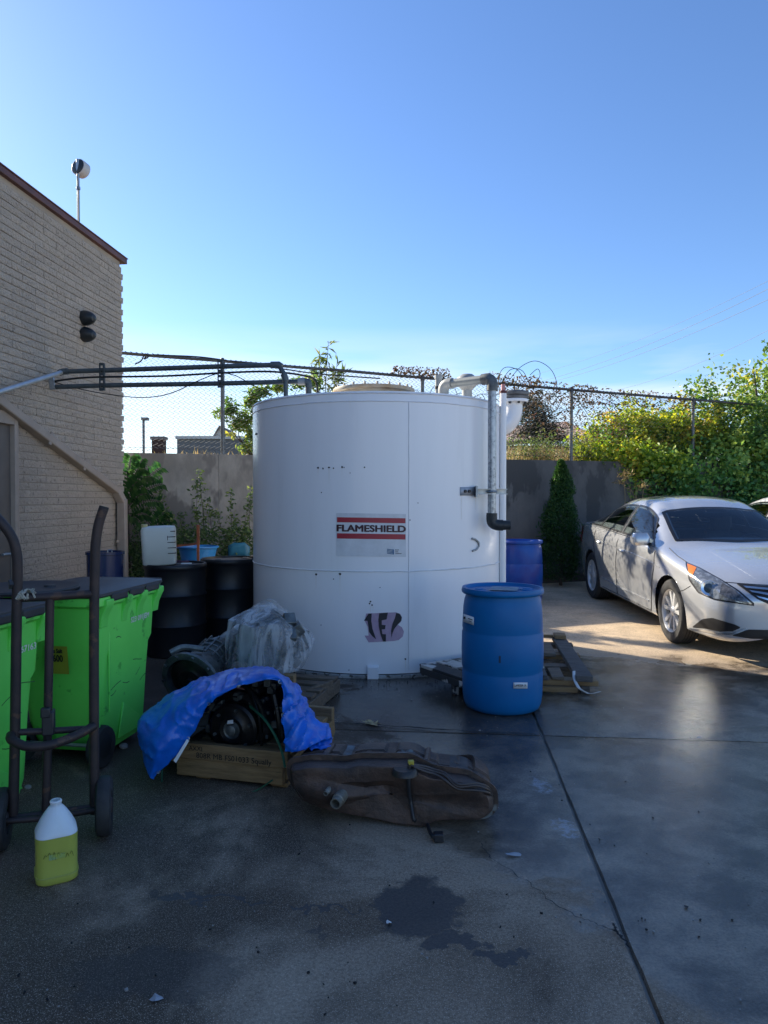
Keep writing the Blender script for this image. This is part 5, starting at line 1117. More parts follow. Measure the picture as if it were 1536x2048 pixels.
# window openings in body parameter space: (x0,x1 range as function of ring position)
SG = CN // 2           # index of the centre line ring point
PER = 6
def v_of(j):           # section parameter 0..10 for either side
    k = j if j <= SG else 2 * SG - j
    return k / PER
def is_open(x, v):     # glazed area of the body shell
    if 6.28 < v < 6.86:
        if 1.62 + (v - 6.28) * .35 < x < 2.60 or 2.70 < x < 3.52 or 3.60 < x < 3.95 - (v - 6.28) * .3: return True
    if v > 7.25 and (1.40 < x < 1.95 or 3.52 < x < 4.20): return True
    return False
WHX = (.95, 3.745); WR_ = .372
keep = []
for f in faces:
    i = f[0] // CN; j = f[0] % CN; x = (full[i][j][0] + full[i + 1][j][0]) / 2; v = (v_of(j) + v_of(j + 1)) / 2
    if is_open(x, v): continue
    z = sum(full[a // CN][a % CN][2] for a in f) / 4
    if v < 5.5 and any((x - w) ** 2 + (z - .335) ** 2 < WR_ ** 2 for w in WHX): continue
    keep.append(f)
lv_ = [list(p) for r in full for p in r]
cnt = {}
for f in keep:
    for a, b in zip(f, f[1:] + f[:1]): cnt[tuple(sorted((a, b)))] = cnt.get(tuple(sorted((a, b))), 0) + 1
bnd = set(a for e, c in cnt.items() if c == 1 for a in e)
for a in bnd:
    x, y, z = lv_[a]
    if v_of(a % CN) < 5.6 and abs(y) > .5:
        for w in WHX:
            r = math.hypot(x - w, z - .335)
            if r < WR_ + .045 and z > .19: lv_[a][0] = w + (x - w) * WR_ / r; lv_[a][2] = .335 + (z - .335) * WR_ / r
m_silver = mat('silver metallic paint', (.55, .56, .57), .22, .5, (.53, .54, .55), 3, coat=1.0)
mb = MB(); mb.v = [tuple(carW(p)) for p in lv_]; mb.f = keep + [tuple(range(CN))[::-1], tuple((len(full) - 1) * CN + k for k in range(CN))]
body = mb.obj('body', m_silver, car, smooth=55, world=True)
def carobj(mb, name, m, parent=None, **k):
    mb.v = [tuple(carW(p)) for p in mb.v]; return mb.obj(name, m, parent or car, world=True, **k)
def glass_mat(name, tint, mixf):
    m = bpy.data.materials.new(name); m.use_nodes = True; nt = m.node_tree; nt.nodes.remove(nt.nodes['Principled BSDF'])
    tr_ = N(nt, 'ShaderNodeBsdfTransparent', {'Color': c4(tint)}); gl_ = N(nt, 'ShaderNodeBsdfGlossy', {'Color': (1, 1, 1, 1), 'Roughness': .03})
    fr = N(nt, 'ShaderNodeFresnel', {'IOR': 1.45}); ad_ = N(nt, 'ShaderNodeMath', {0: fr.outputs[0], 1: mixf}, operation='ADD')
    ms_ = N(nt, 'ShaderNodeMixShader', {0: ad_.outputs[0], 1: tr_.outputs[0], 2: gl_.outputs[0]}); nt.links.new(ms_.outputs[0], nt.nodes['Material Output'].inputs[0]); return m
m_glass = glass_mat('tinted car glass', (.50, .55, .55), .03); m_wsh = glass_mat('windscreen glass', (.80, .85, .85), .03)
m_frit = mat('black window trim', (.010, .010, .011), .3)
def S(x, v, side=1, eps=0.0):
    sec = section(x); k = min(int(v), NPV - 2); t = v - k; pts = [Vector((y, z, 0)) for y, z in sec]
    p0 = pts[max(k - 1, 0)]; p1 = pts[k]; p2 = pts[k + 1]; p3 = pts[min(k + 2, NPV - 1)]
    p = .5 * ((2 * p1) + (-p0 + p2) * t + (2 * p0 - 5 * p1 + 4 * p2 - p3) * t * t + (-p0 + 3 * p1 - 3 * p2 + p3) * t ** 3)
    return Vector((x, p.x * side, p.y))
def Sn(x, v, side=1):
    a = S(x + .01, v, side) - S(x - .01, v, side); b = S(x, min(v + .05, 10), side) - S(x, max(v - .05, 0), side); n = a.cross(b); n.normalize()
    c = S(x, v, side)
    if n.dot(Vector((0, c.y, c.z - .5))) < 0: n = -n
    return n
def spatch(fn, nu, nv, eps, side=1):
    mb = MB(); rows = []
    for j in range(nv + 1):
        row = []
        for i in range(nu + 1):
            x, v = fn(i / nu, j / nv); row.append(tuple(S(x, v, side) + Sn(x, v, side) * eps))
        rows.append(row)
    mb.grid(rows); return mb
WINS = {'front': lambda u, w: ((1.50 + .42 * w) * (1 - u) + (2.64) * u, 6.13 + .80 * w), 'rear': lambda u, w: (2.67 * (1 - u) + 3.56 * u, 6.13 + .80 * w), 'quarter': lambda u, w: (3.575 * (1 - u) + (4.06 - .26 * w) * u, 6.13 + .80 * w)}
for side in (1, -1):
    for nm, fn in WINS.items():
        pn = carobj(spatch(fn, 16, 6, .003, side), 'side_window', m_glass, car, smooth=60)
        fr = MB()
        edge = [fn(k / 16, 0) for k in range(17)] + [fn(1, k / 6) for k in range(1, 7)] + [fn(1 - k / 16, 1) for k in range(1, 17)] + [fn(0, 1 - k / 6) for k in range(1, 6)]
        n_ = len(edge); cx_ = sum(e[0] for e in edge) / n_; cv_ = sum(e[1] for e in edge) / n_
        for (x, v) in edge: fr.v.append(tuple(S(x, v, side) + Sn(x, v, side) * .005))
        for (x, v) in edge: x2 = x + (cx_ - x) * .075 * 1.0 ; v2 = v + (cv_ - v) * .14; fr.v.append(tuple(S(x2, v2, side) + Sn(x2, v2, side) * .005))
        fr.f = [(k, (k + 1) % n_, n_ + (k + 1) % n_, n_ + k) for k in range(n_)]
        carobj(fr, 'window_trim', m_frit, pn, smooth=60)
    ln = MB(); ln.tube([S(x, 6.10, side) + Sn(x, 6.10, side) * .004 for x in np.linspace(1.42, 4.1, 40)], .006, 6); carobj(ln, 'belt_moulding', mat('satin chrome', (.5, .51, .52), .2, .9), car)
def top_patch(x0, x1, vs0, eps, name, m, curve):
    mb = MB(); rows = []
    for j in range(17):
        w = -1 + 2 * j / 16; side = 1 if w >= 0 else -1; v = 10 - abs(w) * (10 - vs0); row = []
        for i in range(13):
            t = i / 12; x = x0 + (x1 - x0) * t + curve * (abs(w) ** 2) * (1 - t); row.append(tuple(S(x, v, side) + Sn(x, v, side) * eps))
        rows.append(row)
    mb.grid(rows); return carobj(mb, name, m, car, smooth=60)
ws = top_patch(1.31, 1.99, 7.12, .004, 'windscreen', m_wsh, .12); rg = top_patch(4.27, 3.46, 7.2, .004, 'rear_window', m_glass, -.1)
def frame_top(x0, x1, vs0, curve, wd, par):
    mb = MB()
    def pt(w, t, e):
        side = 1 if w >= 0 else -1; v = 10 - abs(w) * (10 - vs0); x = x0 + (x1 - x0) * t + curve * abs(w) ** 2 * (1 - t); return tuple(S(x, v, side) + Sn(x, v, side) * e)
    ed = [(-1 + 2 * k / 24, 0) for k in range(25)] + [(1, k / 10) for k in range(1, 11)] + [(1 - 2 * k / 24, 1) for k in range(1, 25)] + [(-1, 1 - k / 10) for k in range(1, 10)]
    n_ = len(ed); mb.v = [pt(w, t, .006) for w, t in ed] + [pt(w * (1 - wd), .5 + (t - .5) * (1 - 2.4 * wd), .006) for w, t in ed]
    mb.f = [(k, (k + 1) % n_, n_ + (k + 1) % n_, n_ + k) for k in range(n_)]; carobj(mb, 'glass_border', m_frit, par, smooth=60)
frame_top(1.31, 1.99, 7.12, .12, .05, ws); frame_top(4.27, 3.46, 7.2, -.1, .05, rg)
# cabin
m_int = mat('dark grey cabin trim', (.085, .085, .088), .7, 0, (.11, .11, .112), 9)
mb = MB(); mb.box((1.0, -.80, .22), (4.3, .80, .40)); mb.box((1.18, -.78, .40), (1.55, .78, .86)); mb.box((4.0, -.7, .4), (4.4, .7, .98)); carobj(mb, 'cabin_floor', m_int, car, bevel=.04)
for sy in (.38, -.38):
    mb = loft([(rrect(.5, .5, .1), .42), (rrect(.52, .52, .1), .55)]); mb.v = [(x + 2.15, y + sy, z) for x, y, z in mb.v]; st = carobj(mb, 'seat', m_int, car, bevel=.02)
    mb = loft([(rrect(.14, .46, .06), .52), (rrect(.16, .50, .07), .8), (rrect(.12, .44, .055), 1.06)]); mb.v = [(x + 2.40 + (z - .5) * .22, y + sy, z) for x, y, z in mb.v]; carobj(mb, 'seat_back', m_int, st)
    mb = loft([(rrect(.08, .2, .035), 1.04), (rrect(.10, .27, .045), 1.13), (rrect(.09, .25, .04), 1.24)]); mb.v = [(x + 2.54, y + sy, z) for x, y, z in mb.v]; carobj(mb, 'headrest', m_int, st)
mb = loft([(rrect(.16, 1.2, .06), .5), (rrect(.16, 1.2, .07), 1.02)]); mb.v = [(x + 3.35 + (z - .5) * .25, y, z) for x, y, z in mb.v]; carobj(mb, 'rear_bench', m_int, car)
mb = MB(); mb.tube([(1.72 + .06 * math.sin(a), -.38 + .185 * math.cos(a), .90 + .175 * math.sin(a)) for a in [6.283 * k / 28 for k in range(28)]], .014, 8, closed=True); mb.box((1.68, -.56, .885), (1.71, -.20, .925)); carobj(mb, 'steering_wheel', m_frit, car)
mb = MB(); mb.box((1.93, -.12, 1.255), (1.96, .12, 1.325)); carobj(mb, 'rear_view_mirror', m_frit, car, bevel=.015)
mb = MB(); mb.box((.45, -.48, .17), (4.4, .48, .24)); carobj(mb, 'underbody', m_frit, car)
# wheels
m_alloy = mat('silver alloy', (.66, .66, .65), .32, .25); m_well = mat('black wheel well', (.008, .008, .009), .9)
def wheel(xw, side):
    yw = side * .785; ax = (0, side, 0)
    M_ = axisM((xw, yw, .335), (0, side, 0))
    mb = MB(); mb.lathe([(.215, -.10), (.26, -.108), (.305, -.106), (.325, -.09), (.3345, -.06), (.3345, .06), (.325, .09), (.305, .106), (.26, .108), (.222, .098), (.215, .09)], 56, M_); ty = carobj(mb, 'tyre', m_rubber, car)
    mb = MB()
    for gy in (-.045, -.015, .015, .045): mb.lathe([(.3347, gy - .004), (.3352, gy - .002), (.3352, gy + .002), (.3347, gy + .004)], 56, M_)
    carobj(mb, 'tread_groove', m_well, ty)
    mb = MB(); mb.lathe([(.205, -.09), (.2, .06), (.207, .085), (.222, .098), (.226, .094), (.218, .088)], 48, M_); rim = carobj(mb, 'rim', m_alloy, ty)
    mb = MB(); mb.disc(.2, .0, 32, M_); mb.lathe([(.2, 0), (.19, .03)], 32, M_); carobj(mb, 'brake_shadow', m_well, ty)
    mb = MB()
    for k in range(5):
        for dd in (-.17, .17):
            a = 2 * math.pi * k / 5 + dd + .3; a2 = 2 * math.pi * k / 5 + dd * 1.6 + .3
            p = Vector((.04 * math.cos(a), .04 * math.sin(a), .072)); q = Vector((.206 * math.cos(a2), .206 * math.sin(a2), .082)); t = Vector((-math.sin(a2), math.cos(a2), 0))
            w0, w1 = .016, .020; mb.add([p - t * w0, p + t * w0, q + t * w1, q - t * w1, p - t * w0 * 1.2 - Vector((0, 0, .03)), p + t * w0 * 1.2 - Vector((0, 0, .03)), q + t * w1 * 1.1 - Vector((0, 0, .03)), q - t * w1 * 1.1 - Vector((0, 0, .03))], [(0, 1, 2, 3), (0, 3, 7, 4), (1, 5, 6, 2)], M_)
    carobj(mb, 'spokes', m_alloy, ty, smooth=0)
    mb = MB(); mb.lathe([(0, .088), (.028, .086), (.05, .074), (.058, .06)], 24, M_); carobj(mb, 'hub_cap', m_alloy, ty)
    mb = MB(); mb.grid([[(xw + .395 * math.cos(a), side * y, .335 + .395 * math.sin(a)) for a in np.linspace(-.12, math.pi + .12, 26)] for y in (.50, .70, .85)]); mb.add([(xw + .395 * math.cos(a), side * .5, .335 + .395 * math.sin(a)) for a in np.linspace(-.12, math.pi + .12, 26)], [tuple(range(26))]); carobj(mb, 'wheel_well', m_well, car)
    return ty
for xw in WHX:
    for side in (1, -1): wheel(xw, side)
# details drawn on the shell along the lines seen on the near side
def chit(px, py, eps=.004): return hit2(px, py, eps)
def hit2(px, py, eps):
    d = ray(px, py).normalized(); r = bv.ray_cast(CAMP, d)
    if r[0] is None: r = bv.find_nearest(P(px, py, 7.2))
    nn = r[1] if r[1].dot(d) < 0 else -r[1]
    return r[0] + nn * eps
def mirror(p): return Vector((2 * CARX - p.x, p.y, p.z))
def cpatch(A, B, name, m, eps=.004, nu=24, nv=8, both=True, parent=None):
    def rs(pl, n):
        L = [0]
        for a, b in zip(pl, pl[1:]): L.append(L[-1] + math.hypot(b[0] - a[0], b[1] - a[1]))
        return [(np.interp(L[-1] * k / n, L, [p[0] for p in pl]), np.interp(L[-1] * k / n, L, [p[1] for p in pl])) for k in range(n + 1)]
    a = rs(A, nu); b = rs(B, nu); rows = [[hit2(a[i][0] + (b[i][0] - a[i][0]) * j / nv, a[i][1] + (b[i][1] - a[i][1]) * j / nv, eps) for i in range(nu + 1)] for j in range(nv + 1)]
    mb = MB(); mb.grid([[tuple(p) for p in r] for r in rows]); o = mb.obj(name, m, parent or car, world=True, smooth=60)
    if both: mb = MB(); mb.grid([[tuple(mirror(p)) for p in r] for r in rows]); mb.obj(name, m, parent or car, world=True, smooth=60)
    return o
def cline(pts, name, m, r=.0035, eps=.001, both=True):
    ps = []
    for a, b in zip(pts[:-1], pts[1:]):
        for k in range(6): ps.append(hit2(a[0] + (b[0] - a[0]) * k / 6, a[1] + (b[1] - a[1]) * k / 6, eps))
    ps.append(hit2(*pts[-1], eps)); mb = MB(); mb.tube(ps, r, 5); mb.obj(name, m, car, world=True)
    if both: mb = MB(); mb.tube([mirror(p) for p in ps], r, 5); mb.obj(name, m, car, world=True)
# --- car-space details
def sline(pts, name, m, r=.0055, eps=.001):
    for side in (1, -1):
        ps = []
        for (x0, v0), (x1, v1) in zip(pts[:-1], pts[1:]):
            for k in range(8): x = x0 + (x1 - x0) * k / 8; v = v0 + (v1 - v0) * k / 8; ps.append(S(x, v, side) + Sn(x, v, side) * eps)
        mb = MB(); mb.tube(ps, r, 5); carobj(mb, name, m, car)
m_gap = mat('dark panel gap', (.02, .02, .021), .8)
sline_r = .0055
sline([(1.47, 1.3), (1.40, 3), (1.34, 4.6), (1.42, 6.0)], 'panel_gap', m_gap); sline([(2.62, 1.3), (2.60, 3), (2.60, 4.8), (2.66, 6.05)], 'panel_gap', m_gap); sline([(3.36, 1.3), (3.36, 2.6), (3.52, 3.6), (3.60, 4.6), (3.62, 6.05)], 'panel_gap', m_gap)
sline([(1.47, 1.35), (2.4, 1.3), (3.36, 1.35)], 'panel_gap', m_gap); None
sline([(1.5, 2.3), (2.4, 2.25), (3.3, 2.4)], 'sill_moulding', m_silver, .012)
sline([(1.20, 4.9), (2.0, 5.08), (2.8, 5.22), (3.6, 5.4), (4.3, 5.5)], 'shoulder_crease', m_silver, .008, -.002)
for xh in (2.42, 3.38):
    for side in (1, -1):
        p = S(xh, 5.0, side) + Sn(xh, 5.0, side) * .028; mb = MB(); mb.tube([p + Vector((-.09, -side * .024, .0)), p + Vector((-.06, 0, .003)), p + Vector((.06, 0, .006)), p + Vector((.09, -side * .024, .006))], .014, 8); carobj(mb, 'door_handle', m_silver, car)
# mirrors
for side in (1, -1):
    b0 = S(1.66, 6.12, side); mb = loft([(rrect(.10, .15, .045), -.065), (rrect(.15, .20, .06), -.03), (rrect(.15, .21, .06), .03), (rrect(.10, .16, .045), .075)]); mb.v = [(b0.x + x - .02, b0.y + side * .12 + y, b0.z + z + .055) for x, y, z in mb.v]; mm = carobj(mb, 'door_mirror', m_silver, car)
    mb = MB(); mb.bar(b0, b0 + Vector((-.01, side * .09, .01)), .05, .035); carobj(mb, 'mirror_arm', m_frit, mm)
# head lamps, grille and lower intakes
m_lampglass = mat('clear lamp glass', (.42, .45, .47), .08, .6, (.2, .22, .24), 22, lo=.4, hi=.55); m_amber = mat('amber lens', (.75, .20, .03), .15); m_lampdark = mat('dark lamp bowl', (.05, .055, .06), .12, .4, (.2, .2, .21), 30)
UP = [(1374, 1127), (1400, 1138), (1440, 1160), (1474, 1182), (1503, 1207)]; LO = [(1374, 1129), (1381, 1158), (1398, 1183), (1428, 1197), (1466, 1203), (1503, 1209)]
m_lbed = mat('lamp rim', (.015, .015, .017), .3)
cpatch([(1371.5, 1124), (1400, 1135.5), (1440, 1157.5), (1475, 1179), (1508, 1206)], [(1371.5, 1129), (1378, 1160), (1396, 1186), (1428, 1200), (1466, 1206), (1508, 1212)], 'lamp_surround', m_lbed, .003, 36, 10)
hl = cpatch(UP, LO, 'head_lamp', m_lampglass, .006, 36, 10)
cpatch([(1375, 1128.5), (1388, 1133.5), (1393, 1136)], [(1375, 1131), (1379, 1149), (1384, 1156)], 'turn_signal', m_amber, .009, 10, 6, True, hl)
cpatch([(1444, 1166), (1470, 1182), (1497, 1205)], [(1440, 1188), (1466, 1200), (1497, 1208)], 'lamp_inner_bowl', m_lampdark, .009, 12, 6, True, hl)
pc = hit2(1419, 1177, .008); nr_ = Vector((-.35, -1, .2)).normalized()
for mm_ in (lambda p: p, mirror):
    mb = MB(); c = mm_(pc); dr = nr_ if mm_(pc) == pc else Vector((-nr_.x, nr_.y, nr_.z)); mb.lathe([(.075, -.004), (.07, .006), (.055, .003), (.045, .0)], 28, axisM(c, dr)); mb.obj('lamp_ring', mat('lamp chrome', (.75, .77, .8), .12, .9), hl, world=True)
    mb = MB(); mb.lathe([(.045, .001), (.03, .012), (0, .017)], 28, axisM(c, dr)); mb.obj('projector_lens', mat('projector glass', (.10, .13, .14), .04), hl, world=True)
mg = MB(); rows = []
def front_pt(y, z, eps=0.0):     # point on the nose seen from straight ahead
    o = carW((-2.0, y, z)); d = (carW((3.0, y, z)) - o).normalized(); r = bv.ray_cast(o, d)
    q = r[0] if r[0] is not None else carW((0, y, z)); return q - d * eps
def fpatch(poly_top, poly_bot, name, m, eps, nu=24, nv=6, parent=None):
    rows = []
    for j in range(nv + 1):
        row = []
        for i in range(nu + 1):
            t = i / nu; yt = np.interp(t, np.linspace(0, 1, len(poly_top)), [p[0] for p in poly_top]); zt = np.interp(t, np.linspace(0, 1, len(poly_top)), [p[1] for p in poly_top]); yb = np.interp(t, np.linspace(0, 1, len(poly_bot)), [p[0] for p in poly_bot]); zb_ = np.interp(t, np.linspace(0, 1, len(poly_bot)), [p[1] for p in poly_bot])
            row.append(tuple(front_pt(float(yt + (yb - yt) * j / nv), float(zt + (zb_ - zt) * j / nv), eps)))
        rows.append(row)
    mb = MB(); mb.grid(rows); return mb.obj(name, m, parent or car, world=True, smooth=60)
m_grille = mat('black grille mesh', (.010, .010, .011), .5); m_chrome = mat('polished chrome', (.7, .72, .74), .12, .95)
gr = cpatch([(1474, 1167.5), (1510, 1171), (1600, 1176)], [(1474, 1169), (1516, 1199), (1600, 1236)], 'grille', m_grille, .005, 20, 6)
for (A_, B_) in (([(1486, 1173.5), (1600, 1183)], [(1492, 1177.5), (1600, 1188)]), ([(1498, 1182), (1600, 1197)], [(1504, 1186), (1600, 1203)]), ([(1511, 1192), (1600, 1212)], [(1517, 1196), (1600, 1218)])):
    cpatch(A_, B_, 'grille_bar', m_chrome, .014, 16, 2, True, gr)
cpatch([(1386, 1253), (1405, 1238), (1425, 1235.5), (1470, 1249), (1480, 1254)], [(1386, 1254.5), (1410, 1257), (1440, 1263), (1465, 1262.5), (1480, 1256)], 'fog_intake', m_grille, .004, 24, 6)
cpatch([(1380, 1256), (1410, 1259), (1440, 1265), (1466, 1265), (1490, 1256.5)], [(1380, 1258), (1408, 1263), (1440, 1269.5), (1468, 1269.5), (1494, 1259)], 'intake_blade', m_chrome, .008, 24, 3)
cpatch([(1466, 1270), (1496, 1259), (1600, 1261)], [(1466, 1271.5), (1500, 1277), (1600, 1281)], 'lower_intake', m_grille, .004, 20, 5)
cline([(1446, 1164), (1475, 1166.5), (1510, 1169), (1600, 1174)], 'hood_edge', m_gap, .004)
cline([(1373, 1124), (1355, 1112), (1338, 1096)], 'fender_gap', m_gap, .0035)
cline([(1353, 1184), (1368, 1180), (1381, 1172)], 'bumper_gap', m_gap, .0035)
cline([(1420, 1103), (1460, 1126), (1520, 1163)], 'hood_crease', m_silver, .006, -.0052)
# wipers, tail lamp, fuel of small parts
for (x0, y0, x1, y1) in ((1.36, .52, 1.42, -.06), (1.37, -.10, 1.42, -.62)):
    mb = MB(); mb.tube([Vector((x0 - .02, y0, 1.015 - .05 * abs(y0))), Vector((x1 - .02, y1, 1.055 - .05 * abs(y1)))], .008, 6); carobj(mb, 'wiper', m_frit, car)
sm = mat('red tail lens', (.25, .01, .012), .15)
for side in (1, -1): carobj(spatch(lambda u, w: (4.32 + .36 * u, 4.2 + 1.5 * w), 8, 6, .006, side), 'tail_lamp', sm, car, smooth=60)
mb = MB(); mb.tube([(3.35, 0, 1.43), (3.43, 0, 1.47), (3.46, 0, 1.475)], [.012, .010, .006], 8); carobj(mb, 'roof_antenna', m_silver, car)
# second, white car just behind on the right
car2 = copy_tree(car); car2.location = (car.location.x + 2.42, car.location.y + 1.2, car.location.z + .03)
car2['label'] = 'white sedan mostly cut off at the right picture edge behind the silver car'
m_wcar = mat('white car paint', (.74, .75, .74), .22, 0, coat=.5)
for o in [car2] + list(car2.children_recursive):
    for sl in getattr(o, 'material_slots', []):
        if sl.material == m_silver: sl.link = 'OBJECT'; sl.material = m_wcar

# ================================================================== VEGETATION
def foliage(name, pts, size, m, parent=None, rnd=None, aspect=.5, updir=.25, seed=1, kind=None, fold=.25):
    rg = np.random.default_rng(seed); n = len(pts); pts = np.asarray(pts, float)
    d = rg.normal(size=(n, 3)); d[:, 2] = d[:, 2] * .7 - updir; d /= np.linalg.norm(d, axis=1)[:, None]
    u = rg.normal(size=(n, 3)); u -= (u * d).sum(1)[:, None] * d; u /= np.linalg.norm(u, axis=1)[:, None]; w = np.cross(d, u)
    s = (np.asarray(size) if np.ndim(size) else size) * rg.uniform(.65, 1.3, n)
    s = s[:, None]
    v0 = pts; v1 = pts + d * s * .45 + u * s * aspect * .5 + w * s * fold * .4; v2 = pts + d * s - w * s * fold * .3; v3 = pts + d * s * .45 - u * s * aspect * .5 + w * s * fold * .4
    V = np.stack([v0, v1, v2, v3], 1).reshape(-1, 3)
    if parent is not None: V = V - np.array(parent.location)
    me = bpy.data.meshes.new(name); me.vertices.add(4 * n); me.vertices.foreach_set('co', V.ravel())
    idx = np.arange(4 * n).reshape(n, 4); tri = np.concatenate([idx[:, [0, 1, 2]], idx[:, [0, 2, 3]]], 1).reshape(-1, 3)
    me.loops.add(6 * n); me.loops.foreach_set('vertex_index', tri.ravel().astype(np.int32)); me.polygons.add(2 * n); me.polygons.foreach_set('loop_start', np.arange(0, 6 * n, 3, dtype=np.int32)); me.polygons.foreach_set('loop_total', np.full(2 * n, 3, np.int32))
    me.update(); a = me.attributes.new('rnd', 'FLOAT', 'FACE'); r = np.clip(rnd if rnd is not None else rg.random(n), 0, 1); a.data.foreach_set('value', np.repeat(r, 2).astype(np.float32))
    me.materials.append(m); o = bpy.data.objects.new(name, me); COL.objects.link(o)
    if parent is not None: o.parent = parent
    if kind: o['kind'] = kind
    return o
def clumps(ells, ncl, per, cr, seed, shell=.55, tone=None):
    rg = np.random.default_rng(seed); P_ = []; T_ = []
    vol = np.array([e[3] * e[4] * e[5] for e in ells]) ** (2 / 3); vol /= vol.sum()
    for k in range(ncl):
        e = ells[rg.choice(len(ells), p=vol)]; d = rg.normal(size=3); d /= np.linalg.norm(d); r = (shell + (1 - shell) * rg.random()) * (1 + .18 * rg.normal())
        c = np.array(e[:3]) + d * r * np.array(e[3:6]); n = int(per * rg.uniform(.5, 1.5)); q = c + rg.normal(size=(n, 3)) * cr * rg.uniform(.6, 1.3)
        t = (tone(c, rg) if tone else rg.random()) + rg.normal(size=n) * .12; P_.append(q); T_.append(t)
    return np.concatenate(P_), np.concatenate(T_)
m_bark = mat('grey brown bark', (.09, .07, .055), .9, 0, (.05, .04, .033), 9, bump=.5, bscale=30)
def limbs(parent, base, targets, r0, seed, name='trunk', m=None):
    rr = random.Random(seed); mb = MB(); base = Vector(base)
    for t in targets:
        t = Vector(t); mid = base.lerp(t, .5) + Vector((rr.uniform(-.15, .15), rr.uniform(-.1, .1), rr.uniform(0, .15))); pts = catmull([base, base.lerp(mid, .5) + Vector((rr.uniform(-.04, .04), 0, .05)), mid, t], 5)
        mb.tube(pts, [r0 * (1 - .85 * i / (len(pts) - 1)) for i in range(len(pts))], 7)
    return mb.obj(name, m or m_bark, parent, world=True)
wy = lambda X: 10.03 + (X + 3.66) * .3131
lm_mix = leaf_mat('autumn vine leaves', [(.06, .12, .03), (.10, .20, .036), (.19, .30, .042), (.34, .42, .054), (.54, .52, .07), (.55, .38, .09)], .42)
lm_green = leaf_mat('ivy leaves', [(0.042, 0.103, 0.042), (0.069, 0.173, 0.055), (0.111, 0.248, 0.069), (0.190, 0.344, 0.082), (0.413, 0.517, 0.103)], .32)
lm_tree = leaf_mat('tree leaves', [(0.050, 0.106, 0.031), (0.081, 0.163, 0.044), (0.138, 0.237, 0.056), (0.250, 0.338, 0.075), (0.525, 0.475, 0.088)], .40)
lm_dark = leaf_mat('dark juniper needles', [(.020, .028, .020), (.030, .040, .026), (.045, .055, .034)], .2)
lm_thuja = leaf_mat('arborvitae scales', [(0.018, 0.051, 0.018), (0.033, 0.087, 0.024), (0.060, 0.135, 0.033), (0.112, 0.195, 0.045)], .3)
lm_dry = leaf_mat('dry grass', [(0.240, 0.168, 0.078), (0.360, 0.264, 0.120), (0.480, 0.372, 0.192), (0.192, 0.180, 0.072)], .4)
lm_vine = leaf_mat('withered vine leaves', [(0.060, 0.048, 0.030), (0.108, 0.072, 0.042), (0.156, 0.096, 0.054), (0.072, 0.090, 0.034), (0.192, 0.084, 0.060)], .35)
lm_weed = leaf_mat('weed leaves', [(0.038, 0.075, 0.030), (0.068, 0.120, 0.045), (0.120, 0.180, 0.053), (0.210, 0.255, 0.075), (0.300, 0.255, 0.120)], .4)
lm_frond = leaf_mat('ailanthus leaves', [(0.025, 0.077, 0.028), (0.042, 0.119, 0.039), (0.084, 0.182, 0.049)], .38)

iv = thing('ivy_hedge', 'dark green ivy mass spilling over the concrete wall behind the silver car', 'ivy', (6.2, wy(6.2), 0))
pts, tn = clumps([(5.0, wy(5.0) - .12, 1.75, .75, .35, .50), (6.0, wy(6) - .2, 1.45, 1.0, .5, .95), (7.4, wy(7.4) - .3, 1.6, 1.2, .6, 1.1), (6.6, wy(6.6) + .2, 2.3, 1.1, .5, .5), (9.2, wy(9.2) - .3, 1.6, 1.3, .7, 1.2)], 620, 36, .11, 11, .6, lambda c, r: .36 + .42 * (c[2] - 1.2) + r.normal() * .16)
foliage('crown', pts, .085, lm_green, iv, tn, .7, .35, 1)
limbs(iv, (6.4, wy(6.4) - .1, .1), [(5.2, wy(5.2) - .1, 1.9), (6.2, wy(6) - .2, 2.3), (7.4, wy(7.4) - .2, 2.4), (8.6, wy(8.6), 2.2)], .04, 1, 'stem')
yb = thing('yellow_bush', 'yellow green autumn bush behind the chain link fence right of the arborvitae', 'bush', (4.7, 13.4, 2.1))
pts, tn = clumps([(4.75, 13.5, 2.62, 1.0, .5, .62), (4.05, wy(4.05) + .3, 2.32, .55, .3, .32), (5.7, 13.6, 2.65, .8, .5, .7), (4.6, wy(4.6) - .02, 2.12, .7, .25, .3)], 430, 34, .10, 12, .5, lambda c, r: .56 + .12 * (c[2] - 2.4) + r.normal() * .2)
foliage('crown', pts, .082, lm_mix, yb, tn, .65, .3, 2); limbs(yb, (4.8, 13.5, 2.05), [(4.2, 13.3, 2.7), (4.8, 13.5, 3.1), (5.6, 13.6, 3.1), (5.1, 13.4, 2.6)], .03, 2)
bt = thing('broadleaf_tree', 'leafy green tree rising above the fence at the right picture edge', 'tree', (7.3, 14.2, 2.1))
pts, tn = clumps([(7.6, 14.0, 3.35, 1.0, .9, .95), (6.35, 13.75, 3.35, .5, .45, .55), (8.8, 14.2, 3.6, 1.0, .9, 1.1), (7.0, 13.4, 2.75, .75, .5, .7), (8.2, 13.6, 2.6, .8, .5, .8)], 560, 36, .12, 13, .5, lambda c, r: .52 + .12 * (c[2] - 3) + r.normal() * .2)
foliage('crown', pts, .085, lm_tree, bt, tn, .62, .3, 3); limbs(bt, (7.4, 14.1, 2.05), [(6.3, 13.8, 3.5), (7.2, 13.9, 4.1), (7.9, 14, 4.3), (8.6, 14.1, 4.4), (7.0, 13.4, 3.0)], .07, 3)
ob = thing('reddish_bush', 'olive and orange tinted bush between fence posts under the tree', 'bush', (5.7, 14.6, 2.1))
pts, tn = clumps([(5.3, 14.6, 2.75, .9, .5, .65), (6.1, 14.3, 2.7, .5, .4, .6)], 170, 34, .12, 14, .5, lambda c, r: .5 + r.normal() * .25)
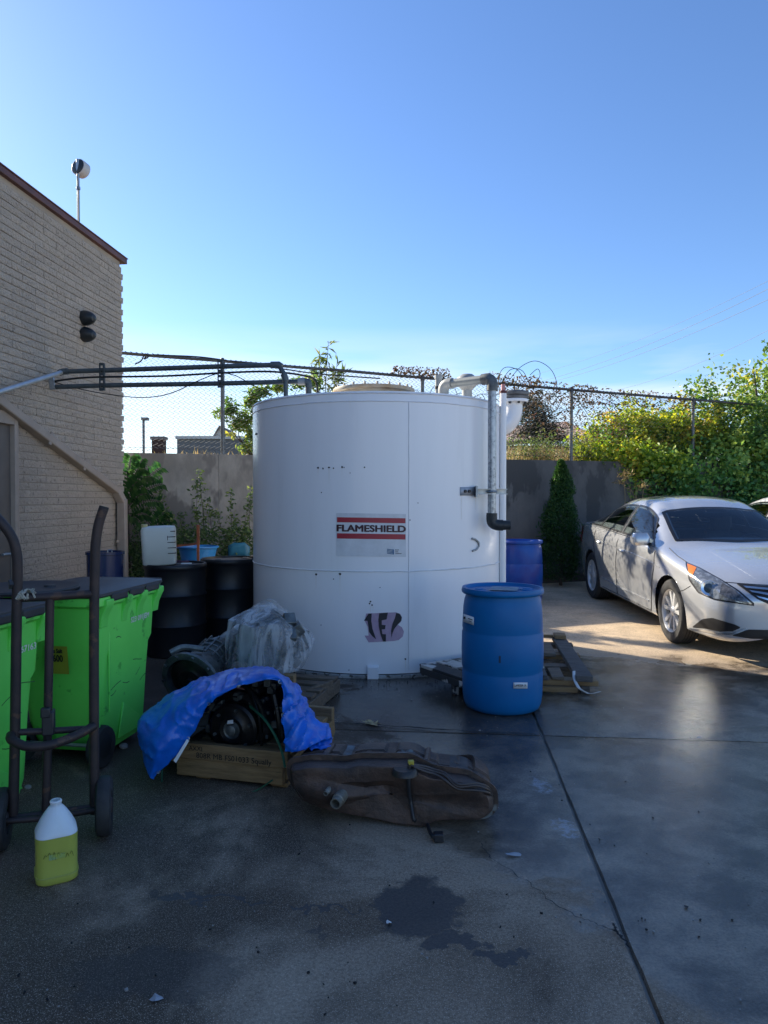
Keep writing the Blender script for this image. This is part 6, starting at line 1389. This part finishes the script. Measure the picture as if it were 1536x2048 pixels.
foliage('crown', pts, .07, lm_mix, ob, tn, .55, .3, 4); limbs(ob, (5.5, 14.6, 2.05), [(5.0, 14.5, 3.1), (5.6, 14.6, 3.3), (6.1, 14.3, 3.1)], .03, 4)
jn = thing('juniper_tree', 'dark conical evergreen far behind the fence beside the white vent elbow', 'tree', (4.75, 22, 2.1))
pts, tn = clumps([(4.6, 22, 3.9, .75, .6, .8), (4.95, 22, 3.5, .9, .6, .6), (4.4, 22, 4.5, .35, .35, .45)], 230, 34, .13, 15, .35)
foliage('crown', pts, .10, lm_dark, jn, tn, .3, -.2, 5); limbs(jn, (4.7, 22, 2.05), [(4.6, 22, 4.6), (5.2, 22, 3.6), (4.3, 22, 3.7)], .08, 5)
ac = P(1121, 1160, 11.45); av = thing('arborvitae', 'narrow conical arborvitae shrub against the concrete wall', 'shrub', (ac.x, 11.45, gz(0, 11.45)))
rg = np.random.default_rng(6); n = 15000; t = rg.random(n) ** .75; rad = .36 * (1 - t) ** .62 * (1 + .25 * np.sin(t * 40 + rg.random(n) * 6)) * (.55 + .45 * rg.random(n) ** .4); an_ = rg.random(n) * 6.283; hh = P(1121, 925, 11.45).z - gz(0, 11.45) - .06
rad *= np.where(t < .12, .75 + t * 2, 1); rad *= np.array([1 + .55 * noise.noise((math.cos(a) * 1.6, math.sin(a) * 1.6, tt * 5)) + .25 * noise.noise((math.cos(a) * 4, math.sin(a) * 4, tt * 14)) for a, tt in zip(an_, t)])
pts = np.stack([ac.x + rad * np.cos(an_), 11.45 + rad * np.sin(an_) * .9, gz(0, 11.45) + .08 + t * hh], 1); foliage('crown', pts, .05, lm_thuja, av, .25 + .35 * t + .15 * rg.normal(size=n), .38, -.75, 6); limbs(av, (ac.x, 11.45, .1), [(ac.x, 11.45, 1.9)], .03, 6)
# scrub and dry grass along the wall top
def grass(name, label, segs, n, hgt, m, seed, lean=.35, w=.006):
    rr = random.Random(seed); V = []; Fc = []; rn = []
    for k in range(n):
        X, Y, z, sc = segs(rr); h = hgt * rr.uniform(.45, 1.2) * sc; a = rr.uniform(0, 6.28); l = rr.uniform(.1, 1) * lean * h; ww = w * rr.uniform(.6, 1.5); tx, ty = math.cos(a), math.sin(a); o = len(V); rv = rr.random()
        for i in range(4):
            t = i / 3; cx, cy, cz = X + tx * l * t * t, Y + ty * l * t * t, z + h * (t - .18 * t * t); q = ww * (1 - t * .9)
            V += [(cx - ty * q, cy + tx * q, cz), (cx + ty * q, cy - tx * q, cz)]
        for i in range(3): Fc.append((o + 2 * i, o + 2 * i + 1, o + 2 * i + 3, o + 2 * i + 2)); rn.append(rv)
    me = bpy.data.meshes.new(name); me.from_pydata(V, [], Fc); a_ = me.attributes.new('rnd', 'FLOAT', 'FACE'); a_.data.foreach_set('value', rn); me.materials.append(m); o = bpy.data.objects.new(name, me); COL.objects.link(o); o['kind'] = 'stuff'; tag(o, label, 'grass'); return o
def seg_r(rr): X = rr.uniform(1.6, 4.0); return X, wy(X) + rr.uniform(.34, 1.3), 2.08, 1.1
def seg_l(rr): X = rr.uniform(-5.4, -1.3); return X, wy(X) + rr.uniform(.34, 1.6), 2.08, .8 + .5 * (noise.noise((X * 3, 0, 0)))
grass('dry_grass', 'dry tan grass on the bank above the wall right of tank', seg_r, 1500, .42, lm_dry, 21); grass('dry_grass', 'dry tan grass on the bank above the wall near the building', seg_l, 900, .26, lm_dry, 22, .9)
gs = thing('green_scrub', 'pale green scrub above the wall behind the white gauge pipe', 'scrub', (2.9, wy(2.9) + .6, 2.1))
pts, tn = clumps([(2.6, wy(2.6) + .6, 2.35, .6, .3, .28), (3.4, wy(3.4) + .6, 2.4, .4, .3, .3)], 90, 30, .08, 17, .3, lambda c, r: .55 + r.normal() * .2); foliage('crown', pts, .05, lm_weed, gs, tn, .4, -.2, 7); limbs(gs, (2.9, wy(2.9) + .6, 2.06), [(2.5, wy(2.5) + .6, 2.5), (3.3, wy(3.3) + .6, 2.55)], .012, 7, 'stem')
# vines on the fence
fv = thing('fence_vine', 'withered brown vine twined along the top of the chain link fence', 'vine', wpt(wx(1000), 3.4, -.1))
rg = np.random.default_rng(31); pp = []
for (a, b, n, dz, off) in ((790, 905, 420, .10, .08), (980, 1090, 420, .16, .05), (1060, 1200, 520, .28, -.10), (1150, 1400, 620, .18, -.05), (1010, 1160, 500, .5, -.45), (1160, 1260, 420, .45, -.5)):
    for k in range(n):
        t = wx(rg.uniform(a, b)); p = wpt(t, ftop(t) + off + np.clip(rg.normal(), -1.6, 1.4) * dz * .5, -.12 + np.clip(rg.normal(), -2, 2) * .04); pp.append(tuple(p))
for k in range(900):  # extra leaves hidden behind the tank, added to cast dapples on the car
    t = wx(rg.uniform(640, 965)); z = rg.uniform(2.2, 3.25); cl_ = noise.noise((t * 2.6, z * 2.6, 7))
    if cl_ > -.08: p = wpt(t, z, -.12 + rg.normal() * .06); pp.append(tuple(p))
foliage('leaves', np.array(pp), .052, lm_vine, fv, None, .55, .5, 8)
mb = MB(); rr = random.Random(9)
for k in range(9):
    a = rr.uniform(800, 1250); ts_ = [wx(a + 18 * i) for i in range(9)]; mb.tube(catmull([wpt(t, ftop(t) + rr.uniform(-.3, .05) - .05 * k * .6, -.10 + rr.uniform(-.03, .03)) for t in ts_], 4), .005, 5)
mb.obj('stem', m_bark, fv, world=True)
mb = MB()
for lp in ([(1000, 800), (998, 755), (1010, 735), (1035, 740), (1052, 765)], [(1015, 765), (1040, 735), (1070, 722), (1098, 735), (1112, 760), (1112, 790)], [(1060, 750), (1075, 738), (1080, 750), (1072, 768)], [(1000, 770), (1020, 740), (1045, 742), (1060, 772)]):
    mb.tube(catmull([ZF(x, y) for x, y in lp], 8), .0055, 5)
mb.obj('loop', m_bark, fv, world=True)
# sapling behind the fence left of the tank, tall weed above it
sp = thing('sapling', 'bright green sapling behind the fence left of the tank', 'sapling', (P(500, 900, 11.2).x, 11.2, 2.1)); e = []
for (px, py, r) in ((440, 826, .09), (462, 815, .10), (480, 850, .13), (500, 830, .14), (500, 800, .1), (470, 870, .08), (490, 895, .12), (505, 870, .12), (560, 772, .10), (600, 768, .14), (530, 778, .08), (625, 765, .10), (515, 785, .10)): q = P(px, py, 11.2); e.append((q.x, q.y, q.z, r * 1.0, r, r * .75))
pts, tn = clumps(e, 120, 22, .045, 18, .2, lambda c, r: .55 + r.normal() * .2); foliage('crown', pts, .075, lm_tree, sp, tn, .5, .35, 9); limbs(sp, (sp.location.x + .1, 11.2, 2.05), [P(440, 826, 11.2), P(480, 845, 11.2), P(500, 790, 11.2), P(600, 768, 11.2), P(490, 890, 11.2)], .018, 9)
tw = thing('tall_weed', 'tall feathery weed rising above the fence behind the tank', 'weed', (P(655, 770, 11.8).x, 11.8, 2.1)); pp = []; mb = MB()
for (x0, y0, x1, y1) in ((650, 790, 657, 682), (640, 790, 640, 708), (665, 790, 675, 720), (640, 790, 625, 745), (655, 790, 690, 745)):
    A_, B_ = P(x0, y0, 11.8), P(x1, y1, 11.8); mb.tube([Vector((A_.x, A_.y, 2.05)), A_, B_], [.008, .007, .003], 5)
    for k in range(46): q = A_.lerp(B_, random.random() ** .7); pp.append(tuple(q))
mb.obj('stem', m_bark, tw, world=True); foliage('leaves', np.array(pp), .17, lm_weed, tw, np.random.default_rng(2).random(len(pp)) * .5 + .4, .14, -.1, 10)
# weeds against the wall on the left
lw_ = thing('wall_weeds', 'tangle of small leaved weeds against the wall behind the black drums', 'weeds', (P(420, 1100, 9.7).x, 9.7, gz(0, 9.7))); rr = random.Random(12); mb = MB(); pp = []; tnn = []
stems = [(P(x, 1180, 9.6), P(x + rr.uniform(-26, 26), y, 9.7 + rr.uniform(-.2, .15))) for x, y in [(300, 1010), (330, 1020), (345, 985), (372, 1030), (385, 965), (395, 945), (410, 1020), (425, 1040), (440, 1000), (455, 1025), (470, 985), (480, 1010), (492, 1040), (500, 980), (515, 1030), (360, 1060), (400, 1070), (450, 1060), (480, 1065), (320, 1060)]]
for A_, B_ in stems:
    A_ = Vector((A_.x, A_.y, gz(0, 9.6))); mid = A_.lerp(B_, .5) + Vector((rr.uniform(-.08, .08), 0, .05)); c = catmull([A_, mid, B_], 8); mb.tube(c, [.006 * (1 - .7 * i / len(c)) for i in range(len(c))], 5)
    for k in range(130):
        f = rr.random() ** .6; q = c[min(int(f * len(c)), len(c) - 1)]; pp.append((q.x + rr.gauss(0, .07 * (1.3 - f)), q.y + rr.gauss(0, .05), q.z + rr.gauss(0, .04))); tnn.append(.25 + .3 * rr.random() + (.3 if rr.random() > .85 else 0))
for k in range(5200): q = P(rr.uniform(262, 520), 1150 - 95 * rr.random() ** 1.6, 9.4 + rr.uniform(-.2, .4)); pp.append((q.x, q.y, q.z)); tnn.append(.1 + .4 * rr.random())
mb.obj('stem', m_bark, lw_, world=True); foliage('leaves', np.array(pp), .055, lm_weed, lw_, np.array(tnn), .5, .2, 11)
at = thing('ailanthus', 'large leaved green sapling growing beside the building corner', 'sapling', (P(268, 1150, 9.75).x, 9.75, gz(0, 9.75))); mb = MB(); pp = []; base = Vector((P(262, 1100, 9.75).x, 9.75, gz(0, 9.75)))
fr_ = [((255, 1010), (322, 932)), ((256, 1000), (285, 915)), ((258, 1010), (325, 965)), ((256, 1020), (320, 1000)), ((255, 1025), (290, 1060)), ((254, 990), (262, 910)), ((285, 1080), (345, 1035)), ((300, 1080), (330, 1020)), ((258, 1040), (300, 1030)), ((262, 1080), (275, 1120)), ((256, 980), (300, 950)), ((254, 1005), (275, 960)), ((256, 1015), (295, 985)), ((254, 960), (290, 935))]
mb.tube([base, P(256, 1030, 9.75), P(254, 930, 9.75)], [.014, .012, .005], 6); LV = []; LD = []
for (a, b) in fr_:
    A_, B_ = P(*a, 9.72), P(*b, 9.55); c = catmull([A_, A_.lerp(B_, .55) + Vector((0, 0, .05)), B_ - Vector((0, 0, .02))], 8); mb.tube(c, .004, 5)
    for i, q in enumerate(c[2:]):
        for sgn in (-1, 1): LV.append(tuple(q)); LD.append((B_ - A_, sgn))
mb.obj('stem', m_bark, at, world=True)
lf = MB(); rnv = []
for q, (dd, sg) in zip(LV, LD):
    q = Vector(q); dd = dd.normalized(); side = Vector((dd.z * sg, -.35, -dd.x * sg)).normalized(); tip = q + (side * .75 + dd * .5 + Vector((0, 0, -.35))).normalized() * random.uniform(.10, .17); wv = dd.normalized() * .022; m1 = q.lerp(tip, .4)
    lf.add([q, m1 + wv, tip, m1 - wv], [(0, 1, 2), (0, 2, 3)]); rv = random.random(); rnv += [rv, rv]
lo_ = lf.obj('leaves', lm_frond, at, smooth=0, world=True); a_ = lo_.data.attributes.new('rnd', 'FLOAT', 'FACE'); a_.data.foreach_set('value', rnv)
q = P(478, 1098, 9.2); mb = MB(); mb.grid([[(q.x - .14 + .07 * i, 9.2 + .04 * noise.noise((i, j, 0)), q.z - .09 + .06 * j + .03 * noise.noise((i * .9, j, 5)) - .012 * (i - 2) ** 2) for i in range(5)] for j in range(4)]); o = mb.obj('blue_scrap', mat('teal blue plastic sheet', (.02, .14, .24), .45), smooth=60, solid=.003); tag(o, 'scrap of blue plastic caught in the weeds near the tank', 'plastic scrap')
# grass plume by the car boot
mb = MB()
pl_ = thing('grass_plume', 'dry grass plume sticking up between the silver car and wall', 'grass', (P(1255, 985, 11.7).x, 11.7, gz(0, 11.7)))
for (b, t_) in (((1268, 1000), (1237, 962)), ((1262, 1000), (1248, 945)), ((1272, 1000), (1290, 968)), ((1270, 1000), (1280, 972)), ((1250, 1000), (1247, 950)), ((1285, 1000), (1293, 965))):
    A_ = P(*b, 11.7); B_ = P(*t_, 11.7); mb.tube(catmull([Vector((A_.x, A_.y, .13)), A_, A_.lerp(B_, .6) + Vector((0, 0, .02)), B_], 5), [.005] * 6 + [.004] * 5 + [.003] * 5, 5)
mb.obj('stem', mat('straw stem', (.38, .27, .12), .8), pl_, world=True)
pp = [tuple(P(*random.choice([(1248, 948), (1240, 964), (1252, 950), (1288, 970), (1280, 975)]), 11.7) + Vector((random.gauss(0, .05), random.gauss(0, .03), random.gauss(0, .03)))) for k in range(110)]; foliage('leaves', np.array(pp), .09, lm_dry, pl_, None, .12, .1, 12)

# ================================================================== FAR BACKGROUND
m_far = mat('grey far siding', (.17, .175, .18), .8); m_farw = mat('pale far siding', (.62, .62, .60), .8); m_rooff = mat('grey shingle roof', (.24, .20, .19), .9, 0, (.18, .15, .14), 20); m_redb = mat('far red brick', (.07, .035, .028), .9)
q0, q1 = P(354, 878, 60), P(482, 880, 60); fb_ = thing('grey_building', 'flat roofed grey building seen far off through the fence', 'building', ((q0.x + q1.x) / 2, 60, 2.1))
w = (q1.x - q0.x) / 2; h = q0.z - 2.1; mb = MB(); mb.box((-w, 0, -2), (w, 12, h)); mb.obj('wall', m_far, fb_); mb = MB(); mb.box((-w - .1, -.15, h), (w + .1, 12.1, h + .25)); mb.obj('roof_edge', m_farw, fb_)
for k in range(3): mb = MB(); mb.box((-w + 1 + k * 1.6, -.04, .6), (-w + 1.9 + k * 1.6, .02, 1.9)); mb.obj('window', m_lens, fb_)
q0 = P(440, 853, 85); hs = thing('gabled_house', 'small white gabled house behind the far grey building', 'house', (q0.x, 85, 2.1)); h = q0.z - 2.1
mb = MB(); mb.prism([(-1.1, -3), (1.1, -3), (1.1, h - 1.9), (0, h), (-1.1, h - 1.9)], 0, 7, Matrix(((1, 0, 0, 0), (0, 0, 1, 0), (0, 1, 0, 0), (0, 0, 0, 1)))); mb.obj('wall', m_farw, hs, smooth=0)
for s in (-1, 1): mb = MB(); mb.bar((s * 1.35, 3.4, h - 2.25), (0, 3.4, h + .06), 7.4, .12, up=(s, 0, 1)); mb.obj('roof', m_rooff, hs)
mb = MB(); mb.box((-.3, -.06, h - 2.3), (.3, .02, h - 1.4)); mb.obj('window', m_lens, hs)
q0 = P(287, 838, 50); lp = thing('lamp_post', 'thin grey lamp post seen far off through the fence by the building', 'lamp post', (q0.x, 50, 2.1)); mb = MB(); mb.tube([(0, 0, -1), (0, 0, q0.z - 2.1)], .09, 8); mb.obj('pole', m_far, lp); mb = MB(); mb.box((-.12, -.2, q0.z - 2.2), (.35, .2, q0.z - 2.0)); mb.obj('lamp_head', m_far, lp, bevel=.03)
q0 = P(318, 880, 46); ch = thing('brick_pillar', 'small dark brick pillar far behind the fence near the building', 'pillar', (q0.x, 46, 2.1)); mb = MB(); mb.box((-.38, -.3, -1), (.38, .3, q0.z - 2.1)); mb.obj('shaft', m_redb, ch); mb = MB(); mb.box((-.46, -.38, q0.z - 2.1), (.46, .38, q0.z - 1.9)); mb.obj('cap', m_rooff, ch)
q0 = P(1010, 880, 26); q1 = P(1150, 856, 24); rh = thing('low_house', 'low house with pinkish shingle roof behind the scrub right of tank', 'house', ((q0.x + q1.x) / 2, 26, 2.1)); w = (q1.x - q0.x) / 2 + .8
mb = MB(); mb.box((-w, 0, -1), (w, 7, q0.z - 2.3)); mb.obj('wall', mat('brown far wall', (.14, .11, .09), .9), rh)
mb = MB(); a_, b_ = q0.z - 2.25, q1.z - 2.1 + .25; mb.add([(-w - .3, -.4, a_ - .1), (w + .3, -.4, a_ + .25), (w + .3, 3.5, b_ + .5), (-w - .3, 3.5, b_ + .1)], [(0, 1, 2, 3)]); mb.obj('roof', mat('pinkish shingles', (.36, .26, .22), .9, 0, (.28, .2, .17), 8), rh, solid=.15, smooth=0)
m_wire = mat('utility wire', (.16, .18, .20), .6)
for k, (a, b, Ya, Yb, r) in enumerate((((1560, 550), (1085, 745), 40, 60, .009), ((1560, 566), (1085, 762), 40, 60, .012), ((1560, 588), (1085, 768), 40, 60, .012), ((1560, 648), (1180, 790), 32, 46, .008))):
    A_, B_ = P(*a, Ya), P(*b, Yb); pts = [A_.lerp(B_, t / 12) - Vector((0, 0, .5 * (1 - (2 * t / 12 - 1) ** 2))) for t in range(13)]; pts.append(B_ + (B_ - A_)); pts.insert(0, A_ + (A_ - B_)); mb = MB(); mb.tube(pts, r, 5); o = mb.obj('utility_wire', m_wire); tag(o, ['topmost', 'second from the top', 'third from the top', 'lowest'][k] + ' of the utility wires crossing the sky on the right', 'wire', 'utility wires')

# ================================================================== SMALL LITTER on the slabs
m_leafdry = mat('pale dry leaf', (.50, .40, .22), .8, 0, (.36, .27, .14), 20)
for i, (px, py, s, lb) in enumerate(((737, 1448, .05, 'left of two pale dry leaves on the joint before tank'), (748, 1451, .055, 'right of two pale dry leaves on the joint before tank'))):
    c = G(px, py); n = 12; v = [(0, 0, .014)]; v += [(s * (1 if k % 2 == 0 else .42) * math.cos(6.283 * k / n + i), s * (1 if k % 2 == 0 else .42) * math.sin(6.283 * k / n + i), .012 + .012 * (k % 3 == 0)) for k in range(n)]; mb = MB(); mb.add(v, [(0, 1 + k, 1 + (k + 1) % n) for k in range(n)]); o = mb.obj('dry_leaf', m_leafdry, smooth=0); o.location = c; tag(o, lb, 'leaf', 'dry leaves')
m_stone = mat('pale grit', (.34, .33, .31), .9, 0, (.2, .19, .18), 20)
gr_ = MB(); rr = random.Random(44)
for k in range(260):
    if k < 90: px, py = rr.uniform(640, 1500), rr.uniform(1380, 1480)
    elif k < 200: px, py = rr.uniform(640, 960), rr.uniform(1365, 1400)
    else: px, py = rr.uniform(0, 1536), rr.uniform(1480, 2040)
    c = G(px, py); s = rr.uniform(.0010, .0030) * (1.8 if rr.random() > .95 else 1); gr_.box((-s, -s, 0), (s, s * rr.uniform(.6, 1.4), s * 1.1), rotM((c.x, c.y, .003), rr.uniform(-.3, .3), rr.uniform(-.3, .3), rr.uniform(0, 3)), jit=s * .25)
o = gr_.obj('grit', m_stone, smooth=0); o['kind'] = 'stuff'; tag(o, 'scattered pale grit on the concrete slabs', 'grit')
gr_ = MB()
for k in range(170):
    px, py = (rr.uniform(1000, 1536), rr.uniform(1400, 1900)) if k < 50 else (rr.uniform(0, 900), rr.uniform(1600, 2040)) if k < 90 else (rr.uniform(690, 930), rr.uniform(1362, 1380)); c = G(px, py); s = rr.uniform(.0015, .005); gr_.box((-s, -s * .6, 0), (s, s * .6, s * .9), rotM((c.x, c.y, .003), rr.uniform(-.3, .3), rr.uniform(-.3, .3), rr.uniform(0, 3)), jit=s * .3)
o = gr_.obj('dark_crumbs', m_crack, smooth=0); o['kind'] = 'stuff'; tag(o, 'scattered dark crumbs on the concrete slabs', 'crumbs')
for (px, py, lb, sx, sy) in ((1027, 1712, 'torn grey paper flake beside the slab joint', .035, .012), (778, 1848, 'small white chip beside the dark wet stain', .011, .009), (312, 2000, 'crumpled foil scrap at the bottom of the picture', .02, .016), (1372, 1817, 'small black pebble on the right slab', .009, .008), (1397, 1477, 'white paper bit on the joint at right', .014, .006), (100, 1586 + 130, '', 0, 0)):
    if not lb: continue
    c = G(px, py); mb = MB(); n = 9; v = [(0, 0, .012)] + [(sx * rr.uniform(.7, 1.2) * math.cos(6.283 * k / n), sy * rr.uniform(.7, 1.3) * math.sin(6.283 * k / n), rr.uniform(.003, .012)) for k in range(n)]; mb.add(v, [(0, 1 + k, 1 + (k + 1) % n) for k in range(n)]); o = mb.obj('litter_scrap', m_black if 'black' in lb else m_label if 'white' in lb else mat('grey paper', (.35, .38, .42), .6), smooth=0); o.location = c; tag(o, lb, 'litter')
for (px, py, s, lb) in ((213, 1500 + 8, .035, 'nearer pale rubble stone beside the green bin'), (247, 1496, .028, 'farther pale rubble stone beside the green bin'), (55, 1577, .018, 'small pale stone under the left green bin')):
    c = G(px, py); bm = bmesh.new(); bmesh.ops.create_icosphere(bm, subdivisions=2, radius=s)
    for v in bm.verts: v.co *= 1 + .3 * noise.noise(v.co * 40); v.co.z = v.co.z * .65
    me = bpy.data.meshes.new('stone'); bm.to_mesh(me); bm.free(); me.materials.append(m_stone); o = bpy.data.objects.new('stone', me); COL.objects.link(o); o.location = c + Vector((0, 0, s * .45)); tag(o, lb, 'stone')
